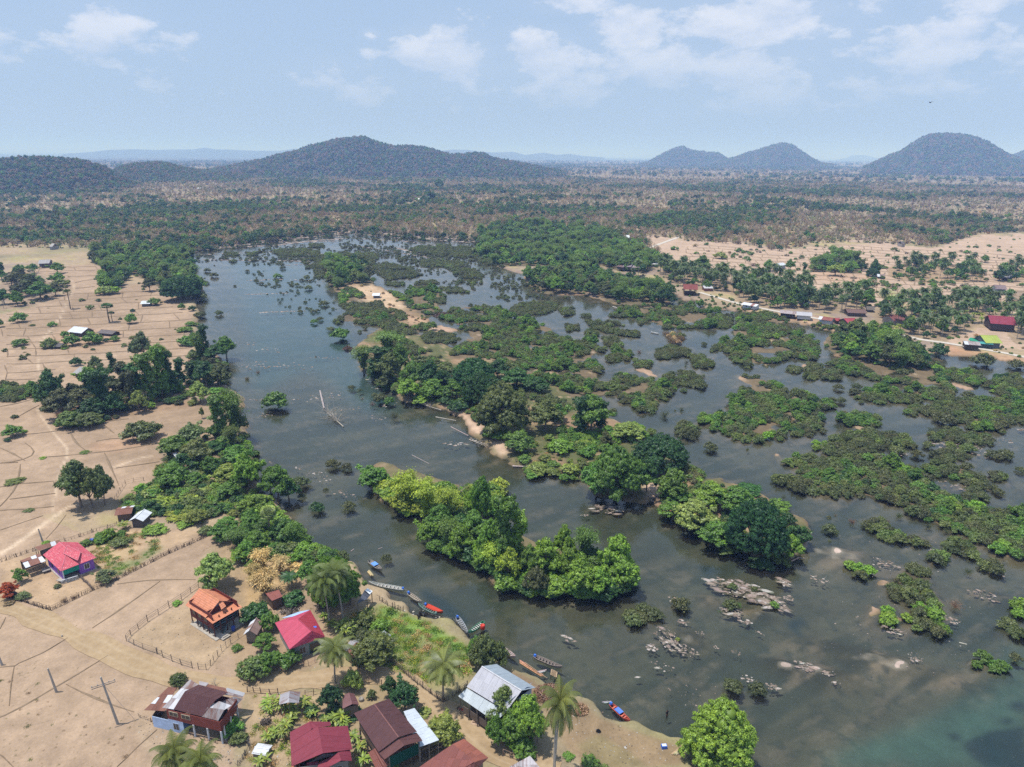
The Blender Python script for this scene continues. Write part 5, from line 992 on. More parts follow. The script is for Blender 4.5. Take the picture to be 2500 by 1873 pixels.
# ---- planted zones
STUFF = {}     # kind -> list of (x, y, z, scale, rz, tint)
def stuff(kind, x, y, z, s, tint, sz=None): STUFF.setdefault(kind, []).append((x, y, z, s, random.uniform(0, 6.28), jit(TINT[tint], .2), sz or s))
MIXES = {'bush': [('bush','bush',.5),('bush','dolive',.2),('bush','olive',.27),('dry','dolive',.03)],
         'mix': [('bush','bush',.27),('bush','olive',.2),('dry','dolive',.012),('bush','dolive',.09),('shrub','olive',.12),('shrub','green',.19),('shrub','dgreen',.06),('shrub','bright',.08),('broad','green',.018)],
         'shrub': [('shrub','green',.4),('shrub','bright',.35),('bush','bush',.15),('shrub','olive',.1)], 'dry': [('dry','brown',.6),('shrub','straw',.15),('bush','olive',.25)],
         'wood': [('broad','green',.26),('broad','dgreen',.22),('broad','olive',.14),('shrub','green',.14),('bamboo','bamboo',.1),('broad','bright',.06),('broad','dolive',.08)],
         'wood2': [('broad','dolive',.25),('shrub','olive',.3),('broad','green',.15),('bare','grey',.12),('shrub','grey',.18)],
         'palms': [('palm','palm',.62),('broad','green',.12),('broad','dgreen',.1),('banana','banana',.08),('shrub','olive',.08)], 'palms2': [('palm','palm',.35),('broad','green',.28),('shrub','olive',.2),('broad','dgreen',.17)],
         'bank': [('shrub','olive',.4),('bush','bush',.3),('shrub','green',.3)]}
SPACE = {'bush': 1.75, 'mix': 1.95, 'shrub': 2.1, 'dry': 2.2, 'wood': 4.6, 'wood2': 5.5, 'palms': 5.0, 'palms2': 6.0, 'bank': 3.6}
SIZE = {'bush': (.65, 1.25), 'shrub': (.45, .95), 'dry': (.8, 1.4), 'broad': (.42, 1.05), 'bamboo': (.7, 1.1), 'palm': (.6, .95), 'banana': (.8, 1.1), 'bare': (.6, 1.0)}
cand = []
g_ = np.random.RandomState(77)
for zi, (Pz, kind, where) in enumerate(ZONES):
    Pz = np.array(Pz); xs, ys = uv2xy(Pz[:, 0], Pz[:, 1], .5); x0, x1, y0, y1 = xs.min(), xs.max(), ys.min(), ys.max(); sp = SPACE[kind]
    Dm = math.hypot((x0+x1)/2, (y0+y1)/2)
    if Dm > 380: sp *= 1.12
    nx, ny = int((x1-x0)/sp)+1, int((y1-y0)/sp)+1
    gx, gy = np.meshgrid(np.arange(nx), np.arange(ny)); gx = x0+(gx+g_.uniform(-.48, .48, gx.shape))*sp; gy = y0+(gy+g_.uniform(-.48, .48, gy.shape))*sp
    gx, gy = gx.ravel(), gy.ravel(); z = H(gx, gy); u, v = xyz2uv(gx, gy, np.maximum(z, 0)); m = inpoly(u, v, Pz)
    gap = fbm(gx/9, gy/9, 200+zi, 3)
    if kind in ('mix', 'bush', 'shrub'): m &= gap < ((.565 if kind != 'shrub' else .64) if max(x1-x0, y1-y0) > 45 else .8)
    if kind in ('wood2', 'palms2', 'bank'): m &= gap < .58
    cl = fbm(gx/7, gy/7, 300+zi, 2)
    mixl = MIXES[kind]; cum = np.cumsum([q[2] for q in mixl])
    for x, y, zz, c in zip(gx[m], gy[m], z[m], cl[m]):
        r = min(.999, max(0, (c-.5)*1.5+.5+random.uniform(-.3, .3))) if kind in ('mix', 'bush', 'shrub') else random.random()
        kd, tn, _ = mixl[int(np.searchsorted(cum, r*cum[-1]*.9999))]
        s = random.uniform(*SIZE[kd])*(.8+.4*c)*(.5 if kd == 'broad' and kind == 'mix' else 1); cand.append((math.hypot(x, y, CH)/(s*(PR[kd][0][3])), kd, x, y, max(zz, -.15)-.12, s, tn, where))
cand.sort(key=lambda c: c[0])
quota = {'bush': 300, 'shrub': 300, 'dry': 300, 'broad': 300, 'bamboo': 300, 'palm': 300, 'banana': 300, 'bare': 300}
for o, uv, kd, tn, wh in PLANTS:
    if kd in quota: quota[kd] -= 1
far_broad = 0
for c in cand:
    _, kd, x, y, z, s, tn, wh = c
    if quota.get(kd, 0) > 0: quota[kd] -= 1; plant(kd, x, y, z, s, s*random.uniform(.85, 1.2), tn, wh)
    else: stuff('fartree' if kd == 'broad' and math.hypot(x, y) > 450 else kd, x, y, z, s, tn, s*random.uniform(.85, 1.2))
# sparse bushes over the upper rapids
def sparse(PP, n, kinds, where, smin, smax, indiv, seed, avoid=True):
    g = np.random.RandomState(seed); Pz = np.array(PP); x0, y0 = Pz.min(0); x1, y1 = Pz.max(0); k = 0; tries = 0
    while k < n and tries < n*30:
        tries += 1
        v = y0+(y1-y0)*g.rand()**.85; u = g.uniform(x0, x1)
        if not inside1((u, v), PP): continue
        x, y, z = P(np.array([u]), np.array([v])); x, y, z = float(x[0]), float(y[0]), float(z[0])
        if avoid and fbm(np.array([x/26.]), np.array([y/26.]), seed, 3)[0] < .42+.1*g.rand(): continue
        kd, tn = kinds[g.randint(len(kinds))]; s = g.uniform(smin, smax)*(1.5 if g.rand() < .12 else 1)
        if indiv and k < indiv: plant(kd, x, y, z-.1, s, s*g.uniform(.8, 1.1), tn, where)
        else: stuff(kd, x, y, z-.1, s, tn)
        k += 1
BK = [('bush','bush')]*5+[('bush','dolive')]*3+[('dry','dolive')]*2
sparse(poly('B',(0,0),(1582,0),(1582,330),(1230,260),(1000,250),(840,230),(760,100),(500,90),(490,250),(300,300),(120,290),(0,180)), 430, BK, 'scattered over the upper rapids', .35, .85, 0, 5)
sparse(poly('T',(1180,830),(1700,775),(2212,720),(2212,922),(1250,922)), 330, BK, 'scattered over the upper rapids', .4, 1.0, 0, 6)
sparse(poly('U',(0,720),(500,745),(900,790),(1000,922),(0,922)), 560, BK, 'scattered over the upper rapids', .45, 1.15, 0, 7)
sparse(poly('C',(0,120),(230,200),(330,300),(560,330),(0,330)), 120, BK, 'scattered over the upper rapids', .4, .9, 0, 8)
sparse(poly('B',(100,270),(700,370),(640,420),(260,420)), 34, BK, 'scattered over the upper rapids', .35, .7, 0, 9, False)
# scattered scrub on fields and gardens
sparse(FPOLY_A, 36, [('farbush','olive'),('tuft','olive')], '', .3, .8, 0, 12)
sparse(FR_IN, 620, [('farbush','olive'),('shrub','green'),('farbush','green'),('farbush','grey')], '', .3, 1.1, 0, 13)
sparse(poly('E',(0,1000),(560,1250),(900,1300),(900,1657),(0,1657)), 150, [('tuft','olive'),('tuft','brown')], '', .12, .3, 0, 14, False)
sparse(poly('F',(690,650),(870,600),(1000,650),(1200,720),(1400,840),(1460,900),(1440,1060),(1180,1150),(1000,1040),(760,940),(660,760)), 420, [('tuft','bright'),('tuft','lime'),('tuft','straw'),('tuft','green')], '', .3, .7, 0, 15, False)
sparse(poly('E',(560,170),(900,130),(1060,200),(940,330),(760,430),(640,440)), 130, [('tuft','green'),('tuft','straw'),('tuft','bright')], '', .3, .7, 0, 16, False)
sparse(poly('F',(60,1170),(620,1260),(740,1657),(0,1657)), 160, [('tuft','green'),('tuft','straw'),('tuft','lime')], '', .25, .6, 0, 17, False)
sparse(poly('A',(1000,1200),(1330,1160),(1500,1200),(1582,1300),(1582,1657),(740,1657),(760,1560),(980,1440)), 430, [('shrub','green'),('shrub','olive'),('shrub','dgreen'),('shrub','yellow'),('shrub','bright')], '', .35, .85, 0, 18, False)
sparse(poly('F',(0,0),(330,90),(450,230),(640,310),(500,330),(300,300),(0,330)), 260, [('shrub','green'),('shrub','olive'),('shrub','bright')], '', .4, .9, 0, 19, False)
sparse(poly('C',(200,1180),(700,1180),(700,1420),(540,1440),(200,1400)), 150, [('shrub','green'),('tuft','straw'),('shrub','yellow'),('tuft','green')], '', .25, .55, 0, 20, False)
sparse(poly('B',(720,780),(1300,900),(1560,1060),(1560,1160),(1250,980),(850,900)), 130, [('shrub','green'),('shrub','dgreen'),('shrub','olive')], '', .35, .8, 0, 21, False)
sparse(poly('G',(-60,300),(860,330),(900,500),(700,560),(400,540),(240,540),(60,470)), 330, [('shrub','green'),('shrub','bright'),('shrub','dgreen')], '', .5, .95, 0, 22, False)
sparse(poly('F',(1150,60),(1676,150),(1676,440),(1480,340),(1280,260)), 190, [('shrub','green'),('shrub','bright'),('shrub','dgreen')], '', .5, .95, 0, 23, False)
sparse(poly('B',(720,1400),(1000,1500),(1560,1500),(1582,1657),(1000,1657),(860,1560)), 220, [('shrub','green'),('shrub','bright'),('shrub','lime')], '', .5, .95, 0, 24, False)
sparse(poly('N',(1600,1215),(1760,1180),(1930,1260),(1960,1330),(1900,1370),(1760,1335),(1640,1270)), 110, [('shrub','green'),('shrub','olive'),('shrub','yellow'),('shrub','dgreen')], '', .3, .7, 0, 25, False)
sparse(poly('A',(260,900),(1200,760),(1300,900),(1200,960),(900,1000),(640,1090),(420,1120),(300,1020)), 170, [('shrub','dolive'),('shrub','green'),('shrub','dgreen'),('dry','brown')], '', .4, 1.0, 0, 26, False)
sparse(poly('A',(1140,480),(1200,480),(1300,640),(1400,720),(1400,870),(1250,860),(1180,700)), 70, [('shrub','dolive'),('shrub','green'),('shrub','dgreen')], '', .4, .9, 0, 27, False)
sparse(poly('B',(640,250),(760,240),(960,350),(1130,450),(1000,490),(740,340)), 60, [('shrub','olive'),('tuft','olive'),('shrub','straw')], '', .25, .6, 0, 28, False)
for _P, _n in ((poly('T',(1120,800),(1500,765),(1850,722),(2212,690),(2212,735),(1850,765),(1500,805),(1150,850)), 260), (poly('U',(0,680),(500,715),(900,735),(900,775),(500,760),(0,715)), 230)):
    sparse(_P, _n, [('farbush','olive'),('fartree','dolive'),('farbare','grey'),('farbush','grey'),('shrub','dgreen'),('fartree','dgreen')], '', .35, .8, 0, 31, False)
sparse(poly('D',(-40,395),(60,380),(260,430),(440,470),(620,495),(860,530),(1060,580),(1260,600),(1300,640),(1060,625),(800,575),(560,530),(260,465),(-40,425)), 75, [('shrub','olive'),('shrub','green'),('banana','banana')], '', .25, .55, 0, 33, False)
sparse(poly('C',(960,230),(1130,240),(1582,330),(1582,410),(1330,385),(1180,330),(1010,280)), 60, [('shrub','olive'),('shrub','green')], '', .25, .6, 0, 34, False)
sparse(poly('C',(760,110),(1100,110),(1130,230),(960,220),(760,170)), 26, [('shrub','green'),('shrub','dgreen'),('palm','palm')], '', .4, .8, 0, 35, False)
sparse(poly('D',(1280,560),(1520,520),(1757,600),(1757,700),(1500,640),(1280,590)), 22, [('shrub','olive'),('shrub','green'),('farbush','straw')], '', .25, .5, 0, 36, False)
# the woodland plain to the horizon
def woodland():
    g = np.random.RandomState(3)
    out = {'fartree': [], 'farbare': [], 'farbush': []}
    tiers = [(300, 1100, 40000, .9), (1100, 2600, 40000, 1.3), (2600, 7000, 26000, 3.0), (7000, 16000, 12000, 6.0)]
    for r0, r1, n, sc in tiers:
        r = np.sqrt(g.uniform(r0**2, r1**2, n)); a = g.uniform(-.72, .72, n); x, y = np.sin(a)*r, np.cos(a)*r; z = H(x, y); u, v = xyz2uv(x, y, z)
        ok = (u > -350) & (u < 2850) & inpoly(u, v, LAND_FAR) & ~inpoly(u, v, FIELD_R) & ~inpoly(u, v, FPOLY_A) & ~(inpoly(u, v, LAND_LEFT) & (v > 645)) & (v < 900)
        for Pz, kd, wh in ZONES:
            if kd in ('wood', 'palms', 'palms2', 'wood2', 'bank'): ok &= ~inpoly(u, v, Pz)
        ok &= ~((u > 1040) & (v > 640) & ~((u > 2350) & (v < 760)))
        pat = fbm(x/75, y/75, 401, 4); pat2 = fbm(x/220, y/220, 402, 3); pat3 = fbm(x/30, y/30, 403, 3)
        for i in np.nonzero(ok)[0]:
            dark = (pat[i]-.5)*3.4+(pat2[i]-.5)*3.0+(pat3[i]-.5)*1.6-(.16 if r[i] < 1300 else .05)
            q = g.rand()+dark*.85
            s = g.uniform(.55, 1.15)*sc**.72
            if q > .86: out['fartree'].append((x[i], y[i], z[i]-.3, s, g.uniform(0, 6.28), jit(TINT[['dgreen','dgreen','green','dolive','olive'][g.randint(5)]], .2), s*g.uniform(.8, 1.3)))
            elif q > .12 or g.rand() < .2: out['farbare'].append((x[i], y[i], z[i]-.3, s, g.uniform(0, 6.28), jit(TINT[['grey','brown','purple','grey','grey','olive'][g.randint(6)]], .2), s*g.uniform(.8, 1.2)))
            elif g.rand() < .6: out['farbush'].append((x[i], y[i], z[i]-.2, s*.8, g.uniform(0, 6.28), jit(TINT[['olive','straw','yellow','grey','brown'][g.randint(5)]], .25), s*.8))
    # forest on the hills
    for V, dist, rough in HILLS:
        if dist > 10000: continue
        m, n = V.shape[:2]; V0 = V[:24]; N_ = int(min(9000, 5200*(1 if dist < 2500 else 1.4))); i = g.uniform(0, 22.9, N_); j = g.uniform(0, n-1.01, N_); i0, j0 = i.astype(int), j.astype(int); fi, fj = (i-i0)[:, None], (j-j0)[:, None]
        p = (V[i0, j0]*(1-fj)+V[i0, j0+1]*fj)*(1-fi)+(V[i0+1, j0]*(1-fj)+V[i0+1, j0+1]*fj)*fi
        s0 = {True: 1.15, False: 1.7}[dist < 2500]*(1.5 if dist > 4000 else 1)
        for q in p:
            if q[2] < 3: continue
            s = g.uniform(.7, 1.2)*s0; tn = ['dgreen','dolive','dgreen','green','purple','brown'][g.randint(6)]
            out['fartree'].append((q[0], q[1], q[2]-.8, s, g.uniform(0, 6.28), jit(TINT[tn], .2), s*g.uniform(.9, 1.4)))
    return out
WOOD = woodland()
def scatter(name, label, kind, recs):
    """one object that carries many plants of a kind nobody could count (geometry nodes)"""
    if not recs: return
    pr = PR[kind]; n = len(recs); me = bpy.data.meshes.new(name); A_ = np.array([r[:5] for r in recs]); sz = np.array([r[6] for r in recs]); tt = np.array([r[5] for r in recs])
    me.vertices.add(n); me.vertices.foreach_set('co', A_[:, :3].astype(np.float32).ravel())
    def at(nm, ty, arr, key): a = me.attributes.new(nm, ty, 'POINT'); a.data.foreach_set(key, arr)
    at('sc', 'FLOAT_VECTOR', np.stack([A_[:, 3], A_[:, 3], sz], 1).astype(np.float32).ravel(), 'vector')
    at('ro', 'FLOAT_VECTOR', np.stack([np.zeros(n), np.zeros(n), A_[:, 4]], 1).astype(np.float32).ravel(), 'vector')
    at('vi', 'INT', np.random.RandomState(1).randint(0, len(pr), n).astype(np.int32), 'value')
    at('tint', 'FLOAT_COLOR', np.concatenate([tt, np.ones((n, 1))], 1).astype(np.float32).ravel(), 'color')
    o = link(name, me); setp(o, label=label, kind='stuff')
    ng = bpy.data.node_groups.new(name, 'GeometryNodeTree'); ng.interface.new_socket('Geometry', in_out='INPUT', socket_type='NodeSocketGeometry'); ng.interface.new_socket('Geometry', in_out='OUTPUT', socket_type='NodeSocketGeometry')
    N = ng.nodes; L = ng.links; gi = N.new('NodeGroupInput'); go = N.new('NodeGroupOutput'); jn = N.new('GeometryNodeJoinGeometry')
    for cr, tr, hh, ww in pr:
        src = SRC[cr.name]
        oi = N.new('GeometryNodeObjectInfo'); oi.inputs['Object'].default_value = src; oi.transform_space = 'ORIGINAL'; oi.inputs['As Instance'].default_value = False
        g1 = oi.outputs['Geometry']
        if tr is not None:
            j2 = N.new('GeometryNodeJoinGeometry'); o2 = N.new('GeometryNodeObjectInfo'); o2.inputs['Object'].default_value = SRC[tr.name]; o2.inputs['As Instance'].default_value = False
            L.new(oi.outputs['Geometry'], j2.inputs[0]); L.new(o2.outputs['Geometry'], j2.inputs[0]); g1 = j2.outputs[0]
        gt = N.new('GeometryNodeGeometryToInstance'); L.new(g1, gt.inputs[0]); L.new(gt.outputs[0], jn.inputs[0])
    mp = N.new('GeometryNodeMeshToPoints'); L.new(gi.outputs[0], mp.inputs[0])
    ip = N.new('GeometryNodeInstanceOnPoints'); L.new(mp.outputs[0], ip.inputs['Points']); L.new(jn.outputs[0], ip.inputs['Instance']); ip.inputs['Pick Instance'].default_value = True
    def na(nm, ty):
        a = N.new('GeometryNodeInputNamedAttribute'); a.data_type = ty; a.inputs['Name'].default_value = nm; return a.outputs['Attribute']
    L.new(na('vi', 'INT'), ip.inputs['Instance Index']); L.new(na('sc', 'FLOAT_VECTOR'), ip.inputs['Scale'])
    er = N.new('FunctionNodeEulerToRotation'); L.new(na('ro', 'FLOAT_VECTOR'), er.inputs[0]); L.new(er.outputs[0], ip.inputs['Rotation'])
    L.new(ip.outputs[0], go.inputs[0]); md = o.modifiers.new('scatter', 'NODES'); md.node_group = ng
# every plant mesh must stand somewhere as a real plant: these carry the geometry the scattered masses reuse
SRC = {}
for o in COL.objects:
    if o.type == 'MESH' and o.data.name not in SRC: SRC[o.data.name] = o
def ensure(kind, spots, tint, where):
    for i, (cr, tr, hh, ww) in enumerate(PR[kind]):
        if cr.name not in SRC:
            t, x, y, w = spots[i % len(spots)]; p = P1(t, x+i*7, y); m = mpp(*p); s = w/TILES[t][2]*m/ww
            o = plant(kind, p[0], p[1], p[2]-.1, s, s, tint, where, var=i)
            for q in ([o] if o.type == 'MESH' else list(o.children)): SRC[q.data.name] = q
ensure('fartree', [('T',230,600,70),('T',650,730,60),('T',1440,630,60),('U',620,430,80),('U',560,510,80)], 'dgreen', 'in the dry woodland beyond the river')
ensure('farbare', [('T',500,560,60),('U',1740,540,50),('T',1560,700,50)], 'purple', 'in the dry woodland beyond the river')
ensure('farbush', [('V',950,750,60),('V',1560,605,50),('V',560,690,50)], 'yellow', 'in the dry woodland beyond the river')
ensure('tuft', [('E',640,1210,40),('E',170,1290,30),('E',510,1450,34),('E',1240,1390,40)], 'olive', 'on the dry near paddy')
for kd in ('bush', 'shrub', 'dry', 'broad', 'bamboo', 'palm', 'banana', 'bare'): ensure(kd, [('A',700,1100,60)], 'olive', 'on the left paddies')
SN = {'farbare': ('leafless_belt', 'grey leafless trees along the rocky upper shore'), 'bush': ('river_bushes', 'low dull olive bushes massed over the river islets'), 'shrub': ('green_undergrowth', 'green shrubs massed on islands and banks'), 'dry': ('twig_thicket', 'bare twiggy scrub in the river'), 'broad': ('riverside_wood', 'green trees massed on the far banks'), 'bamboo': ('bamboo_thicket', 'bamboo massed on the far banks'),
      'palm': ('palm_grove', 'coconut palms crowded behind the far houses'), 'banana': ('banana_grove', 'banana plants behind the far houses'), 'bare': ('leafless_wood', 'leafless trees by the upper fields'), 'fartree': ('belt_wood', 'trees of the far green belt'), 'farbush': ('field_scrub', 'small scrub dotted over the dry paddies'), 'tuft': ('weeds_and_grass', 'weeds and grass tufts in gardens and fields')}
for kd, recs in STUFF.items(): scatter(SN.get(kd, (kd+'_growth',))[0], SN[kd][1], kd, recs)
scatter('woodland', 'green trees of the dry woodland plain and the hills', 'fartree', WOOD['fartree'])
scatter('leafless_woodland', 'grey brown leafless trees of the dry woodland plain', 'farbare', WOOD['farbare'])
scatter('dry_scrub', 'yellowish dry scrub on the woodland plain', 'farbush', WOOD['farbush'])
# ------------------------------------------------------------------ building helpers
def V3(*a): return Vector(a)
def prism(name, pts, thick, mat, parent, tint=None, rust=None, u0=None, ud=None, vd=None, down=True):
    """flat piece: polygon pts (world, relative to parent origin) extruded straight down by thick"""
    n = len(pts); o0 = parent.location if parent is not None else V3(0, 0, 0)
    T = [p-o0 for p in pts]; nn = (T[1]-T[0]).cross(T[2]-T[0]).normalized()
    if nn.z < 0: nn = -nn
    Bt = [p-nn*thick for p in T]; Vs = T+Bt; F = [list(range(n)), list(range(2*n-1, n-1, -1))]+[[i, i+n, (i+1) % n+n, (i+1) % n] for i in range(n)]
    if (T[1]-T[0]).cross(T[2]-T[0]).z < 0: F = [f[::-1] for f in F]
    at = None
    if u0 is not None: R = [((p-u0).dot(ud), (p-u0).dot(vd), 0) for p in pts]*2; at = {'rib': ('FLOAT_VECTOR', 'POINT', np.array(R))}
    o = link(name, mesh(name, Vs, F, mat, False, at), parent); return setp(o, tint=tint, rust=rust)
def clipu(pts, us, a, b):
    def half(P_, U_, lim, sg):
        out, uo = [], []
        for i in range(len(P_)):
            p, q, u, w = P_[i-1], P_[i], U_[i-1], U_[i]; ip, iq = (u-lim)*sg >= 0, (w-lim)*sg >= 0
            if ip != iq: k = (lim-u)/(w-u); out.append(p.lerp(q, k)); uo.append(lim)
            if iq: out.append(q); uo.append(w)
        return out, uo
    P_, U_ = half(pts, us, a, 1)
    if len(P_) > 2: P_, U_ = half(P_, U_, b, -1)
    return P_
def sheets(parent, pts, w=.95, mat='sheet', tint=(.3,.3,.3), rust=0.0, alt=None, palt=0, name='roof_sheet', rows=1, var=.07):
    """roof plane covered with overlapping sheets; pts[0] -> pts[1] is the eave"""
    ud = (pts[1]-pts[0]); ud.z = 0; ud.normalize(); nn = (pts[1]-pts[0]).cross(pts[2]-pts[1]).normalized(); nn = nn if nn.z > 0 else -nn; vd = nn.cross(ud).normalized()
    us = [(p-pts[0]).dot(ud) for p in pts]; a, b = min(us), max(us); n = max(1, round((b-a)/w)); w = (b-a)/n
    for k in range(n):
        col = clipu(pts, us, a+k*w+.006, a+(k+1)*w-.006)
        if len(col) < 3: continue
        vsv = [(p-pts[0]).dot(vd) for p in col]; lo, hi = min(vsv), max(vsv)
        nr = max(1, min(rows, round((hi-lo)/1.2)))
        for r in range(nr):
            P_ = col if nr == 1 else clipu(col, vsv, lo+(hi-lo)*r/nr, lo+(hi-lo)*(r+1)/nr)
            if len(P_) < 3: continue
            off = nn*(.012*((k+r) % 2)+.01*r+random.uniform(0, .012)); P_ = [p+off for p in P_]
            al = alt is not None and random.random() < palt; c = alt if al else tint; f = 1+random.uniform(-var, var)
            prism(name, P_, .03, mat, parent, tuple(x*f for x in c), rust*random.uniform(.5, 1.3) if not al else 0.05, pts[0], ud, vd)
def bx(name, parent, c, ux, hx, hy, hz, mat='painted', tint=(.5,.5,.5), lift=0):
    """box centred at world point c, x axis along ux (xy direction)"""
    ux = V3(ux[0], ux[1], 0).normalized(); uy = V3(-ux.y, ux.x, 0); o0 = parent.location if parent else V3(0, 0, 0); Vs = []
    for sz in (-1, 1):
        for sx, sy in ((-1, -1), (1, -1), (1, 1), (-1, 1)): Vs.append(c+ux*hx*sx+uy*hy*sy+V3(0, 0, hz*sz)-o0)
    F = [(0, 3, 2, 1), (4, 5, 6, 7), (0, 1, 5, 4), (1, 2, 6, 5), (2, 3, 7, 6), (3, 0, 4, 7)]
    return setp(link(name, mesh(name, Vs, F, mat), parent), tint=tint)
def beam(name, parent, p, q, r, mat='wood', tint=(.2,.15,.1), sides=5, r2=None):
    o0 = parent.location if parent else V3(0, 0, 0)
    V, F, A = tube([p-o0, q-o0], [r, r2 or r], sides); F = [tuple(f) for f in F]+[tuple(range(sides))[::-1], tuple(range(sides, 2*sides))]
    return setp(link(name, mesh(name, V, F, mat), parent), tint=tint)
def wallseg(parent, a, b, z0, z1, tint, mat='painted', th=.07, name='wall'):
    m = (a+b)/2; L = math.hypot(b.x-a.x, b.y-a.y); return bx(name, parent, V3(m.x, m.y, (z0+z1)/2), (b.x-a.x, b.y-a.y), L/2, th/2, (z1-z0)/2, mat, tint)
def opening(parent, a, b, t, w, z0, z1, frame=(.7,.7,.7), name='window', pane=(.02,.02,.02), th=.07, bars=True):
    d = V3(b.x-a.x, b.y-a.y, 0); L = d.length; d.normalize(); n = V3(-d.y, d.x, 0)
    c = a.lerp(b, t); cc = V3(c.x, c.y, (z0+z1)/2)
    if n.dot(V3(-cc.x, -cc.y, 0)) < 0: n = -n
    cc = cc+n*(th/2+.02)
    fr = bx(name, parent, cc, d, w/2+.09, .02, (z1-z0)/2+.09, 'painted', frame)
    g = bx('pane' if name == 'window' else 'opening', fr, cc+n*.024, d, w/2, .012, (z1-z0)/2, 'glass', pane)
    g.data.transform(Matrix.Translation(-parent.location))
    if bars and name == 'window':
        s = bx('sash', fr, cc+n*.04, d, .025, .012, (z1-z0)/2, 'painted', frame); s.data.transform(Matrix.Translation(-parent.location))
    return fr
def inset(c, f): 
    m = sum(c, V3(0, 0, 0))/len(c); return [m+(p-m)*f for p in c]
def gable(parent, A, B, C, hr, tint, rust=0, along='BA', mat='sheet', w=.95, alt=None, palt=0, rows=1, shift=.5, gw=None, ridge=True, var=.07):
    """two roof planes over the parallelogram A-B-C-D; returns D and ridge ends"""
    D = A+C-B
    if along == 'BA': e = [(A, B), (C, D)]; r0, r1 = A.lerp(D, shift)+V3(0, 0, hr), B.lerp(C, shift)+V3(0, 0, hr); P_ = [[A, B, r1, r0], [C, D, r0, r1]]; G_ = [[B, C, r1], [A, D, r0]]
    else: r0, r1 = A.lerp(B, shift)+V3(0, 0, hr), D.lerp(C, shift)+V3(0, 0, hr); P_ = [[B, C, r1, r0], [D, A, r0, r1]]; G_ = [[A, B, r0], [D, C, r1]]
    for q in P_: sheets(parent, q, w, mat, tint, rust, alt, palt, rows=rows, var=var)
    if ridge: beam('ridge_cap', parent, r0+V3(0, 0, .03), r1+V3(0, 0, .03), .09, 'painted', tuple(min(1, x*1.15) for x in tint), 5)
    if gw is not None:
        m = (A+B+C+D)/4
        for g in G_:
            k = [V3(m.x+(p.x-m.x)*.86, m.y+(p.y-m.y)*.86, p.z-.12) for p in g]; o0 = parent.location
            n_ = (k[1]-k[0]); n_.z = 0; n_ = V3(-n_.y, n_.x, 0).normalized()*.04
            Vs = [p+n_-o0 for p in k]+[p-n_-o0 for p in k]; setp(link('gable_wall', mesh('gable_wall', Vs, [(0,1,2),(5,4,3),(0,3,4,1),(1,4,5,2),(2,5,3,0)], 'painted'), parent), tint=gw)
    return D, r0, r1
def box_walls(parent, cs, z0, z1, tints, mat='painted', names=None):
    n = len(cs); out = []
    for i in range(n):
        t = tints[i % len(tints)]
        if t is None: continue
        wallseg(parent, cs[i], cs[(i+1) % n], z0, z1, t, mat); out.append((cs[i], cs[(i+1) % n]))
    return out
def posts(parent, cs, z0, z1, r=.1, tint=(.25,.2,.15), n=3, mat='wood', name='post'):
    for i in range(len(cs)):
        a, b = cs[i], cs[(i+1) % len(cs)]
        for k in range(n):
            p = a.lerp(b, k/n); beam(name, parent, V3(p.x, p.y, z0), V3(p.x, p.y, z1), r, mat, tint, 6)
# ---- colours of roofs and walls
MAROON = (.105,.045,.045); CRIM = (.24,.04,.06); PINKM = (.52,.075,.13); PINKT = (.50,.085,.115); ORANGE = (.54,.205,.11); GALV = (.42,.46,.52); GREYR = (.33,.33,.35); RUST = (.26,.12,.085); WHITE = (.66,.68,.72)
DKWOOD = (.10,.07,.05); GREYW = (.20,.175,.15); REDW = (.15,.035,.03)
# ---- pink tiled house with violet walls
g0 = P1('K1', 1300, 800)[2]
def KW(k): return lambda x, y, z: W(k, x, y, z+1.0)
k = KW('K1'); A, B, C = k(650,450,2.7), k(1090,855,2.7), k(1965,520,2.7)
c0 = (A+C)/2; h = root('pink_tiled_house', (c0.x, c0.y, .95), 'violet and teal walled house under a pink tiled roof', 'house')
D = A+C-B; R0_, R1_ = A.lerp(D, .5)+V3(0,0,1.45), None; R1_ = R0_+(B-A)*.48
for q in ([A,B,R1_,R0_],[C,D,R0_,R1_],[B,C,R1_]): sheets(h, q, 1.1, 'tile', PINKT, .55, name='roof_sheet', rows=3, var=.04)
up = V3(0,0,.22); da, db, dc, dd = k(1165,440,3.75)+up, k(1250,250,4.1)+up, k(1580,405,3.6)+up, k(1510,615,3.3)+up
sheets(h, [dd,dc,db,da], 1.1, 'tile', PINKT, .6, rows=2, name='dormer_sheet')
for p, q in ((R0_,R1_),(B,R1_),(C,R1_),(da,db),(db,dc),(dc,dd),(dd,da)): beam('ridge_cap', h, p+V3(0,0,.05), q+V3(0,0,.05), .07, 'painted', (.62,.2,.24), 4)
cs = inset([A,B,C,D], .86); VIO = (.27,.12,.50); TEAL = (.03,.30,.22)
for i, t in enumerate([VIO, None, VIO, VIO]):
    if t: wallseg(h, cs[i], cs[(i+1)%4], .9, 3.75, t)
m_ = cs[1].lerp(cs[2], .52); wallseg(h, m_, cs[2], .9, 3.8, VIO); wallseg(h, m_, m_+(cs[0]-cs[1])*.35, .9, 3.8, VIO)
opening(h, m_, cs[2], .5, .8, 1.9, 2.9, (.75,.75,.75)); opening(h, cs[0], cs[1], .3, .7, 1.9, 3.0, (.1,.12,.3)); opening(h, cs[0], cs[1], .7, .7, 1.9, 3.0, (.1,.12,.3))
wallseg(h, cs[1], m_, 2.3, 3.75, TEAL, 'cloth', .03, 'shade_cloth'); bx('plinth', h, V3(c0.x, c0.y, 1.03), cs[1]-cs[0], (cs[1]-cs[0]).length/2+.3, (cs[2]-cs[1]).length/2+.3, .13, 'concrete', (.3,.3,.3))
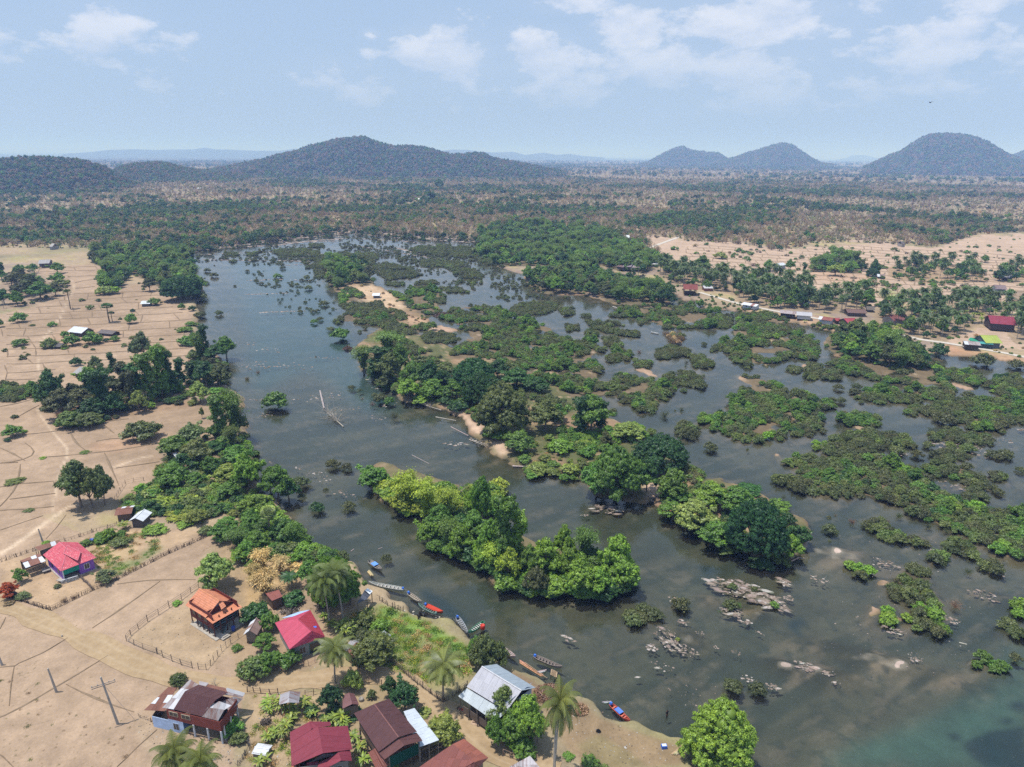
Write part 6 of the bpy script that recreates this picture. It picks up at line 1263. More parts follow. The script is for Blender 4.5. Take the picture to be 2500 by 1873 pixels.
beam('porch_post', h, V3(cs[1].x, cs[1].y, 1), V3(cs[1].x, cs[1].y, 3.7), .1, 'painted', (.7,.7,.7))
pa, pb = k(1100,1120,.5), k(1510,1000,.5); bal = root('porch_balustrade', ((pa.x+pb.x)/2, (pa.y+pb.y)/2, 1), 'white balustrade in front of the pink tiled house', 'balustrade')
beam('handrail', bal, pa+V3(0,0,.35), pb+V3(0,0,.35), .08, 'painted', WHITE)
for i in range(13): q = pa.lerp(pb, i/12); beam('baluster', bal, V3(q.x,q.y,1.0), V3(q.x,q.y,1.84), .055, 'painted', WHITE, 5)
pt = root('porch_bench', tuple(k(1080,1080,0)), 'cream concrete seat at the corner of the white balustrade', 'bench'); bx('seat', pt, k(1085,1070,.45), (1,-.3), .75, .35, .06, 'concrete'); bx('leg', pt, k(1085,1070,.2), (1,-.3), .1, .3, .2, 'concrete')
def pxroof(name, label, cat, kt, faces, walls=None, pz=None, grp=None):
    """building whose roof planes are given as (points (x, y, z), tint, rust, extra) on tile kt"""
    K = KW(kt); allp = [K(*p) for f in faces for p in f[0]]; c = sum(allp, V3(0,0,0))/len(allp)
    o = root(name, (c.x, c.y, H(c.x, c.y)-.0), label, cat, grp)
    for f in faces:
        kw = f[3] if len(f) > 3 else {}
        sheets(o, [K(*p) for p in f[0]], tint=f[1], rust=f[2], **kw)
    return o, K
PATCH = (.40,.37,.38); RW = dict(alt=(.50,.50,.53), palt=.35, rows=3, var=.22)
o, K = pxroof('tin_shelter', 'long low rusty tin shelter behind the pink tiled house', 'shed', 'K1', [([(560,345,2.0),(1110,165,2.0),(1030,85,2.5),(450,260,2.5)], RUST, .35, dict(alt=WHITE, palt=.2, rows=2, w=.9))])
a, b = K(580,350,1.9), K(1100,175,1.9); wallseg(o, a, b, .95, 2.9, (.12,.11,.10)); posts(o, [a, b, K(1030,95,2.2), K(460,270,2.2)], .9, 2.8, .06, n=2)
o, K = pxroof('tin_shed', 'open shed with grey and rusty roof left of the pink tiled house', 'shed', 'K1', [([(225,775,2.2),(725,600,2.2),(625,485,2.6),(155,650,2.6)], RUST, .3, dict(alt=WHITE, palt=.35, rows=2, w=.9)),([(150,635,2.6),(640,480,2.6),(560,420,2.2),(90,590,2.2)], RUST, .3, dict(alt=WHITE, palt=.2, rows=1, w=.9))])
posts(o, [K(235,770,2.1), K(700,600,2.1), K(560,430,2.1), K(100,590,2.1)], .9, 3.1, .07, n=2); wallseg(o, K(560,430,2.1), K(100,590,2.1), .95, 3.0, (.08,.07,.06))
tb = root('wooden_platform', tuple(k(740,800,0)), 'low grey wooden platform between tin shed and pink tiled house', 'table')
for i in range(5): q = k(650+i*38,830-i*12,.5); bx('plank', tb, q, (K(840,790,0)-K(640,850,0)).to_2d(), .12, .7, .025, 'wood', (.34,.31,.29))
for s_ in ((650,850),(830,800)): q = k(*s_, 0); beam('leg', tb, q, q+V3(0,0,.48), .05)
# ---- orange roofed stilt house
k = KW('K2'); ze = 3.7; A, B, C = k(125,580,ze), k(795,1035,ze-.35), k(1525,625,ze-.35); B.z = C.z = A.z-.35; D = A+(C-B)+V3(0,0,0)
c0 = (A+C)/2; h = root('orange_stilt_house', (c0.x, c0.y, .95), 'dark red wooden stilt house under a bright orange roof', 'house')
s = .24; L0, L1 = B.lerp(A, s), C.lerp(D, s); L0.z = L1.z = A.z; D.z = A.z; M0 = A.lerp(D, .5)+V3(0,0,1.75); M1 = L0.lerp(L1, .5)+V3(0,0,1.75)
sheets(h, [A,L0,M1,M0], .8, 'tile', ORANGE, 0, rows=4, var=.05); sheets(h, [L1,D,M0,M1], .8, 'tile', ORANGE, 0, rows=4, var=.05)
dn = V3(0,0,-.12); sheets(h, [B,C,L1+dn+V3(0,0,.42)*0+(L1-C)*.0,L0+dn], .8, 'tile', ORANGE, 0, rows=2, var=.05)
gw_ = [L0.lerp(M1,.12)+V3(0,0,-.05), L1.lerp(M1,.12)+V3(0,0,-.05), M1+V3(0,0,-.22)]; bk = (A-B).normalized()*.35; o0 = h.location
setp(link('gable_wall', mesh('gable_wall', [p+bk-o0 for p in gw_]+[p+bk*.7-o0 for p in gw_], [(0,1,2),(5,4,3),(0,3,4,1),(1,4,5,2),(2,5,3,0)], 'painted'), h), tint=(.16,.17,.20))
e1 = M1+(B-A).normalized()*1.0+V3(0,0,-.75); sheets(h, [e1+(C-B).normalized()*-.45+V3(0,0,-.3), e1+(C-B).normalized()*.45+V3(0,0,-.1), M1+(C-B).normalized()*.6+V3(0,0,-.35)+(A-B).normalized()*.2, M1+(C-B).normalized()*-.2+V3(0,0,-.25)+(A-B).normalized()*.2], .6, 'tile', ORANGE, 0, rows=2, name='dormer_sheet')
beam('ridge_cap', h, M0+V3(0,0,.05), M1+V3(0,0,.05), .08, 'painted', (.66,.28,.14), 5)
cs = inset([A,B,C,D], .84); zf = 2.55
for i, t in enumerate([REDW, None, REDW, REDW]):
    if t: wallseg(h, cs[i], cs[(i+1)%4], zf, A.z+.9, t)
v0 = cs[1].lerp(cs[0], .22); v1 = cs[2].lerp(cs[3], .22); wallseg(h, v0, v1, zf, A.z+.9, (.10,.03,.03))
for t_ in (.16,.42,.68): opening(h, cs[0], cs[1], t_, .8, 3.3, 4.2, (.13,.04,.04), pane=(.2,.19,.2), bars=False)
m = (cs[0]+cs[2])/2; bx('floor', h, V3(m.x, m.y, zf-.06), cs[1]-cs[0], (cs[1]-cs[0]).to_2d().length/2, (cs[2]-cs[1]).to_2d().length/2, .06, 'wood', DKWOOD)
posts(h, cs, .9, A.z+.2, .1, (.11,.045,.04), 4)
for i in (0, 1, 2, 3): q = cs[0].lerp(cs[1], (i+.0)/3.2); bx('post_foot', h, V3(q.x, q.y, 1.2), (1,0), .13, .13, .26, 'concrete')
for zz in (zf+.45, zf+.9): beam('railing', h, V3(cs[1].x, cs[1].y, zz), V3(cs[2].x, cs[2].y, zz), .035, 'painted', (.12,.3,.34)); 
bx('slab', h, V3(m.x+.3, m.y-.2, 1.02), cs[1]-cs[0], (cs[1]-cs[0]).to_2d().length/2+.5, (cs[2]-cs[1]).to_2d().length/2+.5, .06, 'concrete')
dr = (cs[0]-cs[1]).to_2d().normalized(); dr3 = V3(dr.x, dr.y, 0); q0 = cs[1].lerp(cs[2], .46); q0 = V3(q0.x, q0.y, zf); q1 = cs[1].lerp(cs[2], .2)-dr3*.6; q1 = V3(q1.x, q1.y, 1.6)
for s_ in (-.4, .4): beam('stair_stringer', h, q0+dr3*s_, q1+dr3*s_, .05, 'painted', (.05,.16,.17))
for i in range(6): q = q1.lerp(q0, (i+.3)/6.3); bx('tread', h, q, dr, .42, .11, .02, 'wood', (.09,.08,.07))
for i in range(3): bx('step', h, V3(q1.x, q1.y, 1.12+i*.16)-dr3*(.3-.1*i), dr, .95-.22*i, .75-.2*i, .08, 'concrete')
def barrel(x, y, z, r, hh, tint, label, name='water_barrel', cat='barrel'):
    q = [(0,r*.9),(hh*.08,r),(hh*.5,r*1.06),(hh*.92,r),(hh,r*.9),(hh,r*.75),(hh*.8,r*.7)]; V = []; n = 12
    for zz, rr_ in q:
        for i in range(n): V.append((rr_*math.cos(6.283*i/n), rr_*math.sin(6.283*i/n), zz))
    F = [(j*n+i, j*n+(i+1) % n, (j+1)*n+(i+1) % n, (j+1)*n+i) for j in range(len(q)-1) for i in range(n)]+[tuple(range((len(q)-1)*n, len(q)*n)), tuple(range(n))[::-1]]
    return setp(link(name, mesh(name, V, F, 'plastic', True), None, (x, y, z)), label, cat, tint=tint)
q = k(1310,1200,0); barrel(q.x, q.y, 1.0, .33, .85, (.01,.05,.30), 'blue water barrel beside the orange roofed stilt house')
q = KW('K5')(1735,260,0); barrel(q.x, q.y, 1.0, .38, .45, (.28,.25,.22), 'grey concrete water jar beside the small maroon roof', 'water_jar', 'jar')
q = KW('K4')(665,1060,0); barrel(q.x, q.y, 1.0, .3, .8, (.05,.05,.055), 'black drum in front of the pink metal roofed house')
q = W('E', 597, 186, 1.2); barrel(q.x, q.y, 1.0, .55, .55, (.03,.07,.42), 'wide blue tub in the garden behind the pink tiled house', 'tub', 'tub')
# ---- small grey shed beside the fence
def hut(name, label, t, a, b, depth, wall, roof, wt, rt, rust=0, stilt=0, front=False, cat='house', alt=None, palt=0, over=.5, win=0, rows=1, grp=None, w=.95, z0=None, open_=False):
    """hut whose front wall stands on the ground between tile points a and b; it runs depth metres back"""
    pa = V3(*P1(t, *a)); pb = V3(*P1(t, *b)); g = (max(pa.z, .0)+max(pb.z, .0))/2 if z0 is None else z0; pa.z = pb.z = g; d = pb-pa; n = V3(-d.y, d.x, 0).normalized()
    if n.y < 0: n = -n
    pc, pd = pb+n*depth, pa+n*depth; c = (pa+pc)/2; o = root(name, (c.x, c.y, g), label, cat, grp); zt = g+stilt+wall; du = d.normalized()
    cs = [pa, pb, pc, pd]
    if not open_:
        for i in range(4): wallseg(o, cs[i], cs[(i+1)%4], g+stilt, zt, wt)
    if stilt or open_: posts(o, cs, g-1.2 if stilt > 1 else g-.2, g+stilt if not open_ else zt, .08, tuple(x*.8 for x in DKWOOD), 2)
    if stilt: bx('floor', o, V3(c.x, c.y, g+stilt-.05), du, d.length/2+.02, depth/2+.02, .05, 'wood', DKWOOD)
    if win:
        for i in range(win): opening(o, pa, pb, (i+.7)/(win+.4), .7, g+stilt+wall*.4, g+stilt+wall*.85, tuple(min(1, x*1.2+.05) for x in wt), bars=False)
    ex = [pa-du*over-n*over, pb+du*over-n*over, pc+du*over+n*over, pd-du*over+n*over]; ex = [V3(p.x, p.y, zt-.05) for p in ex]
    A_, B_, C_ = (ex[0], ex[1], ex[2])
    gable(o, A_, B_, C_, roof, rt, rust, 'BC' if front else 'BA', 'sheet', w, alt, palt, rows, gw=None if open_ else wt)
    return o
hut('rice_store', 'small grey plank hut with rusty gable roof beside the fence', 'K2', (1650,1510), (1880,1510), 2.6, 1.7, .9, GREYW, (.30,.20,.17), .35, .3, True, 'hut', WHITE, .25, .35, rows=2)
# ---- long rusty roofed house with pale blue lower walls
o, K = pxroof('long_rusty_house', 'long red walled stilt house with brown roof patched in rusty striped sheets', 'house', 'K3', [
    ([(740,725,4.0),(1285,865,4.0),(1560,540,5.9),(960,380,5.9)], MAROON, .12, dict(rows=2, var=.05)), ([(1790,400,4.6),(1220,250,4.6),(960,380,5.9),(1560,540,5.9)], MAROON, .12, dict(rows=1, var=.05)),
    ([(520,695,3.9),(740,728,3.9),(1215,245,4.5),(1060,150,3.9)], PATCH, .55, RW), ([(1225,255,4.4),(1365,280,4.4),(1420,220,4.0),(1235,180,4.0)], PATCH, .5, RW),
    ([(1280,868,3.95),(1600,948,3.95),(1720,735,5.0),(1390,688,5.0)], PATCH, .45, RW), ([(1390,692,4.95),(1720,738,4.95),(1860,650,5.4),(1620,570,5.5)], PATCH, .55, RW),
    ([(1830,770,3.2),(2080,520,3.2),(1900,480,4.2),(1640,590,4.2)], PATCH, .5, RW), ([(2070,500,3.3),(2120,410,3.3),(1770,310,3.9),(1700,440,4.4)], PATCH, .5, RW), ([(1780,400,4.3),(1740,315,4.0),(1400,240,4.0),(1360,285,4.35)], RUST, .5, dict(rows=1)),
    ([(170,740,2.6),(570,762,2.8),(800,310,3.6),(640,300,3.2)], RUST, .6, dict(alt=WHITE, palt=.2, rows=3, var=.2))])
e0, e1, e2, e3 = K(600,720,3.9), K(1640,1000,3.6), K(1960,560,3.6), K(900,290,3.9)
for a, b in ((e0,e1),(e1,e2),(e2,e3),(e3,e0)): wallseg(o, a, b, 3.2, 4.85, (.19,.045,.035))
BLUE = (.42,.55,.78); b0, b1 = K(375,760,2.6), K(600,760,2.6); c1_ = e0.lerp(e1, .0); c2_ = e0.lerp(e1, .28); wallseg(o, c1_, c2_, .9, 3.2, BLUE); opening(o, c1_, c2_, .5, .8, 1.6, 2.6, (.35,.4,.5))
n_ = (e3-e0).normalized(); wallseg(o, c2_, c2_+n_*2.5, .9, 3.2, (.12,.2,.4)); l0 = c1_+(c1_-c2_).normalized()*2.8; wallseg(o, l0, c1_, .9, 2.9, BLUE); wallseg(o, l0, l0+n_*3, .9, 2.9, (.08,.07,.06))
for t_ in (.13, .36): opening(o, e0, e1, t_, 1.3, 4.0, 4.6, (.5,.42,.3), pane=(.2,.12,.08))
for t_ in (.48,.74,.99): q = e0.lerp(e1, t_); beam('stilt', o, V3(q.x,q.y,.9), V3(q.x,q.y,3.2), .14, 'painted', (.55,.58,.62), 6)
for t_ in (.0,.4,.8): q = e1.lerp(e2, t_+.15); beam('stilt', o, V3(q.x,q.y,.9), V3(q.x,q.y,3.6), .12, 'painted', (.5,.5,.52), 6)
for t_ in (.3,.6,.9): q = e3.lerp(e2, t_); beam('stilt', o, V3(q.x,q.y,.9), V3(q.x,q.y,3.2), .12, 'wood', GREYW, 6)
mm = (e0+e1+e2+e3)/4; bx('floor', o, V3(mm.x,mm.y,3.15), e1-e0, (e1-e0).to_2d().length/2-.1, (e2-e1).to_2d().length/2-.3, .05, 'wood', DKWOOD)
# ---- pink metal roofed house
o, K = pxroof('pink_metal_house', 'grey walled house under a pink metal hip roof', 'house', 'K4', [
    ([(95,430,2.8),(400,985,2.8),(860,600,4.4),(580,350,4.4)], PINKM, .07, dict(rows=2, var=.03)), ([(1135,715,2.8),(830,165,2.8),(580,350,4.4),(860,600,4.4)], (.42,.05,.075), .12, dict(rows=2, var=.08)), ([(400,985,2.8),(1135,715,2.8),(860,600,4.4)], PINKM, .07, dict(rows=2, var=.03)), ([(830,165,2.75),(95,430,2.75),(580,350,4.3)], PINKM, .07, dict(rows=1, var=.03))])
for a, b in (((580,350,4.5),(860,600,4.5)),((400,985,2.9),(860,600,4.5)),((1135,715,2.9),(860,600,4.5))): beam('ridge_cap', o, K(*a), K(*b), .07, 'painted', (.40,.06,.10), 4)
cs = inset([K(95,430,2.8),K(400,985,2.8),K(1135,715,2.8),K(830,165,2.8)], .85); box_walls(o, cs, .9, 3.75, [(.30,.30,.31),(.24,.27,.27),(.3,.3,.3),(.3,.3,.3)]); opening(o, cs[1], cs[2], .75, 1.6, 1.1, 2.9, (.05,.16,.13), name='door'); opening(o, cs[1], cs[2], .35, .9, 1.7, 2.8, (.4,.4,.4))
tp = root('blue_tarpaulin', tuple(K(910,515,3.3)), 'bright blue tarpaulin patch lying on the pink metal roof', 'tarpaulin')
prism('tarpaulin', [K(825,520,3.75),(K(950,495,3.4)),(K(965,525,3.35)),(K(850,545,3.65))], .03, 'cloth', tp, (.08,.2,.75))
tp = root('blue_roof_lining', tuple(K(520,240,3)), 'pale blue sheet edging the back of the pink metal roof', 'tarpaulin'); prism('tarpaulin', [K(240,330,2.7),K(550,290,2.9),K(820,160,2.7),K(600,200,2.4)], .03, 'cloth', tp, (.35,.5,.8))
o, K = pxroof('tin_roofed_shed', 'small shed with half white half rusty roof beside the riverside garden', 'shed', 'K4', [([(1505,970,2.3),(1815,1190,2.3),(1990,900,2.6),(1665,800,2.9)], (.42,.42,.44), .38, dict(rows=3, var=.2, alt=RUST, palt=.3)), ([(1990,905,2.5),(1700,800,2.8),(1760,790,2.3),(2020,900,2.1)], GREYR, .3, {})])
cs = inset([K(1505,970,2.3),K(1815,1190,2.3),K(2000,910,2.3),K(1665,800,2.3)], .8); box_walls(o, cs, 1.3, 3.1, [(.16,.12,.09)]); posts(o, cs, .9, 3.2, .07, n=2)
o, K = pxroof('striped_tin_shelter', 'open shelter with grey striped tin roof among banana plants', 'shed', 'K5', [([(10,345,2.3),(35,135,2.3),(235,60,3.0),(215,300,3.0)], (.40,.39,.42), .3, dict(rows=3, var=.15)), ([(460,80,2.3),(425,310,2.3),(215,300,3.0),(235,60,3.0)], (.34,.33,.36), .35, dict(rows=3, var=.15))])
posts(o, inset([K(10,345,2.3),K(35,135,2.3),K(460,80,2.3),K(425,310,2.3)], .85), .9, 3.2, .07, n=2)
o, K = pxroof('maroon_roofed_shed', 'small shed with dull maroon roof behind the dark mango tree', 'shed', 'K5', [([(1340,435,2.4),(1350,150,2.4),(1480,95,3.0),(1545,335,3.0)], (.20,.10,.10), .1, dict(rows=2)), ([(1585,115,2.4),(1690,345,2.4),(1545,335,3.0),(1480,95,3.0)], (.17,.075,.075), .1, dict(rows=2))])
cs = inset([K(1340,435,2.4),K(1350,150,2.4),K(1585,115,2.4),K(1690,345,2.4)], .85); box_walls(o, cs, .9, 3.3, [(.2,.17,.15)])
# ---- crimson roofed house at the bottom edge
o, K = pxroof('crimson_roofed_house', 'large house at the bottom edge under a crimson ribbed metal roof', 'house', 'K5', [
    ([(238,925,4.2),(275,1640,4.2),(935,1365,5.9),(835,830,5.9),(655,700,5.7)], CRIM, .12, dict(rows=1, var=.03)), ([(1545,1285,4.2),(1450,790,4.2),(835,830,5.9),(935,1365,5.9)], CRIM, .12, dict(rows=1, var=.03)), ([(1095,790,4.7),(1090,710,4.7),(655,700,5.7),(680,850,5.8)], CRIM, .12, {}),
    ([(1540,1525,3.9),(1500,1290,4.1),(1265,1345,4.9),(1310,1520,4.9)], CRIM, .12, {}), ([(760,1810,3.9),(850,1570,4.1),(1265,1345,4.9),(1310,1520,4.9)], CRIM, .12, {}), ([(590,1660,3.8),(840,1625,3.8),(835,1540,4.0),(590,1560,4.0)], CRIM, .12, {}), ([(250,1700,3.3),(460,1700,3.3),(440,1560,3.6),(280,1590,3.6)], ORANGE, 0, dict(rows=2))])
q = [K(640,1560,4.15), K(1240,1375,4.7), K(935,1380,5.75)]; prism('gable_wall', [q[0], q[1], q[2]], .05, 'painted', o, (.07,.075,.085))
cs = inset([K(238,925,4.2),K(275,1720,4.2),K(1545,1540,4.2),K(1450,790,4.2)], .86); box_walls(o, cs, .9, 5.0, [(.17,.16,.16)]); opening(o, cs[1], cs[2], .8, 1.0, 3.3, 4.4, (.3,.3,.32))
# ---- dark brown roofed house with pale lean-to
o, K = pxroof('brown_roofed_house', 'big dark brown roofed stilt house with green cloth under its gable', 'house', 'K6', [
    ([(140,300,4.4),(490,850,4.4),(775,640,6.0),(430,170,6.0)], MAROON, .05, dict(rows=3, var=.06)), ([(1035,562,4.4),(640,90,4.4),(430,170,6.0),(775,640,6.0)], MAROON, .08, dict(rows=3, var=.08)),
    ([(488,858,4.15),(575,958,4.15),(855,758,5.7),(775,655,5.7)], (.13,.055,.05), 0, dict(rows=1)), ([(1115,688,4.15),(1030,575,4.15),(775,655,5.7),(855,758,5.7)], (.13,.055,.05), 0, dict(rows=1)), ([(470,1130,3.0),(650,1035,3.0),(560,950,3.5),(440,795,3.6),(345,860,3.1)], (.2,.07,.055), .2, dict(rows=2))])
q = [K(640,905,4.1), K(1060,720,4.1)]; cs = inset([K(140,300,4.4),K(520,900,4.4),K(1060,620,4.4),K(650,100,4.4)], .84)
box_walls(o, cs, 3.0, 5.3, [(.16,.10,.08)]); posts(o, cs, .9, 3.2, .12, (.2,.16,.13), 3); wallseg(o, K(640,915,4.0), K(1062,715,4.0), 3.1, 4.9, (.012,.075,.055), 'cloth', .03, 'shade_cloth'); beam('ridge_cap', o, K(430,170,6.05), K(775,640,6.05), .09, 'painted', (.2,.09,.08), 5)
for p in ((640,915),(1062,715)): q = K(*p, 4.0); beam('post', o, V3(q.x,q.y,.9), V3(q.x,q.y,5.0), .1, 'wood', GREYW)
o2, K = pxroof('pale_lean_to', 'pale blue white tin lean-to beside the dark brown roofed house', 'shed', 'K6', [([(1350,680,3.0),(1000,225,3.0),(845,275,3.5),(1075,782,3.5)], (.58,.64,.72), .03, dict(rows=2, var=.05))])
posts(o2, inset([K(1350,680,3.0),K(1000,225,3.0),K(845,275,3.4),K(1075,780,3.4)], .95), .9, 3.9, .08, (.3,.27,.24), 2)
o, K = pxroof('rusty_roofed_house', 'rusty red roofed house cut by the bottom edge beside the road', 'house', 'K6', [([(830,1230,4.0),(1330,1300,4.6),(1860,985,4.9),(1545,738,4.0)], (.24,.085,.07), .25, dict(rows=3, var=.15)), ([(2050,930,4.0),(1705,662,4.0),(1545,738,4.0),(1850,1000,4.9)], (.30,.10,.07), .3, dict(rows=2, var=.15)), ([(1700,1260,4.0),(2050,935,4.0),(1855,1000,4.9),(1330,1300,4.6)], (.24,.085,.07), .25, dict(rows=2))])
cs = inset([K(900,1210,4.0),K(1700,1230,4.0),K(2040,930,4.0),K(1640,700,4.0)], .85); box_walls(o, cs, .9, 4.9, [(.2,.15,.12)])
# ---- grey metal roofed house by the river
o, K = pxroof('grey_metal_house', 'big house under a pale grey metal gable roof by the river', 'house', 'K7', [([(325,635,4.6),(1135,1128,4.6),(1440,715,6.5),(635,225,6.5)], (.48,.48,.53), .03, dict(rows=2, var=.04)), ([(1720,655,4.6),(930,180,4.6),(635,225,6.5),(1440,715,6.5)], (.36,.42,.48), .03, dict(rows=1, var=.05)), ([(150,825,3.3),(900,1345,3.3),(1130,1150,4.3),(335,662,4.3)], (.48,.53,.57), .12, dict(rows=2, var=.12, alt=(.62,.68,.72), palt=.12))])
cs = inset([K(325,635,4.6),K(1135,1128,4.6),K(1720,655,4.6),K(930,180,4.6)], .88); box_walls(o, cs, .9, 5.5, [(.17,.15,.13),(.36,.42,.52),(.2,.2,.2),(.2,.2,.2)])
prism('gable_wall', [cs[1]+V3(0,0,.9), cs[2]+V3(0,0,.9), K(1425,730,6.3)], .05, 'painted', o, (.36,.42,.52))
posts(o, [K(190,850,3.2), K(900,1340,3.2), K(1100,1150,3.2)], .9, 4.2, .09, GREYW, 4); wallseg(o, K(250,900,3.0), K(850,1290,3.0), 1.6, 2.9, (.14,.11,.09)); beam('ridge_cap', o, K(635,225,6.55), K(1440,715,6.55), .1, 'painted', (.55,.55,.58), 5)
tb = root('wooden_steps', tuple(K(545,1340,0)), 'pale wooden steps lying before the grey metal roofed house', 'steps')
for i in range(5): q = K(520+i*14,1375-i*26,.1+i*.2); bx('tread', tb, q, (K(620,1370,0)-K(480,1340,0)), .75, .14 if i else .4, .03, 'wood', (.50,.36,.26))
for s_ in (-1, 1): beam('stringer', tb, K(530+s_*55,1390+s_*25,.1), K(590+s_*50,1270+s_*22,1.0), .04)
o, K = pxroof('corner_tin_roof', 'rusty white tin roof at the bottom edge beside the road', 'shed', 'Q5', [([(200,1400,3.0),(640,1400,3.0),(485,1215,3.4),(270,1330,3.4)], (.45,.42,.44), .35, dict(rows=3, var=.2))]); posts(o, [K(280,1340,3.2),K(490,1230,3.2),K(600,1380,3.0)], .9, 4.0, .08, n=1)
o, K = pxroof('riverside_shelter', 'dark tarpaulin covered shelter on the bank above the boats', 'shelter', 'K8', [([(300,540,2.2),(360,455,2.2),(268,420,3.0),(165,600,3.0)], (.10,.11,.14), 0, dict(mat='cloth', rows=2, var=.2, name='tarpaulin'))]); posts(o, [K(295,545,2.1),K(355,460,2.1),K(270,430,2.1),K(175,600,2.1)], .6, 3.0, .08, n=1)
tp = root('white_tarpaulin', tuple(K(320,440,3)), 'crumpled white tarpaulin on the dark riverside shelter', 'tarpaulin'); prism('tarpaulin', [K(270,425,3.2),K(300,400,3.1),K(368,438,2.6),K(330,480,2.6)], .06, 'cloth', tp, (.75,.78,.82))
o, K = pxroof('red_roofed_shack', 'small brick red roofed shack behind the dry thicket', 'shack', 'F', [([(170,578,2.2),(238,550,2.2),(215,505,2.7),(128,530,2.7)], (.28,.09,.07), .1, dict(rows=2))]); cs = inset([K(170,578,2.2),K(238,550,2.2),K(215,505,2.2),K(128,530,2.2)], .85); box_walls(o, cs, .9, 3.0, [(.14,.09,.07)])
hut('white_topped_pen', 'small white roofed coop beside the firewood at lower left', 'F', (52,1600), (135,1612), 1.5, .8, .2, GREYW, WHITE, .0, .2, cat='coop', over=.15)
hut('garden_shed', 'white roofed shed with dark gable in the left gardens', 'E', (865,98), (930,100), 3.0, 1.8, .8, (.12,.10,.09), WHITE, .05, 0, True, 'shed')
hut('garden_lean_to', 'rusty roofed lean-to behind the white roofed garden shed', 'E', (770,60), (850,50), 3.0, 1.8, .5, (.14,.1,.08), RUST, .4, 0, False, 'shed', WHITE, .25)
hut('collapsed_shed', 'grey tin sheet roof half hidden in the riverside garden', 'K4', (2080,900), (2250,960), 2.5, .7, .4, (.2,.2,.2), (.34,.36,.38), .1, 0, True, 'shed')
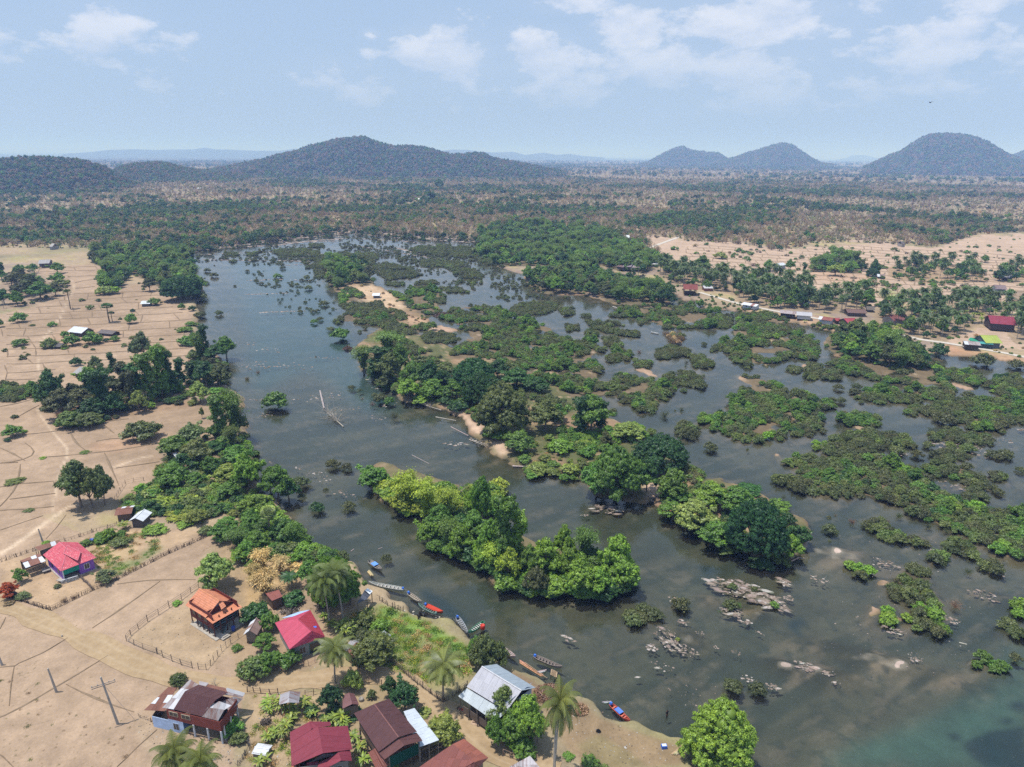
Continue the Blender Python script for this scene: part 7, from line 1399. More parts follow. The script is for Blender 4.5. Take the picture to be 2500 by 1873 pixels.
# ---- far bank village
TAN = (.3,.26,.22); DW = (.10,.08,.07); WW = (.50,.53,.58)
for r in [('riverside_house','purple grey roofed riverside house, first of three above the creek','Q1',(150,225),(222,240),6,2.0,1.2,DW,(.16,.10,.10),.2,1.2),
    ('riverside_house','dark stilt house with lilac grey roof, middle of three above the creek','Q1',(228,235),(322,240),7,2.2,1.4,DW,(.24,.20,.23),.15,1.3),
    ('riverside_house','pale walled house with brown grey roof, right of three above the creek','Q1',(330,238),(436,240),7,2.0,1.0,WW,(.27,.22,.22),.15,1.0),
    ('village_house','orange roofed blue walled house behind the palms','Q1',(770,238),(905,245),8,2.8,1.8,(.18,.26,.34),ORANGE,0,.6),
    ('village_house','small brown roofed house behind the orange roofed house','Q1',(720,135),(790,140),7,2.6,1.3,DW,(.16,.10,.09),.1,0),
    ('village_house','white roofed hut left of the orange roofed house','Q1',(600,175),(685,175),6,2.0,1.0,TAN,(.62,.62,.62),0,0),
    ('open_river_pavilion','open riverside pavilion with dark red tiled roof on stilts','Q1',(1050,565),(1215,570),9,2.6,2.2,(.06,.045,.04),(.22,.055,.045),.15,1.4),
    ('village_house','white roofed brick hut under the palms by the pale path','Q1',(1330,505),(1425,505),6,2.0,1.0,(.25,.1,.08),(.55,.55,.58),.1,0),
    ('roadside_house','low white walled house with pinkish rusty roof below the path','Q1',(1840,740),(2005,765),5,2.0,.8,WW,(.34,.18,.15),.3,.5),
    ('stilt_hut','dark plank hut with rust and white roof beside the far path','Q2',(290,885),(500,905),5,1.8,1.0,(.07,.06,.055),(.42,.36,.36),.45,1.0),
    ('stilt_hut','white walled hut with pale grey roof on the far bank','Q2',(560,925),(765,935),5.5,2.0,1.2,(.55,.57,.6),(.48,.47,.5),.2,.8),
    ('stilt_hut','white walled hut with red rusty roof on the far bank','Q2',(905,985),(1080,1010),5,2.2,1.0,(.48,.52,.58),(.30,.10,.08),.35,.4),
    ('village_house','crimson roofed house half hidden behind the bright bamboo','Q2',(1370,1040),(1510,1035),7,2.2,1.6,DW,(.33,.04,.06),.05,0),
    ('village_house','tiny red roofed hut beside the crimson roofed house','Q2',(1185,985),(1228,985),4,1.8,.8,DW,(.34,.06,.06),.05,0),
    ('village_house','pale tin roofed hut standing among the areca palms','Q2',(640,705),(745,705),4.5,2.0,.8,(.1,.1,.1),(.5,.54,.6),.05,0),
    ('village_house','small grey roofed hut left of the pale tin roofed hut','Q2',(462,700),(530,705),4,1.8,.8,TAN,(.42,.42,.42),.1,0),
    ('village_house','rusty brown roofed house at the left end of the palm grove','Q2',(150,660),(280,665),7,2.2,1.5,DW,(.30,.15,.13),.4,0),
    ('village_house','brown roofed low building in the middle of the palm village','Q2',(1370,860),(1640,870),7,2.0,1.2,DW,(.17,.10,.085),.2,0),
    ('village_house','dark red roofed house with pale front at the end of the palms','Q2',(2090,1010),(2330,1000),8,2.6,2.0,(.3,.28,.26),(.20,.06,.055),.1,0),
    ('field_hut','dark thatched hut at the edge of the far paddies','Q2',(1680,795),(1765,800),5,1.4,1.4,DW,(.14,.12,.10),0,0),
    ('field_hut','white roofed hut among trees in the far paddies','Q2',(285,108),(370,100),6,2.2,1.2,WW,(.58,.62,.66),0,.4),
    ('field_hut','brown and white roofed hut right of the dark domed tree','Q2',(1845,265),(1930,270),6,1.6,1.2,DW,(.28,.2,.2),.3,0),
    ('field_hut','dark roofed hut by the domed tree near the right edge','D',(1625,212),(1680,216),8,2,1.6,DW,(.2,.19,.2),.2,0),
    ('village_house','large maroon roofed house at the right edge','Q3',(1640,745),(2030,775),12,3.0,2.6,(.07,.05,.05),(.26,.035,.06),0,.8),
    ('village_house','lime green roofed house beside the pale path','Q3',(1560,1040),(1790,1045),9,2.6,2.2,(.12,.14,.16),(.36,.43,.08),0,0),
    ('shop_awning','blue green awning roof in front of the lime green roofed house','Q3',(1440,1035),(1640,1050),3,2.2,.4,(.05,.07,.08),(.08,.34,.33),0,0),
    ('shop_awning','bright green low roof left of the lime green roofed house','Q3',(1290,960),(1440,985),5,1.6,.6,(.05,.07,.08),(.03,.30,.18),0,0),
    ('riverside_shed','dark shed with striped grey tin roof on the red bank','Q3',(1215,1075),(1430,1090),5,1.6,.8,(.07,.06,.05),(.42,.38,.38),.4,1.2),
    ('field_hut','brown roofed hut with bluish wall at the upper right','Q3',(1735,100),(1890,110),8,2.4,1.8,(.3,.32,.4),(.22,.16,.16),.15,0),
    ('field_hut','open sided hut with white gable roof in the left paddies','A',(432,552),(505,560),6,2.0,1.6,(.07,.065,.06),(.66,.7,.76),0,0),
    ('field_hut','tiny white roofed hut beside the round green bush','A',(872,374),(915,372),5,1.6,1.0,(.12,.12,.12),(.64,.68,.72),0,0),
    ('field_hut','white roofed hut at the foot of the umbrella shaped tree','A',(990,306),(1030,306),5,1.6,1.0,(.12,.12,.12),(.66,.68,.7),0,0),
    ('field_hut','grey stilt hut at the top of the left paddies','A',(245,137),(302,135),9,2.4,2.0,(.1,.09,.09),(.36,.34,.34),.1,.8),
    ('field_hut','weathered grey hut inside the upper left grove','A',(55,207),(100,207),7,1.8,1.6,(.14,.12,.11),(.38,.34,.31),.1,0),
    ('field_hut','little dark hut under the lone olive bush','A',(838,1187),(872,1187),2.4,1.0,.7,(.05,.045,.045),(.2,.2,.22),0,.2),
    ('field_hut','grey roofed hut half hidden in the dark grove','A',(465,805),(520,812),6,1.6,1.4,(.1,.09,.08),(.34,.33,.33),.1,0),
    ('field_hut','low dark hut beside the left paddy shrubs','A',(320,630),(368,632),4,1.0,.8,(.05,.045,.04),(.11,.10,.10),0,0),
    ('field_hut','dark low shelter behind the shrubs of the left paddies','A',(610,548),(690,556),4,1.2,.9,(.06,.05,.045),(.14,.115,.11),.1,0),
    ('garden_hut','reddish roofed hut buried in the bank trees','A',(1100,1335),(1142,1322),3.5,1.8,.9,DW,(.30,.17,.15),.3,0),
    ('island_hut','white roofed hut on the sandy clearing in the river','B',(783,322),(815,322),4,1.6,1.0,(.1,.1,.1),(.72,.74,.78),0,0)]:
    hut(r[0], r[1], r[2], r[3], r[4], r[5], r[6], r[7], r[8], r[9], r[10], r[11], cat='hut' if 'hut' in r[0] else 'house' if 'house' in r[0] else 'shed', alt=WHITE if r[10] > .25 else None, palt=.2, win=2 if r[8] in (WW,) else 0, w=1.6 if r[2] in ('Q1','Q2','Q3','D') else 1.1, over=.7, open_=(r[0] == 'open_river_pavilion'))
for (t, x, y, c, lb) in [('T',1280,432,(.7,.72,.75),'white roofed house far off in the woodland below the large hill'),('T',690,676,(.45,.42,.4),'grey roofed hut in the dry scrub at upper left'),('T',330,818,(.4,.38,.36),'grey roofed hut at the edge of the upper left woods'),('U',1320,430,(.4,.1,.07),'red roofed house far off in the middle of the woodland'),('U',1268,427,(.7,.7,.7),'white roofed house left of the distant red roofed house'),
        ('U',1852,758,(.7,.72,.72),'white roofed house in the green belt beyond the palms'),('U',2002,304,(.75,.75,.75),'tiny white building at the foot of the left cone hill'),('V',2112,316,(.75,.73,.7),'pale building at the foot of the broad right hill'),('V',1435,800,(.1,.08,.08),'dark hut at the upper edge of the right paddies'),('U',500,505,(.7,.7,.7),'tiny white hut in the woodland above the upper river')]:
    p = P1(t, x, y); m = mpp(*p); wpx = 9 if p[1] < 2500 else 14; L = wpx*m*.9
    o = root('distant_house', (p[0], p[1], p[2]), lb, 'house'); A_, B_, C_ = V3(p[0]-L/2,p[1],p[2]+2.8), V3(p[0]+L/2,p[1],p[2]+2.8), V3(p[0]+L/2,p[1]+8,p[2]+2.8)
    gable(o, A_, B_, C_, 2.2, c, 0, 'BA', w=3, ridge=False); box_walls(o, inset([A_,B_,C_,A_+C_-B_], .9), p[2]-.5, p[2]+2.9, [(.3,.28,.26)])
# ------------------------------------------------------------------ fences and poles
unitb = None
def fence(name, label, t, pts, sp=1.7, hh=1.15, rails=(.45,.95), r=.05, tint=(.16,.125,.10), brush=0, jit_=.12, cat='fence'):
    P_ = [V3(*P1(t, *p)) for p in pts]; c = P_[0]; o = root(name, (c.x, c.y, c.z), label, cat); ps = []
    for a, b in zip(P_[:-1], P_[1:]):
        n = max(1, round((b-a).length/sp))
        for i in range(n): ps.append(a.lerp(b, i/n))
    ps.append(P_[-1]); rd = random.Random(len(ps)); tops = []
    for p in ps:
        z = float(H(p.x, p.y)); h_ = hh*rd.uniform(.85, 1.25); q = V3(p.x+rd.uniform(-jit_, jit_), p.y+rd.uniform(-jit_, jit_), z+h_); f = rd.uniform(.7, 1.3)
        beam('post', o, V3(p.x, p.y, z-.1), q, r*rd.uniform(.8, 1.3), 'wood', tuple(x*f for x in tint), 4); tops.append((p, z))
    for (a, za), (b, zb) in zip(tops[:-1], tops[1:]):
        for rr_ in rails:
            f = rd.uniform(.8, 1.5); beam('rail', o, V3(a.x, a.y, za+hh*rr_+rd.uniform(-.06, .06)), V3(b.x, b.y, zb+hh*rr_+rd.uniform(-.06, .06)), r*.5, 'wood', tuple(x*f for x in tint), 3)
    if brush:
        T = []
        for (a, za), (b, zb) in zip(tops[:-1], tops[1:]):
            for i in range(brush):
                k_ = rd.random(); p = a.lerp(b, k_); z = za; T.append(tube([(p.x-c.x+rd.uniform(-.12,.12), p.y-c.y+rd.uniform(-.12,.12), z-c.z-.05), (p.x-c.x+rd.uniform(-.3,.3), p.y-c.y+rd.uniform(-.3,.3), z-c.z+hh*rd.uniform(.4, .95))], [.035, .02], 3))
        V, F, A = joinq(T); setp(link('brushwood', mesh('brushwood', V, F, 'wood'), o), tint=tint, kind='stuff')
    return o
fence('brushwood_fence', 'dark brushwood fence around the garden of the pink tiled house', 'E', [(0,512),(70,545),(140,578),(230,612),(330,640),(420,600),(510,555),(600,512),(700,470),(820,410),(940,350),(1050,292),(1200,225),(1360,152)], 1.9, 1.0, (.5,.9), .05, (.09,.07,.06), 22)
fence('brushwood_fence', 'thin stick fence behind the tin sheds at the left edge', 'E', [(-20,335),(110,290),(230,250),(330,215),(420,190),(520,160),(600,132),(700,105),(760,85)], 2.0, 1.0, (.6,), .05, (.11,.09,.07), 10)
fence('post_and_rail_fence', 'grey post and rail fence around the yard of the orange stilt house', 'E', [(1290,492),(1240,525),(1180,570),(1100,622),(1030,668),(960,712),(900,760),(850,800),(822,840),(870,866),(930,892),(1020,922)], 2.1, 1.25, (.35,.65,.95), .055, (.15,.12,.10))
fence('post_and_rail_fence', 'weathered fence along the road below the orange stilt house', 'E', [(1022,924),(1060,945),(1120,972),(1180,995),(1250,1016)], 1.5, 1.2, (.5,.9), .055, (.13,.11,.10))
fence('post_and_rail_fence', 'stick fence running from the road towards the grey plank hut', 'E', [(1290,1022),(1340,1026),(1390,970),(1440,905),(1500,855),(1550,820),(1600,790)], 1.1, 1.15, (.5,.85), .045, (.16,.13,.11))
fence('rubble_fence', 'broken stick fence in front of the long rusty roofed house', 'E', [(905,1332),(980,1362),(1060,1388),(1130,1412),(1200,1434),(1330,1482),(1400,1500),(1480,1506)], 1.7, .8, (.5,), .045, (.13,.09,.075), 5)
fence('rubble_fence', 'curved grey brush fence right of the long rusty roofed house', 'E', [(1500,1520),(1560,1500),(1610,1505),(1625,1530),(1590,1585),(1545,1650)], 1.3, .9, (.6,), .05, (.16,.15,.14), 16)
fence('post_and_rail_fence', 'low rail fence along the road behind the striped tin shelter', 'F', [(10,1172),(55,1176),(100,1180),(160,1184),(212,1186)], 1.8, 1.0, (.5,.9), .06, (.16,.12,.1))
fence('post_and_rail_fence', 'thin post fence along the road beside the dark mango tree', 'F', [(385,1192),(440,1186),(500,1178),(640,1150),(720,1130),(800,1112),(880,1122)], 1.8, 1.15, (.5,.9), .05, (.14,.08,.07))
fence('bamboo_fence', 'dense bamboo fence along the road beneath the coconut palm', 'F', [(930,962),(975,1000),(1020,1040),(1060,1075),(1100,1110),(1150,1145),(1200,1182),(1280,1240),(1340,1205),(1440,1132)], 1.3, 1.2, (.3,.6,.9), .05, (.20,.17,.14), 14)
fence('bamboo_fence', 'stick fence on the bank behind the white boat', 'K8', [(460,562),(500,585),(560,622),(620,650),(700,682),(770,702)], .9, 1.1, (.4,.8), .05, (.15,.12,.10), 4)
fence('bamboo_fence', 'dark wooden fence panel beside the red covered boat', 'K8', [(950,802),(1000,775),(1040,752),(1085,730)], .5, 1.1, (.3,.6,.9), .06, (.07,.055,.05), 16)
fence('bamboo_fence', 'lattice fence running along the waterline beside the boats', 'K8', [(1085,732),(1170,752),(1250,772),(1330,792),(1400,812),(1430,835),(1480,900),(1530,950),(1585,1000)], .8, 1.0, (.2,.5,.8,1), .045, (.17,.15,.13))
fence('post_and_rail_fence', 'rail fence with dark posts between the two brown roofed houses', 'K6', [(880,1062),(985,1030),(1100,985),(1190,930),(1280,875),(1365,825),(1450,775),(1540,735)], 2.2, 1.25, (.4,.7,1), .07, (.09,.07,.06))
fence('post_and_rail_fence', 'small rail enclosure on the near paddy before the bank gardens', 'A', [(705,1560),(740,1505),(770,1462),(820,1448),(880,1440)], 1.8, 1.1, (.5,.9), .05, (.15,.12,.1))
fence('brushwood_fence', 'low brush wall leading from the white balustrade to the garden fence', 'E', [(512,418),(545,448),(575,475),(604,505)], 1.2, .8, (.6,), .05, (.30,.24,.20), 22)
fence('post_and_rail_fence', 'pale rail fence at the bottom edge beside the road', 'Q5', [(205,1215),(280,1245),(370,1270)], 1.6, 1.2, (.5,1), .06, (.32,.22,.16))
fence('stick_fence', 'stick fence before the pink metal roofed house', 'F', [(340,1000),(375,1005),(410,1000),(450,980)], .9, 1.2, (.5,), .04, (.17,.08,.07))
def pole(t, b, top, label, arm=False, tint=(.17,.16,.15)):
    x, y, z = P1(t, *b); m = mpp(x, y, z); s = TILES[t][2]; dep = math.atan2(CH, math.hypot(x, y)); h_ = (b[1]-top[1])/s*m/math.cos(dep); lean = (top[0]-b[0])/s*m
    o = root('power_pole', (x, y, z), label, 'pole'); p = V3(x, y, z-.3); e = V3(x+lean*.55, y, z+h_); beam('shaft', o, p, e, .19, 'concrete', None, 8, .11)
    if arm:
        q = p.lerp(e, .86); d = V3(.85, .52, 0).normalized()
        for dz in (0, -.28): beam('crossarm', o, q-d*1.5+V3(0,0,dz), q+d*1.5+V3(0,0,dz), .06, 'wood', (.2,.19,.18), 4)
        for k_ in (-1.4,-.7,.7,1.4): beam('insulator', o, q+d*k_, q+d*k_+V3(0,0,.28), .06, 'painted', (.5,.45,.4), 6)
        beam('stay', o, e+V3(0,0,-1), V3(x+1.9, y+.9, z), .02, 'wood', (.3,.3,.3), 3)
    return o
p1 = pole('E', (767,1378), (686,1088), 'tall grey power pole with crossarms on the near paddy', True)
pole('E', (368,1170), (334,1018), 'plain grey pole left of the crossarm power pole')
pole('E', (15,995), (-4,912), 'plain grey pole at the left edge of the near paddy')
pole('E', (278,192), (259,108), 'thin pole behind the pink tiled house')
pole('F', (1373,1395), (1370,1352), 'short post with a sign beside the yellow green bush')
pole('E', (404,812), (404,800), 'short dark stump beside the dirt road')
pole('Q5', (733,1420), (735,880), 'thin grey pole in front of the lowest coconut palm')
pole('F', (318,602), (320,585), 'short pole behind the pink metal roof')
# ------------------------------------------------------------------ boats
def boat(label, t, bow, stern, width=.95, hull=(.3,.28,.26), inner=(.22,.19,.17), engine=True, cover=None, deck=None, zoff=.0, name='longtail_boat'):
    b = V3(*P1(t, *bow)); s = V3(*P1(t, *stern)); b.z = s.z = 0; d = b-s; L = d.length; rz = math.atan2(d.y, d.x); z = max(0, float(H((b.x+s.x)/2, (b.y+s.y)/2)))+zoff
    o = root(name, (s.x, s.y, z), label, 'boat', None, rz); n = 15; sec = []
    for i in range(n):
        k_ = i/(n-1); x = L*k_; w = width*.78/2*min(1, .55+k_*3)*(1-max(0, (k_-.55)/.45)**1.7)+.03; keel = -.1+.42*max(0, (k_-.75)/.25)**2; gun = .33+.38*max(0, (k_-.6)/.4)**2+.05*(1-k_)
        sec.append([(x, -w, gun), (x, -w*.72, keel+.1), (x, 0, keel), (x, w*.72, keel+.1), (x, w, gun)])
    Vo = [p for q in sec for p in q]; F = [(i*5+j, i*5+j+1, (i+1)*5+j+1, (i+1)*5+j) for i in range(n-1) for j in range(4)]+[(0,1,2,3,4), tuple((n-1)*5+j for j in (4,3,2,1,0))]
    me = mesh('hull', Vo, [f[::-1] for f in F], 'painted'); ho = setp(link('hull', me, o), tint=hull); so = ho.modifiers.new('plank', 'SOLIDIFY'); so.thickness = .035; so.offset = -1
    Vi = [(x*1., y*.93, zz+.02) for q in sec[1:-2] for (x, y, zz) in q[1:4]]; Fi = [(i*3+j, (i+1)*3+j, (i+1)*3+j+1, i*3+j+1) for i in range(n-4) for j in range(2)]; setp(link('floor', mesh('floor', Vi, Fi, 'wood'), o), tint=inner)
    for i in range(1, 7):
        x = L*(.08+.11*i); w = width*.78/2*.92; setp(link('thwart', mesh('thwart', [(x+a, c_, .27+e) for e in (0, .03) for a, c_ in ((-.09,-w),(.09,-w),(.09,w),(-.09,w))], [(0,3,2,1),(4,5,6,7),(0,1,5,4),(1,2,6,5),(2,3,7,6),(3,0,4,7)], 'wood'), o), tint=tuple(x_*1.25 for x_ in inner))
    gl = []
    for sg in (0, 4): gl.append(tube([np.array(q[sg])+np.array([0, 0, .02]) for q in sec], [.03]*n, 4))
    V, F2, A = joinq(gl); setp(link('gunwale', mesh('gunwale', V, F2, 'painted'), o), tint=tuple(min(1, x_*1.3) for x_ in hull))
    if cover is not None:
        Vc = []; m_ = 7; xs = np.linspace(L*.16, L*.97, 9)
        for x in xs:
            k_ = x/L; w = width*.78/2*(1-max(0, (k_-.55)/.45)**1.9)*1.02+.02
            for j in range(m_): a = math.pi*j/(m_-1); Vc.append((x, -w*math.cos(a), .36+.3*math.sin(a)*(1-.5*k_)+.15*max(0, (k_-.6)/.4)))
        setp(link('cover', mesh('cover', Vc, [(i*m_+j, (i+1)*m_+j, (i+1)*m_+j+1, i*m_+j+1) for i in range(8) for j in range(m_-1)], 'cloth', False), o), tint=cover)
    if deck is not None: setp(link('awning', mesh('awning', [(L*.3+a, b_, .5+.06*e) for e in (0, 1) for a, b_ in ((0,-width*.42),(L*.28,-width*.42),(L*.28,width*.42),(0,width*.42))], [(0,3,2,1),(4,5,6,7),(0,1,5,4),(1,2,6,5),(2,3,7,6),(3,0,4,7)], 'cloth'), o), tint=deck)
    if engine:
        e = link('engine', mesh('engine', [(.15+a, c_, e_) for e_, k_ in ((.4, 1), (.72, .75)) for a, c_ in ((-.22*k_,-.2*k_),(.22*k_,-.2*k_),(.22*k_,.2*k_),(-.22*k_,.2*k_))], [(0,3,2,1),(4,5,6,7),(0,1,5,4),(1,2,6,5),(2,3,7,6),(3,0,4,7)], 'plastic'), o); setp(e, tint=(.05,.17,.62))
        V, F3, A = tube([(.1, 0, .5), (-1.0, .1, .25)], [.03, .02], 5); setp(link('propeller_shaft', mesh('propeller_shaft', V, F3, 'painted'), e), tint=(.3,.3,.3))
    return o
boat('narrow wooden boat with a blue awning at the upper mooring', 'K8', (487,186), (322,62), 1.3, (.34,.3,.27), engine=False, deck=(.14,.3,.7))
boat('long white boat with a pointed bow and blue engine', 'K8', (322,350), (768,432), 1.15, (.55,.56,.52), (.34,.31,.29))
boat('brown wooden boat nosing down to the red covered boat', 'K8', (1000,606), (825,480), 1.0, (.36,.32,.27), (.30,.25,.2))
boat('open green boat beside the red covered boat', 'K8', (958,634), (1185,742), .95, (.22,.33,.29), (.1,.13,.12), engine=False)
boat('boat under a bright red cover with blue engine', 'K8', (1272,735), (1040,632), 1.2, (.4,.06,.03), cover=(.50,.06,.035))
boat('grey boat with blue engine pulled up along the lattice fence', 'K8', (1588,1002), (1455,790), 1.1, (.33,.35,.38), (.25,.25,.26))
boat('green boat pointing out of the bushes with its shaft raised', 'K8', (1600,995), (1800,850), 1.0, (.10,.30,.17), (.35,.36,.33), engine=False)
boat('pale pink boat half hidden by the riverside tree', 'Q5', (332,208), (190,110), 1.1, (.55,.42,.40), (.3,.25,.23), engine=False)
boat('slender dark wooden boat with a bright blue engine', 'Q5', (818,316), (528,195), 1.0, (.33,.27,.24), (.13,.11,.1))
boat('red boat with blue awning on the beach', 'Q5', (1522,878), (1318,692), 1.0, (.50,.10,.06), (.45,.13,.09), deck=(.10,.2,.6))
boat('pale boat drifting in the middle right channel', 'Q1', (605,1064), (705,1084), 1.3, (.6,.6,.58), engine=False)
boat('upturned pale boat on the tiny sand spit', 'Q1', (160,742), (85,714), 1.2, (.62,.58,.52), engine=False)
b_ = W('K8', 1782, 905, .6); barrel(b_.x, b_.y, .25, .42, .9, (.55,.04,.02), 'red drum standing beside the green boat')
def plankthing(name, label, t, a, b, r, tint, cat, z=.12, n=1, dy=.16, mat='wood'):
    A_, B_ = V3(*P1(t, *a)), V3(*P1(t, *b)); A_.z = max(A_.z, 0)+z; B_.z = max(B_.z, 0)+z; o = root(name, tuple(A_), label, cat); d = (B_-A_).normalized(); nn = V3(-d.y, d.x, 0)
    for i in range(n): beam(name.split('_')[-1] if n > 1 else 'log', o, A_+nn*dy*i+V3(0,0,.04*(i % 2))-d*.2*(i % 3), B_+nn*dy*i+d*.3*(i % 2), r, mat, tuple(x*random.uniform(.85, 1.15) for x in tint), 6, r*.8)
    return o
plankthing('bundle_of_poles', 'bundle of long orange brown poles in the shallows', 'Q5', (378,252), (604,394), .09, (.50,.27,.17), 'poles', .1, 3, .22)
plankthing('long_pole', 'single long pole beside the bundle of poles', 'Q5', (430,256), (664,422), .07, (.36,.22,.15), 'pole', .25)
plankthing('landing_plank', 'short grey landing plank by the pole bundle', 'Q5', (578,362), (642,346), .14, (.42,.38,.36), 'plank', .2, 2, .2)
plankthing('floating_board', 'grey board tied behind the red boat', 'Q5', (1250,672), (1312,665), .1, (.4,.36,.33), 'board', .1, 2)
plankthing('weathered_plank', 'tan plank on the beach beside the large tree', 'Q5', (2000,1210), (2050,1170), .13, (.5,.35,.24), 'plank', .1, 3, .2)
plankthing('wooden_trough', 'tan wooden trough in the shallows below the blue awning boat', 'K8', (308,198), (352,250), .2, (.45,.33,.22), 'trough', .15, 2, .3)
plankthing('stranded_log', 'short log on the mud behind the boats', 'K8', (720,655), (785,600), .09, (.26,.19,.15), 'log', .1)
o = root('square_wooden_raft', tuple(W('Q5', 735, 358, .4)), 'square tan wooden platform on legs in the shallows', 'platform')
for i in range(6): bx('plank', o, W('Q5', 708+i*10, 345+i*5, .55)+V3(0,0,.0), (W('Q5',700,370,0)-W('Q5',705,335,0)), .62, .12, .03, 'wood', (.38,.27,.17))
for a in ((705,345),(768,352),(760,378),(700,372)): q = W('Q5', *a, .5); beam('leg', o, V3(q.x,q.y,-.4), V3(q.x,q.y,.5), .05)
o = root('blue_crate', tuple(W('Q5', 1877, 1120, 1.0)), 'blue and white crate alone on the beach', 'crate'); q = W('Q5', 1877, 1118, 1.2); bx('box', o, q, (1,.1), .38, .28, .25, 'plastic', (.04,.14,.55)); bx('lid', o, q+V3(0,0,.28), (1,.1), .3, .2, .03, 'plastic', (.7,.75,.8))
o = root('parked_motorbike', tuple(W('K7', 225, 1150, 1.0)), 'small dark motorbike parked before the grey metal roofed house', 'motorbike', None, -.6)
def ring(R, r, n=14):
    V, F = [], []
    for i in range(n):
        a = 6.2832*i/n
        for j in range(5): b = 6.2832*j/5; V.append(((R+r*math.cos(b))*math.cos(a), r*math.sin(b), (R+r*math.cos(b))*math.sin(a)))
    return V, [(i*5+j, i*5+(j+1) % 5, ((i+1) % n)*5+(j+1) % 5, ((i+1) % n)*5+j) for i in range(n) for j in range(5)]
for xw in (-.6, .6): w_ = link('wheel', mesh('wheel', *ring(.27, .06), 'plastic'), o, (xw, 0, .3)); setp(w_, tint=(.02,.02,.02))
for nm, pts, rr_, c in (('frame', [(-.6,0,.3),(-.2,0,.45),(.3,0,.5),(.48,0,.8)], [.06,.12,.1,.05], (.35,.05,.04)), ('seat', [(-.6,0,.78),(-.3,0,.76),(.05,0,.72)], [.07,.1,.08], (.02,.02,.02)), ('fork', [(.6,0,.3),(.48,0,.7),(.42,0,.98)], [.04,.04,.03], (.3,.3,.3)), ('handlebar', [(.38,-.3,1.0),(.43,0,.97),(.38,.3,1.0)], [.025,.03,.025], (.05,.05,.05)), ('body', [(-.5,0,.6),(-.1,0,.6),(.35,0,.72)], [.08,.12,.07], (.30,.05,.04))):
    V, F, A = tube(pts, rr_, 6); setp(link(nm, mesh(nm, V, F, 'plastic'), o), tint=c)
# ------------------------------------------------------------------ driftwood and heaps
for (lb, t, a, b, r) in [('long bleached trunk standing out of the left channel','B',(480,998),(455,890),.32),('pale log below the long island','B',(1165,1052),(1290,1074),.22),('thin half sunken log below the long island','B',(1258,1112),(1365,1166),.16),('driftwood log at the tip of the bamboo islet','B',(735,822),(818,828),.2),('short floating log near the left bank','B',(40,1280),(66,1258),.15),
        ('thin sunken branch in the open channel','B',(1018,1284),(1125,1338),.1),('log lying off the rain tree islet','C',(130,1340),(235,1352),.25),('driftwood on the last wooded island tip','H',(335,328),(405,296),.16),('drift log beside the broad shrub','H',(1440,850),(1490,862),.12),('floating stick above the lone round bush','F',(858,244),(886,232),.09),('floating stick above the upper mooring','F',(682,258),(702,242),.09)]:
    plankthing('drift_log', lb, t, a, b, r, (.42,.35,.29), 'log', .05)
def deadtree(label, t, base, tip, n, sd_, spread=.8):
    A_, B_ = V3(*P1(t, *base)), V3(*P1(t, *tip)); A_.z = max(0, A_.z)+.1; B_.z = max(0, B_.z)+.5; g = random.Random(sd_); T = [tube([(0,0,0), tuple(B_-A_)], [.18, .08], 6)]; d = (B_-A_); L = d.length
    for i in range(n):
        k_ = g.uniform(.35, 1); p = d*k_; e = p+V3(g.gauss(0,1), g.gauss(0,1), abs(g.gauss(0,.6)))*L*.22*spread+d*.2; m_ = (p+e)/2+V3(0,0,.1*L*.2); T.append(tube([tuple(p), tuple(m_), tuple(e)], [.06, .04, .015], 4))
        for j in range(2): T.append(tube([tuple(m_), tuple(m_+V3(g.gauss(0,1), g.gauss(0,1), abs(g.gauss(0,.7)))*L*.1)], [.03, .01], 3))
    V, F, A = joinq(T); setp(link('fallen_tree', mesh('fallen_tree', V, F, 'palebark'), None, tuple(A_)), label, 'dead tree')
deadtree('fallen leafless tree spreading its twigs in the left channel', 'B', (600,1112), (500,1030), 40, 1)
deadtree('white dead branches under the long island bank', 'B', (1370,1190), (1470,1235), 14, 2, .6)
deadtree('tangle of driftwood roots at the bank of the long island', 'B', (1200,1010), (1060,975), 18, 3, .7)
deadtree('dead branches at the foot of the rain tree bank', 'C', (400,1408), (330,1385), 14, 4, .6)
deadtree('white forked driftwood at the last island tip', 'H', (405,300), (432,318), 8, 5)
deadtree('pale roots under the near island trees', 'G', (480,515), (390,500), 14, 6, .5)
def heap(label, t, c, rx, n, tint, hgt, s, name='husk_heap', cat='heap'):
    x, y, z = P1(t, *c); m = mpp(x, y, z)/TILES[t][2]; R = rx*m; q = RS_.normal(size=(n, 3)); q[:, 2] = 0; q = unit(q)*R*RS_.uniform(0, 1, (n, 1))**.6; q[:, 1] *= .8; q[:, 2] = hgt*(1-(np.hypot(q[:, 0], q[:, 1])/R)**1.5)*RS_.uniform(.5, 1, n)+.06
    V, F, A = quads(q, RS_.normal(size=(n, 3))*.8+np.array([0, 0, .6]), s*RS_.uniform(.6, 1.4, n), .3); core = hull(np.array([0, 0, -.15]), np.array([R*.85, R*.7, hgt*1.1]), 1); V, F, A = joinq([(V, F, A), core])
    setp(link(name, mesh(name, V, F, 'foliage', False, {'lv': ('FLOAT', 'POINT', A*.6)}), None, (x, y, z)), label, cat, tint=tint)
heap('large heap of dry coconut fronds beside the grey metal roofed house', 'Q5', (700,590), 190, 1500, (.46,.28,.19), 1.1, .26, 'frond_heap')
heap('smaller heap of tan coconut husks on the beach', 'Q5', (985,740), 110, 900, (.52,.33,.2), .9, .2)
heap('small charred heap on the beach', 'Q5', (1195,965), 24, 160, (.05,.045,.04), .4, .14, 'ash_heap')
heap('pile of firewood beside the banana plants at lower left', 'F', (130,1370), 36, 200, (.3,.24,.2), .5, .3, 'firewood_pile')
heap('pile of firewood under the coconut palms', 'F', (495,615), 34, 220, (.36,.29,.24), .8, .4, 'firewood_pile')
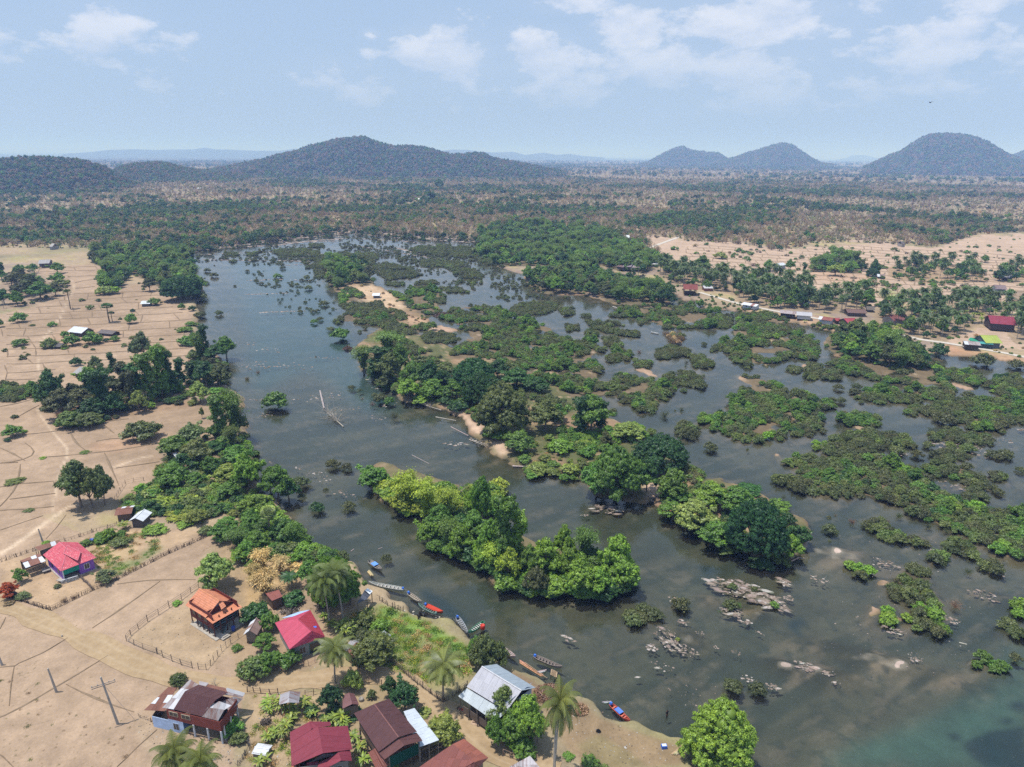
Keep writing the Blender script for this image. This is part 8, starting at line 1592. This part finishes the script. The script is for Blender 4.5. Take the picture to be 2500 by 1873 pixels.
heap('stack of timber behind the pink metal roof', 'F', (285,640), 62, 200, (.34,.28,.24), .5, .4, 'timber_pile')
heap('heap of brush at the left garden fence', 'E', (70,545), 40, 260, (.16,.12,.11), .7, .3, 'brush_heap')
heap('brush heap at the water edge beside the bamboo islet', 'B', (625,635), 34, 300, (.26,.15,.12), 1.4, .4, 'brush_heap')
heap('reddish brush heap on the sandy clearing edge', 'B', (1210,430), 60, 500, (.2,.12,.1), 2.0, .5, 'brush_heap')
# ------------------------------------------------------------------ rocks
ROCKS = []
for s_ in range(6):
    g = np.random.RandomState(s_+5); m_, n_ = 9, 5; V = []
    for i in range(n_+1):
        th = math.pi*i/n_
        for j in range(m_): ph = 2*math.pi*j/m_; r = g.uniform(.72, 1.1); V.append((math.sin(th)*math.cos(ph)*r, math.sin(th)*math.sin(ph)*r*.75, math.cos(th)*r*.42))
    ROCKS.append(mesh('rock', V, [(i*m_+j, (i+1)*m_+j, (i+1)*m_+(j+1) % m_, i*m_+(j+1) % m_) for i in range(n_) for j in range(m_)], 'rock'))
g = np.random.RandomState(8); RR = []
def rocks(t, cx, cy, rx, ry, ang, n, smin, smax, where):
    u0, v0 = px(t, cx, cy); s = TILES[t][2]
    for i in range(n):
        a, q = g.uniform(0, 6.283), g.rand()**.6; dx, dy = rx/s*q*math.cos(a), ry/s*q*math.sin(a); ca, sa = math.cos(ang), math.sin(ang); u, v = u0+dx*ca-dy*sa, v0+dx*sa+dy*ca
        x, y, z = P(np.array([u]), np.array([v])); sz = (smin+(smax-smin)*g.rand()**3.2)*.8; RR.append((sz/math.hypot(x[0], y[0]), x[0], y[0], max(float(z[0]), -.02), sz, g.uniform(-.4, .5)+ang*-1, where))
for r in [('G',1560,500,170,55,.35,90,.15,1.1,'on the white rock shelf off the near island'),('H',130,540,230,55,.42,190,.15,1.3,'on the white rock shelf off the near island'),('H',310,460,60,22,.5,40,.15,.9,'on the white rock shelf off the near island'),('H',335,560,40,16,.2,22,.15,.7,'on the white rock shelf off the near island'),('H',60,715,60,14,.1,26,.15,.7,'on the white rock shelf off the near island'),
    ('G',1560,650,80,35,.4,50,.15,.9,'around the bush in the shallow rapids'),('G',1210,590,75,34,.45,40,.12,.8,'around the bush in the shallow rapids'),('G',1150,820,110,60,.75,110,.12,.7,'in the rocky riffle of the lower river'),('G',1260,900,90,36,.4,60,.1,.5,'in the rocky riffle of the lower river'),('G',1042,878,42,28,.2,44,.12,.5,'in the rocky riffle of the lower river'),('G',1245,715,50,18,.4,12,.12,.6,'in the rocky riffle of the lower river'),
    ('G',480,815,40,18,.4,9,.2,.7,'in the rocky riffle of the lower river'),('G',540,842,16,8,0,4,.2,.5,'in the rocky riffle of the lower river'),('G',1100,1000,90,30,.3,16,.12,.6,'in the rocky riffle of the lower river'),('G',950,1072,10,5,0,2,.4,.5,'in the rocky riffle of the lower river'),('G',1465,880,24,12,.3,9,.1,.4,'in the rocky riffle of the lower river'),('G',1590,915,34,14,.3,14,.1,.4,'in the rocky riffle of the lower river'),('G',1350,785,30,16,.4,12,.1,.4,'in the rocky riffle of the lower river'),
    ('C',710,1612,100,34,.1,70,.15,1.2,'in the rock patch under the rain tree island'),('C',990,1545,60,22,.1,36,.15,.9,'in the rock patch under the rain tree island'),('C',560,1655,30,8,0,10,.15,.6,'in the rock patch under the rain tree island'),('C',1370,900,60,14,.2,0,.1,.3,''),
    ('H',430,1000,70,34,.3,50,.12,.7,'scattered over the lower right shallows'),('H',580,1040,60,24,.3,30,.1,.5,'scattered over the lower right shallows'),('H',640,1110,30,14,.2,14,.1,.4,'scattered over the lower right shallows'),('H',230,1140,50,26,.4,26,.12,.6,'scattered over the lower right shallows'),('H',70,1085,60,22,.2,26,.1,.4,'scattered over the lower right shallows'),('H',1160,950,60,30,.5,34,.1,.5,'scattered over the lower right shallows'),
    ('H',1010,770,80,24,.3,36,.12,.6,'scattered over the lower right shallows'),('H',1380,700,90,20,.35,34,.12,.6,'scattered over the lower right shallows'),('H',1600,540,120,30,.35,60,.1,.6,'scattered over the lower right shallows'),('H',960,340,110,34,.3,60,.1,.6,'scattered over the lower right shallows'),('H',1310,258,70,16,.15,36,.12,.7,'scattered over the lower right shallows'),('H',1720,400,36,16,.5,22,.1,.5,'scattered over the lower right shallows'),
    ('H',150,790,40,12,.4,10,.1,.4,'scattered over the lower right shallows'),('H',540,440,70,24,.3,22,.1,.5,'scattered over the lower right shallows'),('H',1000,600,600,500,.3,150,.06,.25,'scattered over the lower right shallows'),('G',1300,1150,200,120,.3,40,.06,.3,'scattered over the lower right shallows'),
    ('B',200,740,230,30,.03,80,.2,.9,'in the rock bars of the left channel'),('B',500,688,120,8,.02,36,.2,.7,'in the rock bars of the left channel'),('B',170,640,120,20,.05,26,.2,.8,'in the rock bars of the left channel'),('B',70,945,60,6,-.05,14,.2,.7,'in the rock bars of the left channel'),('B',430,930,180,24,-.18,50,.2,.7,'in the rock bars of the left channel'),('B',740,990,240,14,-.1,50,.15,.6,'in the rock bars of the left channel'),
    ('B',800,1055,60,20,0,14,.2,.5,'in the rock bars of the left channel'),('B',1290,1215,80,16,.0,24,.2,.8,'in the rock bars of the left channel'),('B',1420,1200,50,16,.3,20,.2,.7,'in the rock bars of the left channel'),('B',440,1400,70,24,.0,26,.15,.5,'in the rock bars of the left channel'),('B',600,1520,80,20,.2,24,.15,.5,'in the rock bars of the left channel'),('B',480,1435,50,12,.0,14,.15,.4,'in the rock bars of the left channel'),
    ('B',110,1040,60,14,.0,16,.2,.6,'in the rock bars of the left channel'),('B',330,1365,40,10,0,10,.2,.4,'in the rock bars of the left channel'),('B',800,875,40,8,0,6,.3,.9,'in the rock bars of the left channel'),('A',1540,740,80,20,.0,30,.2,.8,'in the rock bars of the left channel'),('A',1500,600,90,16,0,20,.2,.8,'in the rock bars of the left channel'),
    ('D',1350,1225,180,30,.1,70,.2,1.0,'among the bush islets of the right channels'),('D',1500,1270,100,30,.2,30,.2,.8,'among the bush islets of the right channels'),('D',1740,1130,40,8,0,12,.3,1.1,'among the bush islets of the right channels'),('D',1550,1185,150,20,.1,30,.2,.7,'among the bush islets of the right channels'),('D',1000,1275,50,12,0,12,.2,.7,'among the bush islets of the right channels'),('D',800,1350,60,20,.1,12,.2,.8,'among the bush islets of the right channels'),
    ('D',1330,1470,120,20,.2,22,.2,.7,'among the bush islets of the right channels'),('C',1000,540,60,6,.05,14,.2,.7,'among the bush islets of the right channels'),('C',1350,695,30,10,.1,8,.2,.7,'among the bush islets of the right channels')]: rocks(*r)
def rline(t, pts, n, smin, smax, where):
    for i in range(n):
        k_ = g.rand()*(len(pts)-1); j = int(k_); f = k_-j; x = pts[j][0]*(1-f)+pts[j+1][0]*f; y = pts[j][1]*(1-f)+pts[j+1][1]*f; rocks(t, x, y, 10, 3, 0, 1, smin, smax, where)
for pts in ([(0,70),(300,75),(520,60)],[(0,215),(200,205),(480,220)],[(200,120),(500,110)],[(0,300),(260,290)],[(80,410),(360,400)]): rline('B', pts, 90, .3, 1.2, 'in the upper rapids')
for pts in ([(1200,800),(1500,775),(1900,760)],[(1250,850),(1700,830),(2200,850)],[(1200,790),(1700,770),(2200,730)],[(1300,880),(2000,890)],[(1800,770),(2200,760)]): rline('T', pts, 150, .5, 2.2, 'in the upper rapids')
for pts in ([(1150,845),(1300,805),(1500,793),(1700,765)],[(1250,820),(1500,800),(1700,790)],[(1700,762),(1850,745),(2000,735),(2212,715)],[(1750,790),(2000,760),(2200,745)]): rline('T', pts, 190, .8, 3.2, 'along the rocky upper shore')
for pts in ([(80,695),(300,716),(500,742),(760,750)],[(60,710),(400,740),(860,770)]): rline('U', pts, 190, .8, 3.2, 'along the rocky upper shore')
for pts in ([(0,740),(400,760),(700,800)],[(100,790),(600,870)],[(300,720),(760,745)],[(350,800),(500,840)]): rline('U', pts, 130, .5, 2.4, 'in the upper rapids')
RR.sort(key=lambda r: -r[0]); RT = [(.36,.285,.24),(.27,.205,.165),(.50,.44,.40),(.17,.135,.105),(.33,.255,.21)]
for i, (_, x, y, z, sz, rz, wh) in enumerate(RR[:300]):
    o = link('river_rock', ROCKS[i % 6], None, (x, y, z-sz*.08), rz, (sz*1.5, sz*.8, sz*.3)); setp(o, 'pale pinkish rock '+wh, 'rock', 'pale rocks '+wh, tint=jit(RT[i % 5], .1))
PR['rock'] = [(m_, None, 1, 1) for m_ in ROCKS]; SRC.update({o.data.name: o for o in COL.objects if o.name.startswith('river_rock') and o.type == 'MESH'})
scatter('river_stones', 'small pale stones scattered through the river', 'rock', [(x, y, z+.0, sz, rz, RT[i % 5], sz*.5) for i, (_, x, y, z, sz, rz, wh) in enumerate(RR[300:])])
gl_ = np.random.RandomState(9); LT = []
for Pq, n_ in ((poly('F',(0,420),(560,760),(640,900),(400,1040),(60,700)), 160), (poly('F',(60,1170),(900,1120),(1180,1280),(1500,1600),(900,1657),(0,1657)), 330), (poly('E',(900,1300),(1480,1500),(1600,1640),(1100,1600),(880,1420)), 200), (poly('G',(300,1250),(640,1240),(900,1420),(1230,1520),(1100,1657),(560,1600)), 200), (poly('E',(0,330),(560,170),(640,480),(330,620),(0,510)), 120), (poly('K8',(400,480),(800,600),(1450,820),(1500,950),(950,800),(560,640)), 140), (poly('E',(820,830),(1240,560),(1640,780),(1340,1020)), 90)):
    Pz = np.array(Pq); u = gl_.uniform(Pz[:, 0].min(), Pz[:, 0].max(), n_*3); v = gl_.uniform(Pz[:, 1].min(), Pz[:, 1].max(), n_*3); m_ = inpoly(u, v, Pq); x, y, z = P(u[m_][:n_], v[m_][:n_])
    for a, b, c in zip(x, y, z): LT.append((a, b, c+.02, gl_.uniform(.03, .12)*(2.2 if gl_.rand() < .06 else 1), gl_.uniform(0, 6.28), [(.5,.48,.45),(.16,.12,.09),(.3,.24,.18),(.10,.08,.07),(.55,.5,.42),(.38,.36,.34)][gl_.randint(6)], gl_.uniform(.05, .15)))
scatter('yard_litter', 'stones, husks and scraps littering the yards and beach', 'rock', LT)
# ------------------------------------------------------------------ a person wading, a bird
def skin(name, verts, edges, radii, mat, parent=None, loc=(0,0,0), tint=None, sub=1, rootv=0):
    me = bpy.data.meshes.new(name); me.from_pydata(verts, edges, []); me.materials.append(MAT[mat]); o = link(name, me, parent, loc)
    m1 = o.modifiers.new('skin', 'SKIN'); m2 = o.modifiers.new('sub', 'SUBSURF'); m2.levels = m2.render_levels = sub; m2 = None
    for i, r in enumerate(radii): me.skin_vertices[0].data[i].radius = (r, r) if not isinstance(r, tuple) else r
    me.skin_vertices[0].data[rootv].use_root = True; return setp(o, tint=tint)
q = W('Q5', 1905, 800, .0); o = root('person', (q.x, q.y, -.55), 'dark clothed person wading waist deep off the beach', 'person', None, .6)
Vb = [(0,0,.92),(0,0,1.12),(0,.02,1.38),(0,0,1.5),(0,-.02,1.64),(-.1,0,.86),(-.12,-.03,.48),(-.12,.02,.06),(-.12,-.14,.03),(.1,0,.86),(.13,-.05,.48),(.14,.02,.06),(.14,-.14,.03),(-.19,.01,1.42),(-.27,-.05,1.14),(-.2,-.26,.98),(-.18,-.34,.95),(.19,.01,1.42),(.28,-.04,1.14),(.24,-.25,1.0),(.22,-.33,.97)]
skin('body', Vb, [(0,1),(1,2),(2,3),(3,4),(0,5),(5,6),(6,7),(7,8),(0,9),(9,10),(10,11),(11,12),(2,13),(13,14),(14,15),(15,16),(2,17),(17,18),(18,19),(19,20)], [.13,(.14,.1),(.16,.11),.06,.1,.095,.065,.045,.04,.095,.065,.045,.04,.07,.045,.032,.035,.07,.045,.032,.035], 'cloth', o, tint=(.10,.055,.035))
skin('shirt', [(0,0,.95),(0,0,1.15),(0,.02,1.38),(-.2,.01,1.41),(-.26,-.03,1.2),(.2,.01,1.41),(.27,-.03,1.2)], [(0,1),(1,2),(2,3),(3,4),(2,5),(5,6)], [(.16,.13),(.165,.125),(.175,.125),.085,.07,.085,.07], 'cloth', o, tint=(.03,.03,.04))
skin('hair', [(0,.02,1.69),(0,.03,1.74)], [(0,1)], [.105,.07], 'cloth', o, tint=(.01,.01,.01))
d = unpx(2271, 251); bp = V3(*(d*70+np.array([0,0,CH]))); o = root('bird', tuple(bp), 'small dark bird flying in the sky at the right', 'bird', None, .5)
setp(link('body', mesh('body', *(lambda h: (h[0], h[1]))(tube([(-.16,0,0),(-.08,0,.01),(.03,0,.01),(.1,0,.02),(.14,0,.02)], [.01,.03,.035,.024,.006], 6)), 'painted', True), o), tint=(.02,.02,.025))
for sg in (-1, 1): setp(link('wing', mesh('wing', [(.06,0,.02),(-.03,0,.02),(.07,sg*.14,.09),(-.03,sg*.13,.08),(-.02,sg*.3,.06),(-.07,sg*.29,.055)], [(0,1,3,2),(2,3,5,4)], 'painted'), o), tint=(.025,.025,.03))
# ------------------------------------------------------------------ labels of plants
ORD = ['leftmost', 'second from the left', 'third from the left', 'fourth from the left', 'fifth from the left', 'sixth from the left', 'seventh from the left', 'eighth from the left', 'ninth from the left', 'tenth from the left', 'eleventh from the left', 'twelfth from the left']
GR = {}
for rec in PLANTS: GR.setdefault((rec[2], rec[3], rec[4]), []).append(rec)
for (kd, tn, wh), L_ in GR.items():
    base = f"{TWORD.get(tn, 'green')} {NOUN[kd]} {wh}".strip()
    L_.sort(key=lambda r: float(r[1][0]))
    def clip(s):
        w = s.split(); return ' '.join(w[:16])
    for i, r in enumerate(L_):
        if len(L_) == 1: r[0]['label'] = clip(base)
        elif len(L_) <= 12:
            od = 'rightmost' if i == len(L_)-1 else ORD[i]
            b = base if len(base.split())+len(od.split())+3 <= 16 else f"{TWORD.get(tn, 'green')} {CAT[kd]} {wh}"
            r[0]['label'] = clip(f"{od}, {b}") if i in (0, len(L_)-1) else clip(f"{od}, {b}")
            r[0]['group'] = f"{TWORD.get(tn, 'green')} {CAT[kd]}{'es' if CAT[kd].endswith('sh') else 's'} {wh}"
        else:
            h_ = sorted(float(q[0].scale[2]) for q in L_); s_ = float(r[0].scale[2]); sw = 'small' if s_ < h_[len(h_)//3] else 'large' if s_ > h_[2*len(h_)//3] else 'middling'
            ps = ('at the left end', 'left of the middle', 'in the middle', 'right of the middle', 'at the right end')[min(4, 5*i//len(L_))]
            b = f"{sw} {TWORD.get(tn, 'green')} {CAT[kd]} {wh}, {ps}"
            r[0]['label'] = clip(b) if len(b.split()) <= 16 else clip(base); r[0]['group'] = f"{TWORD.get(tn, 'green')} {CAT[kd]}{'es' if CAT[kd].endswith('sh') else 's'} {wh}"
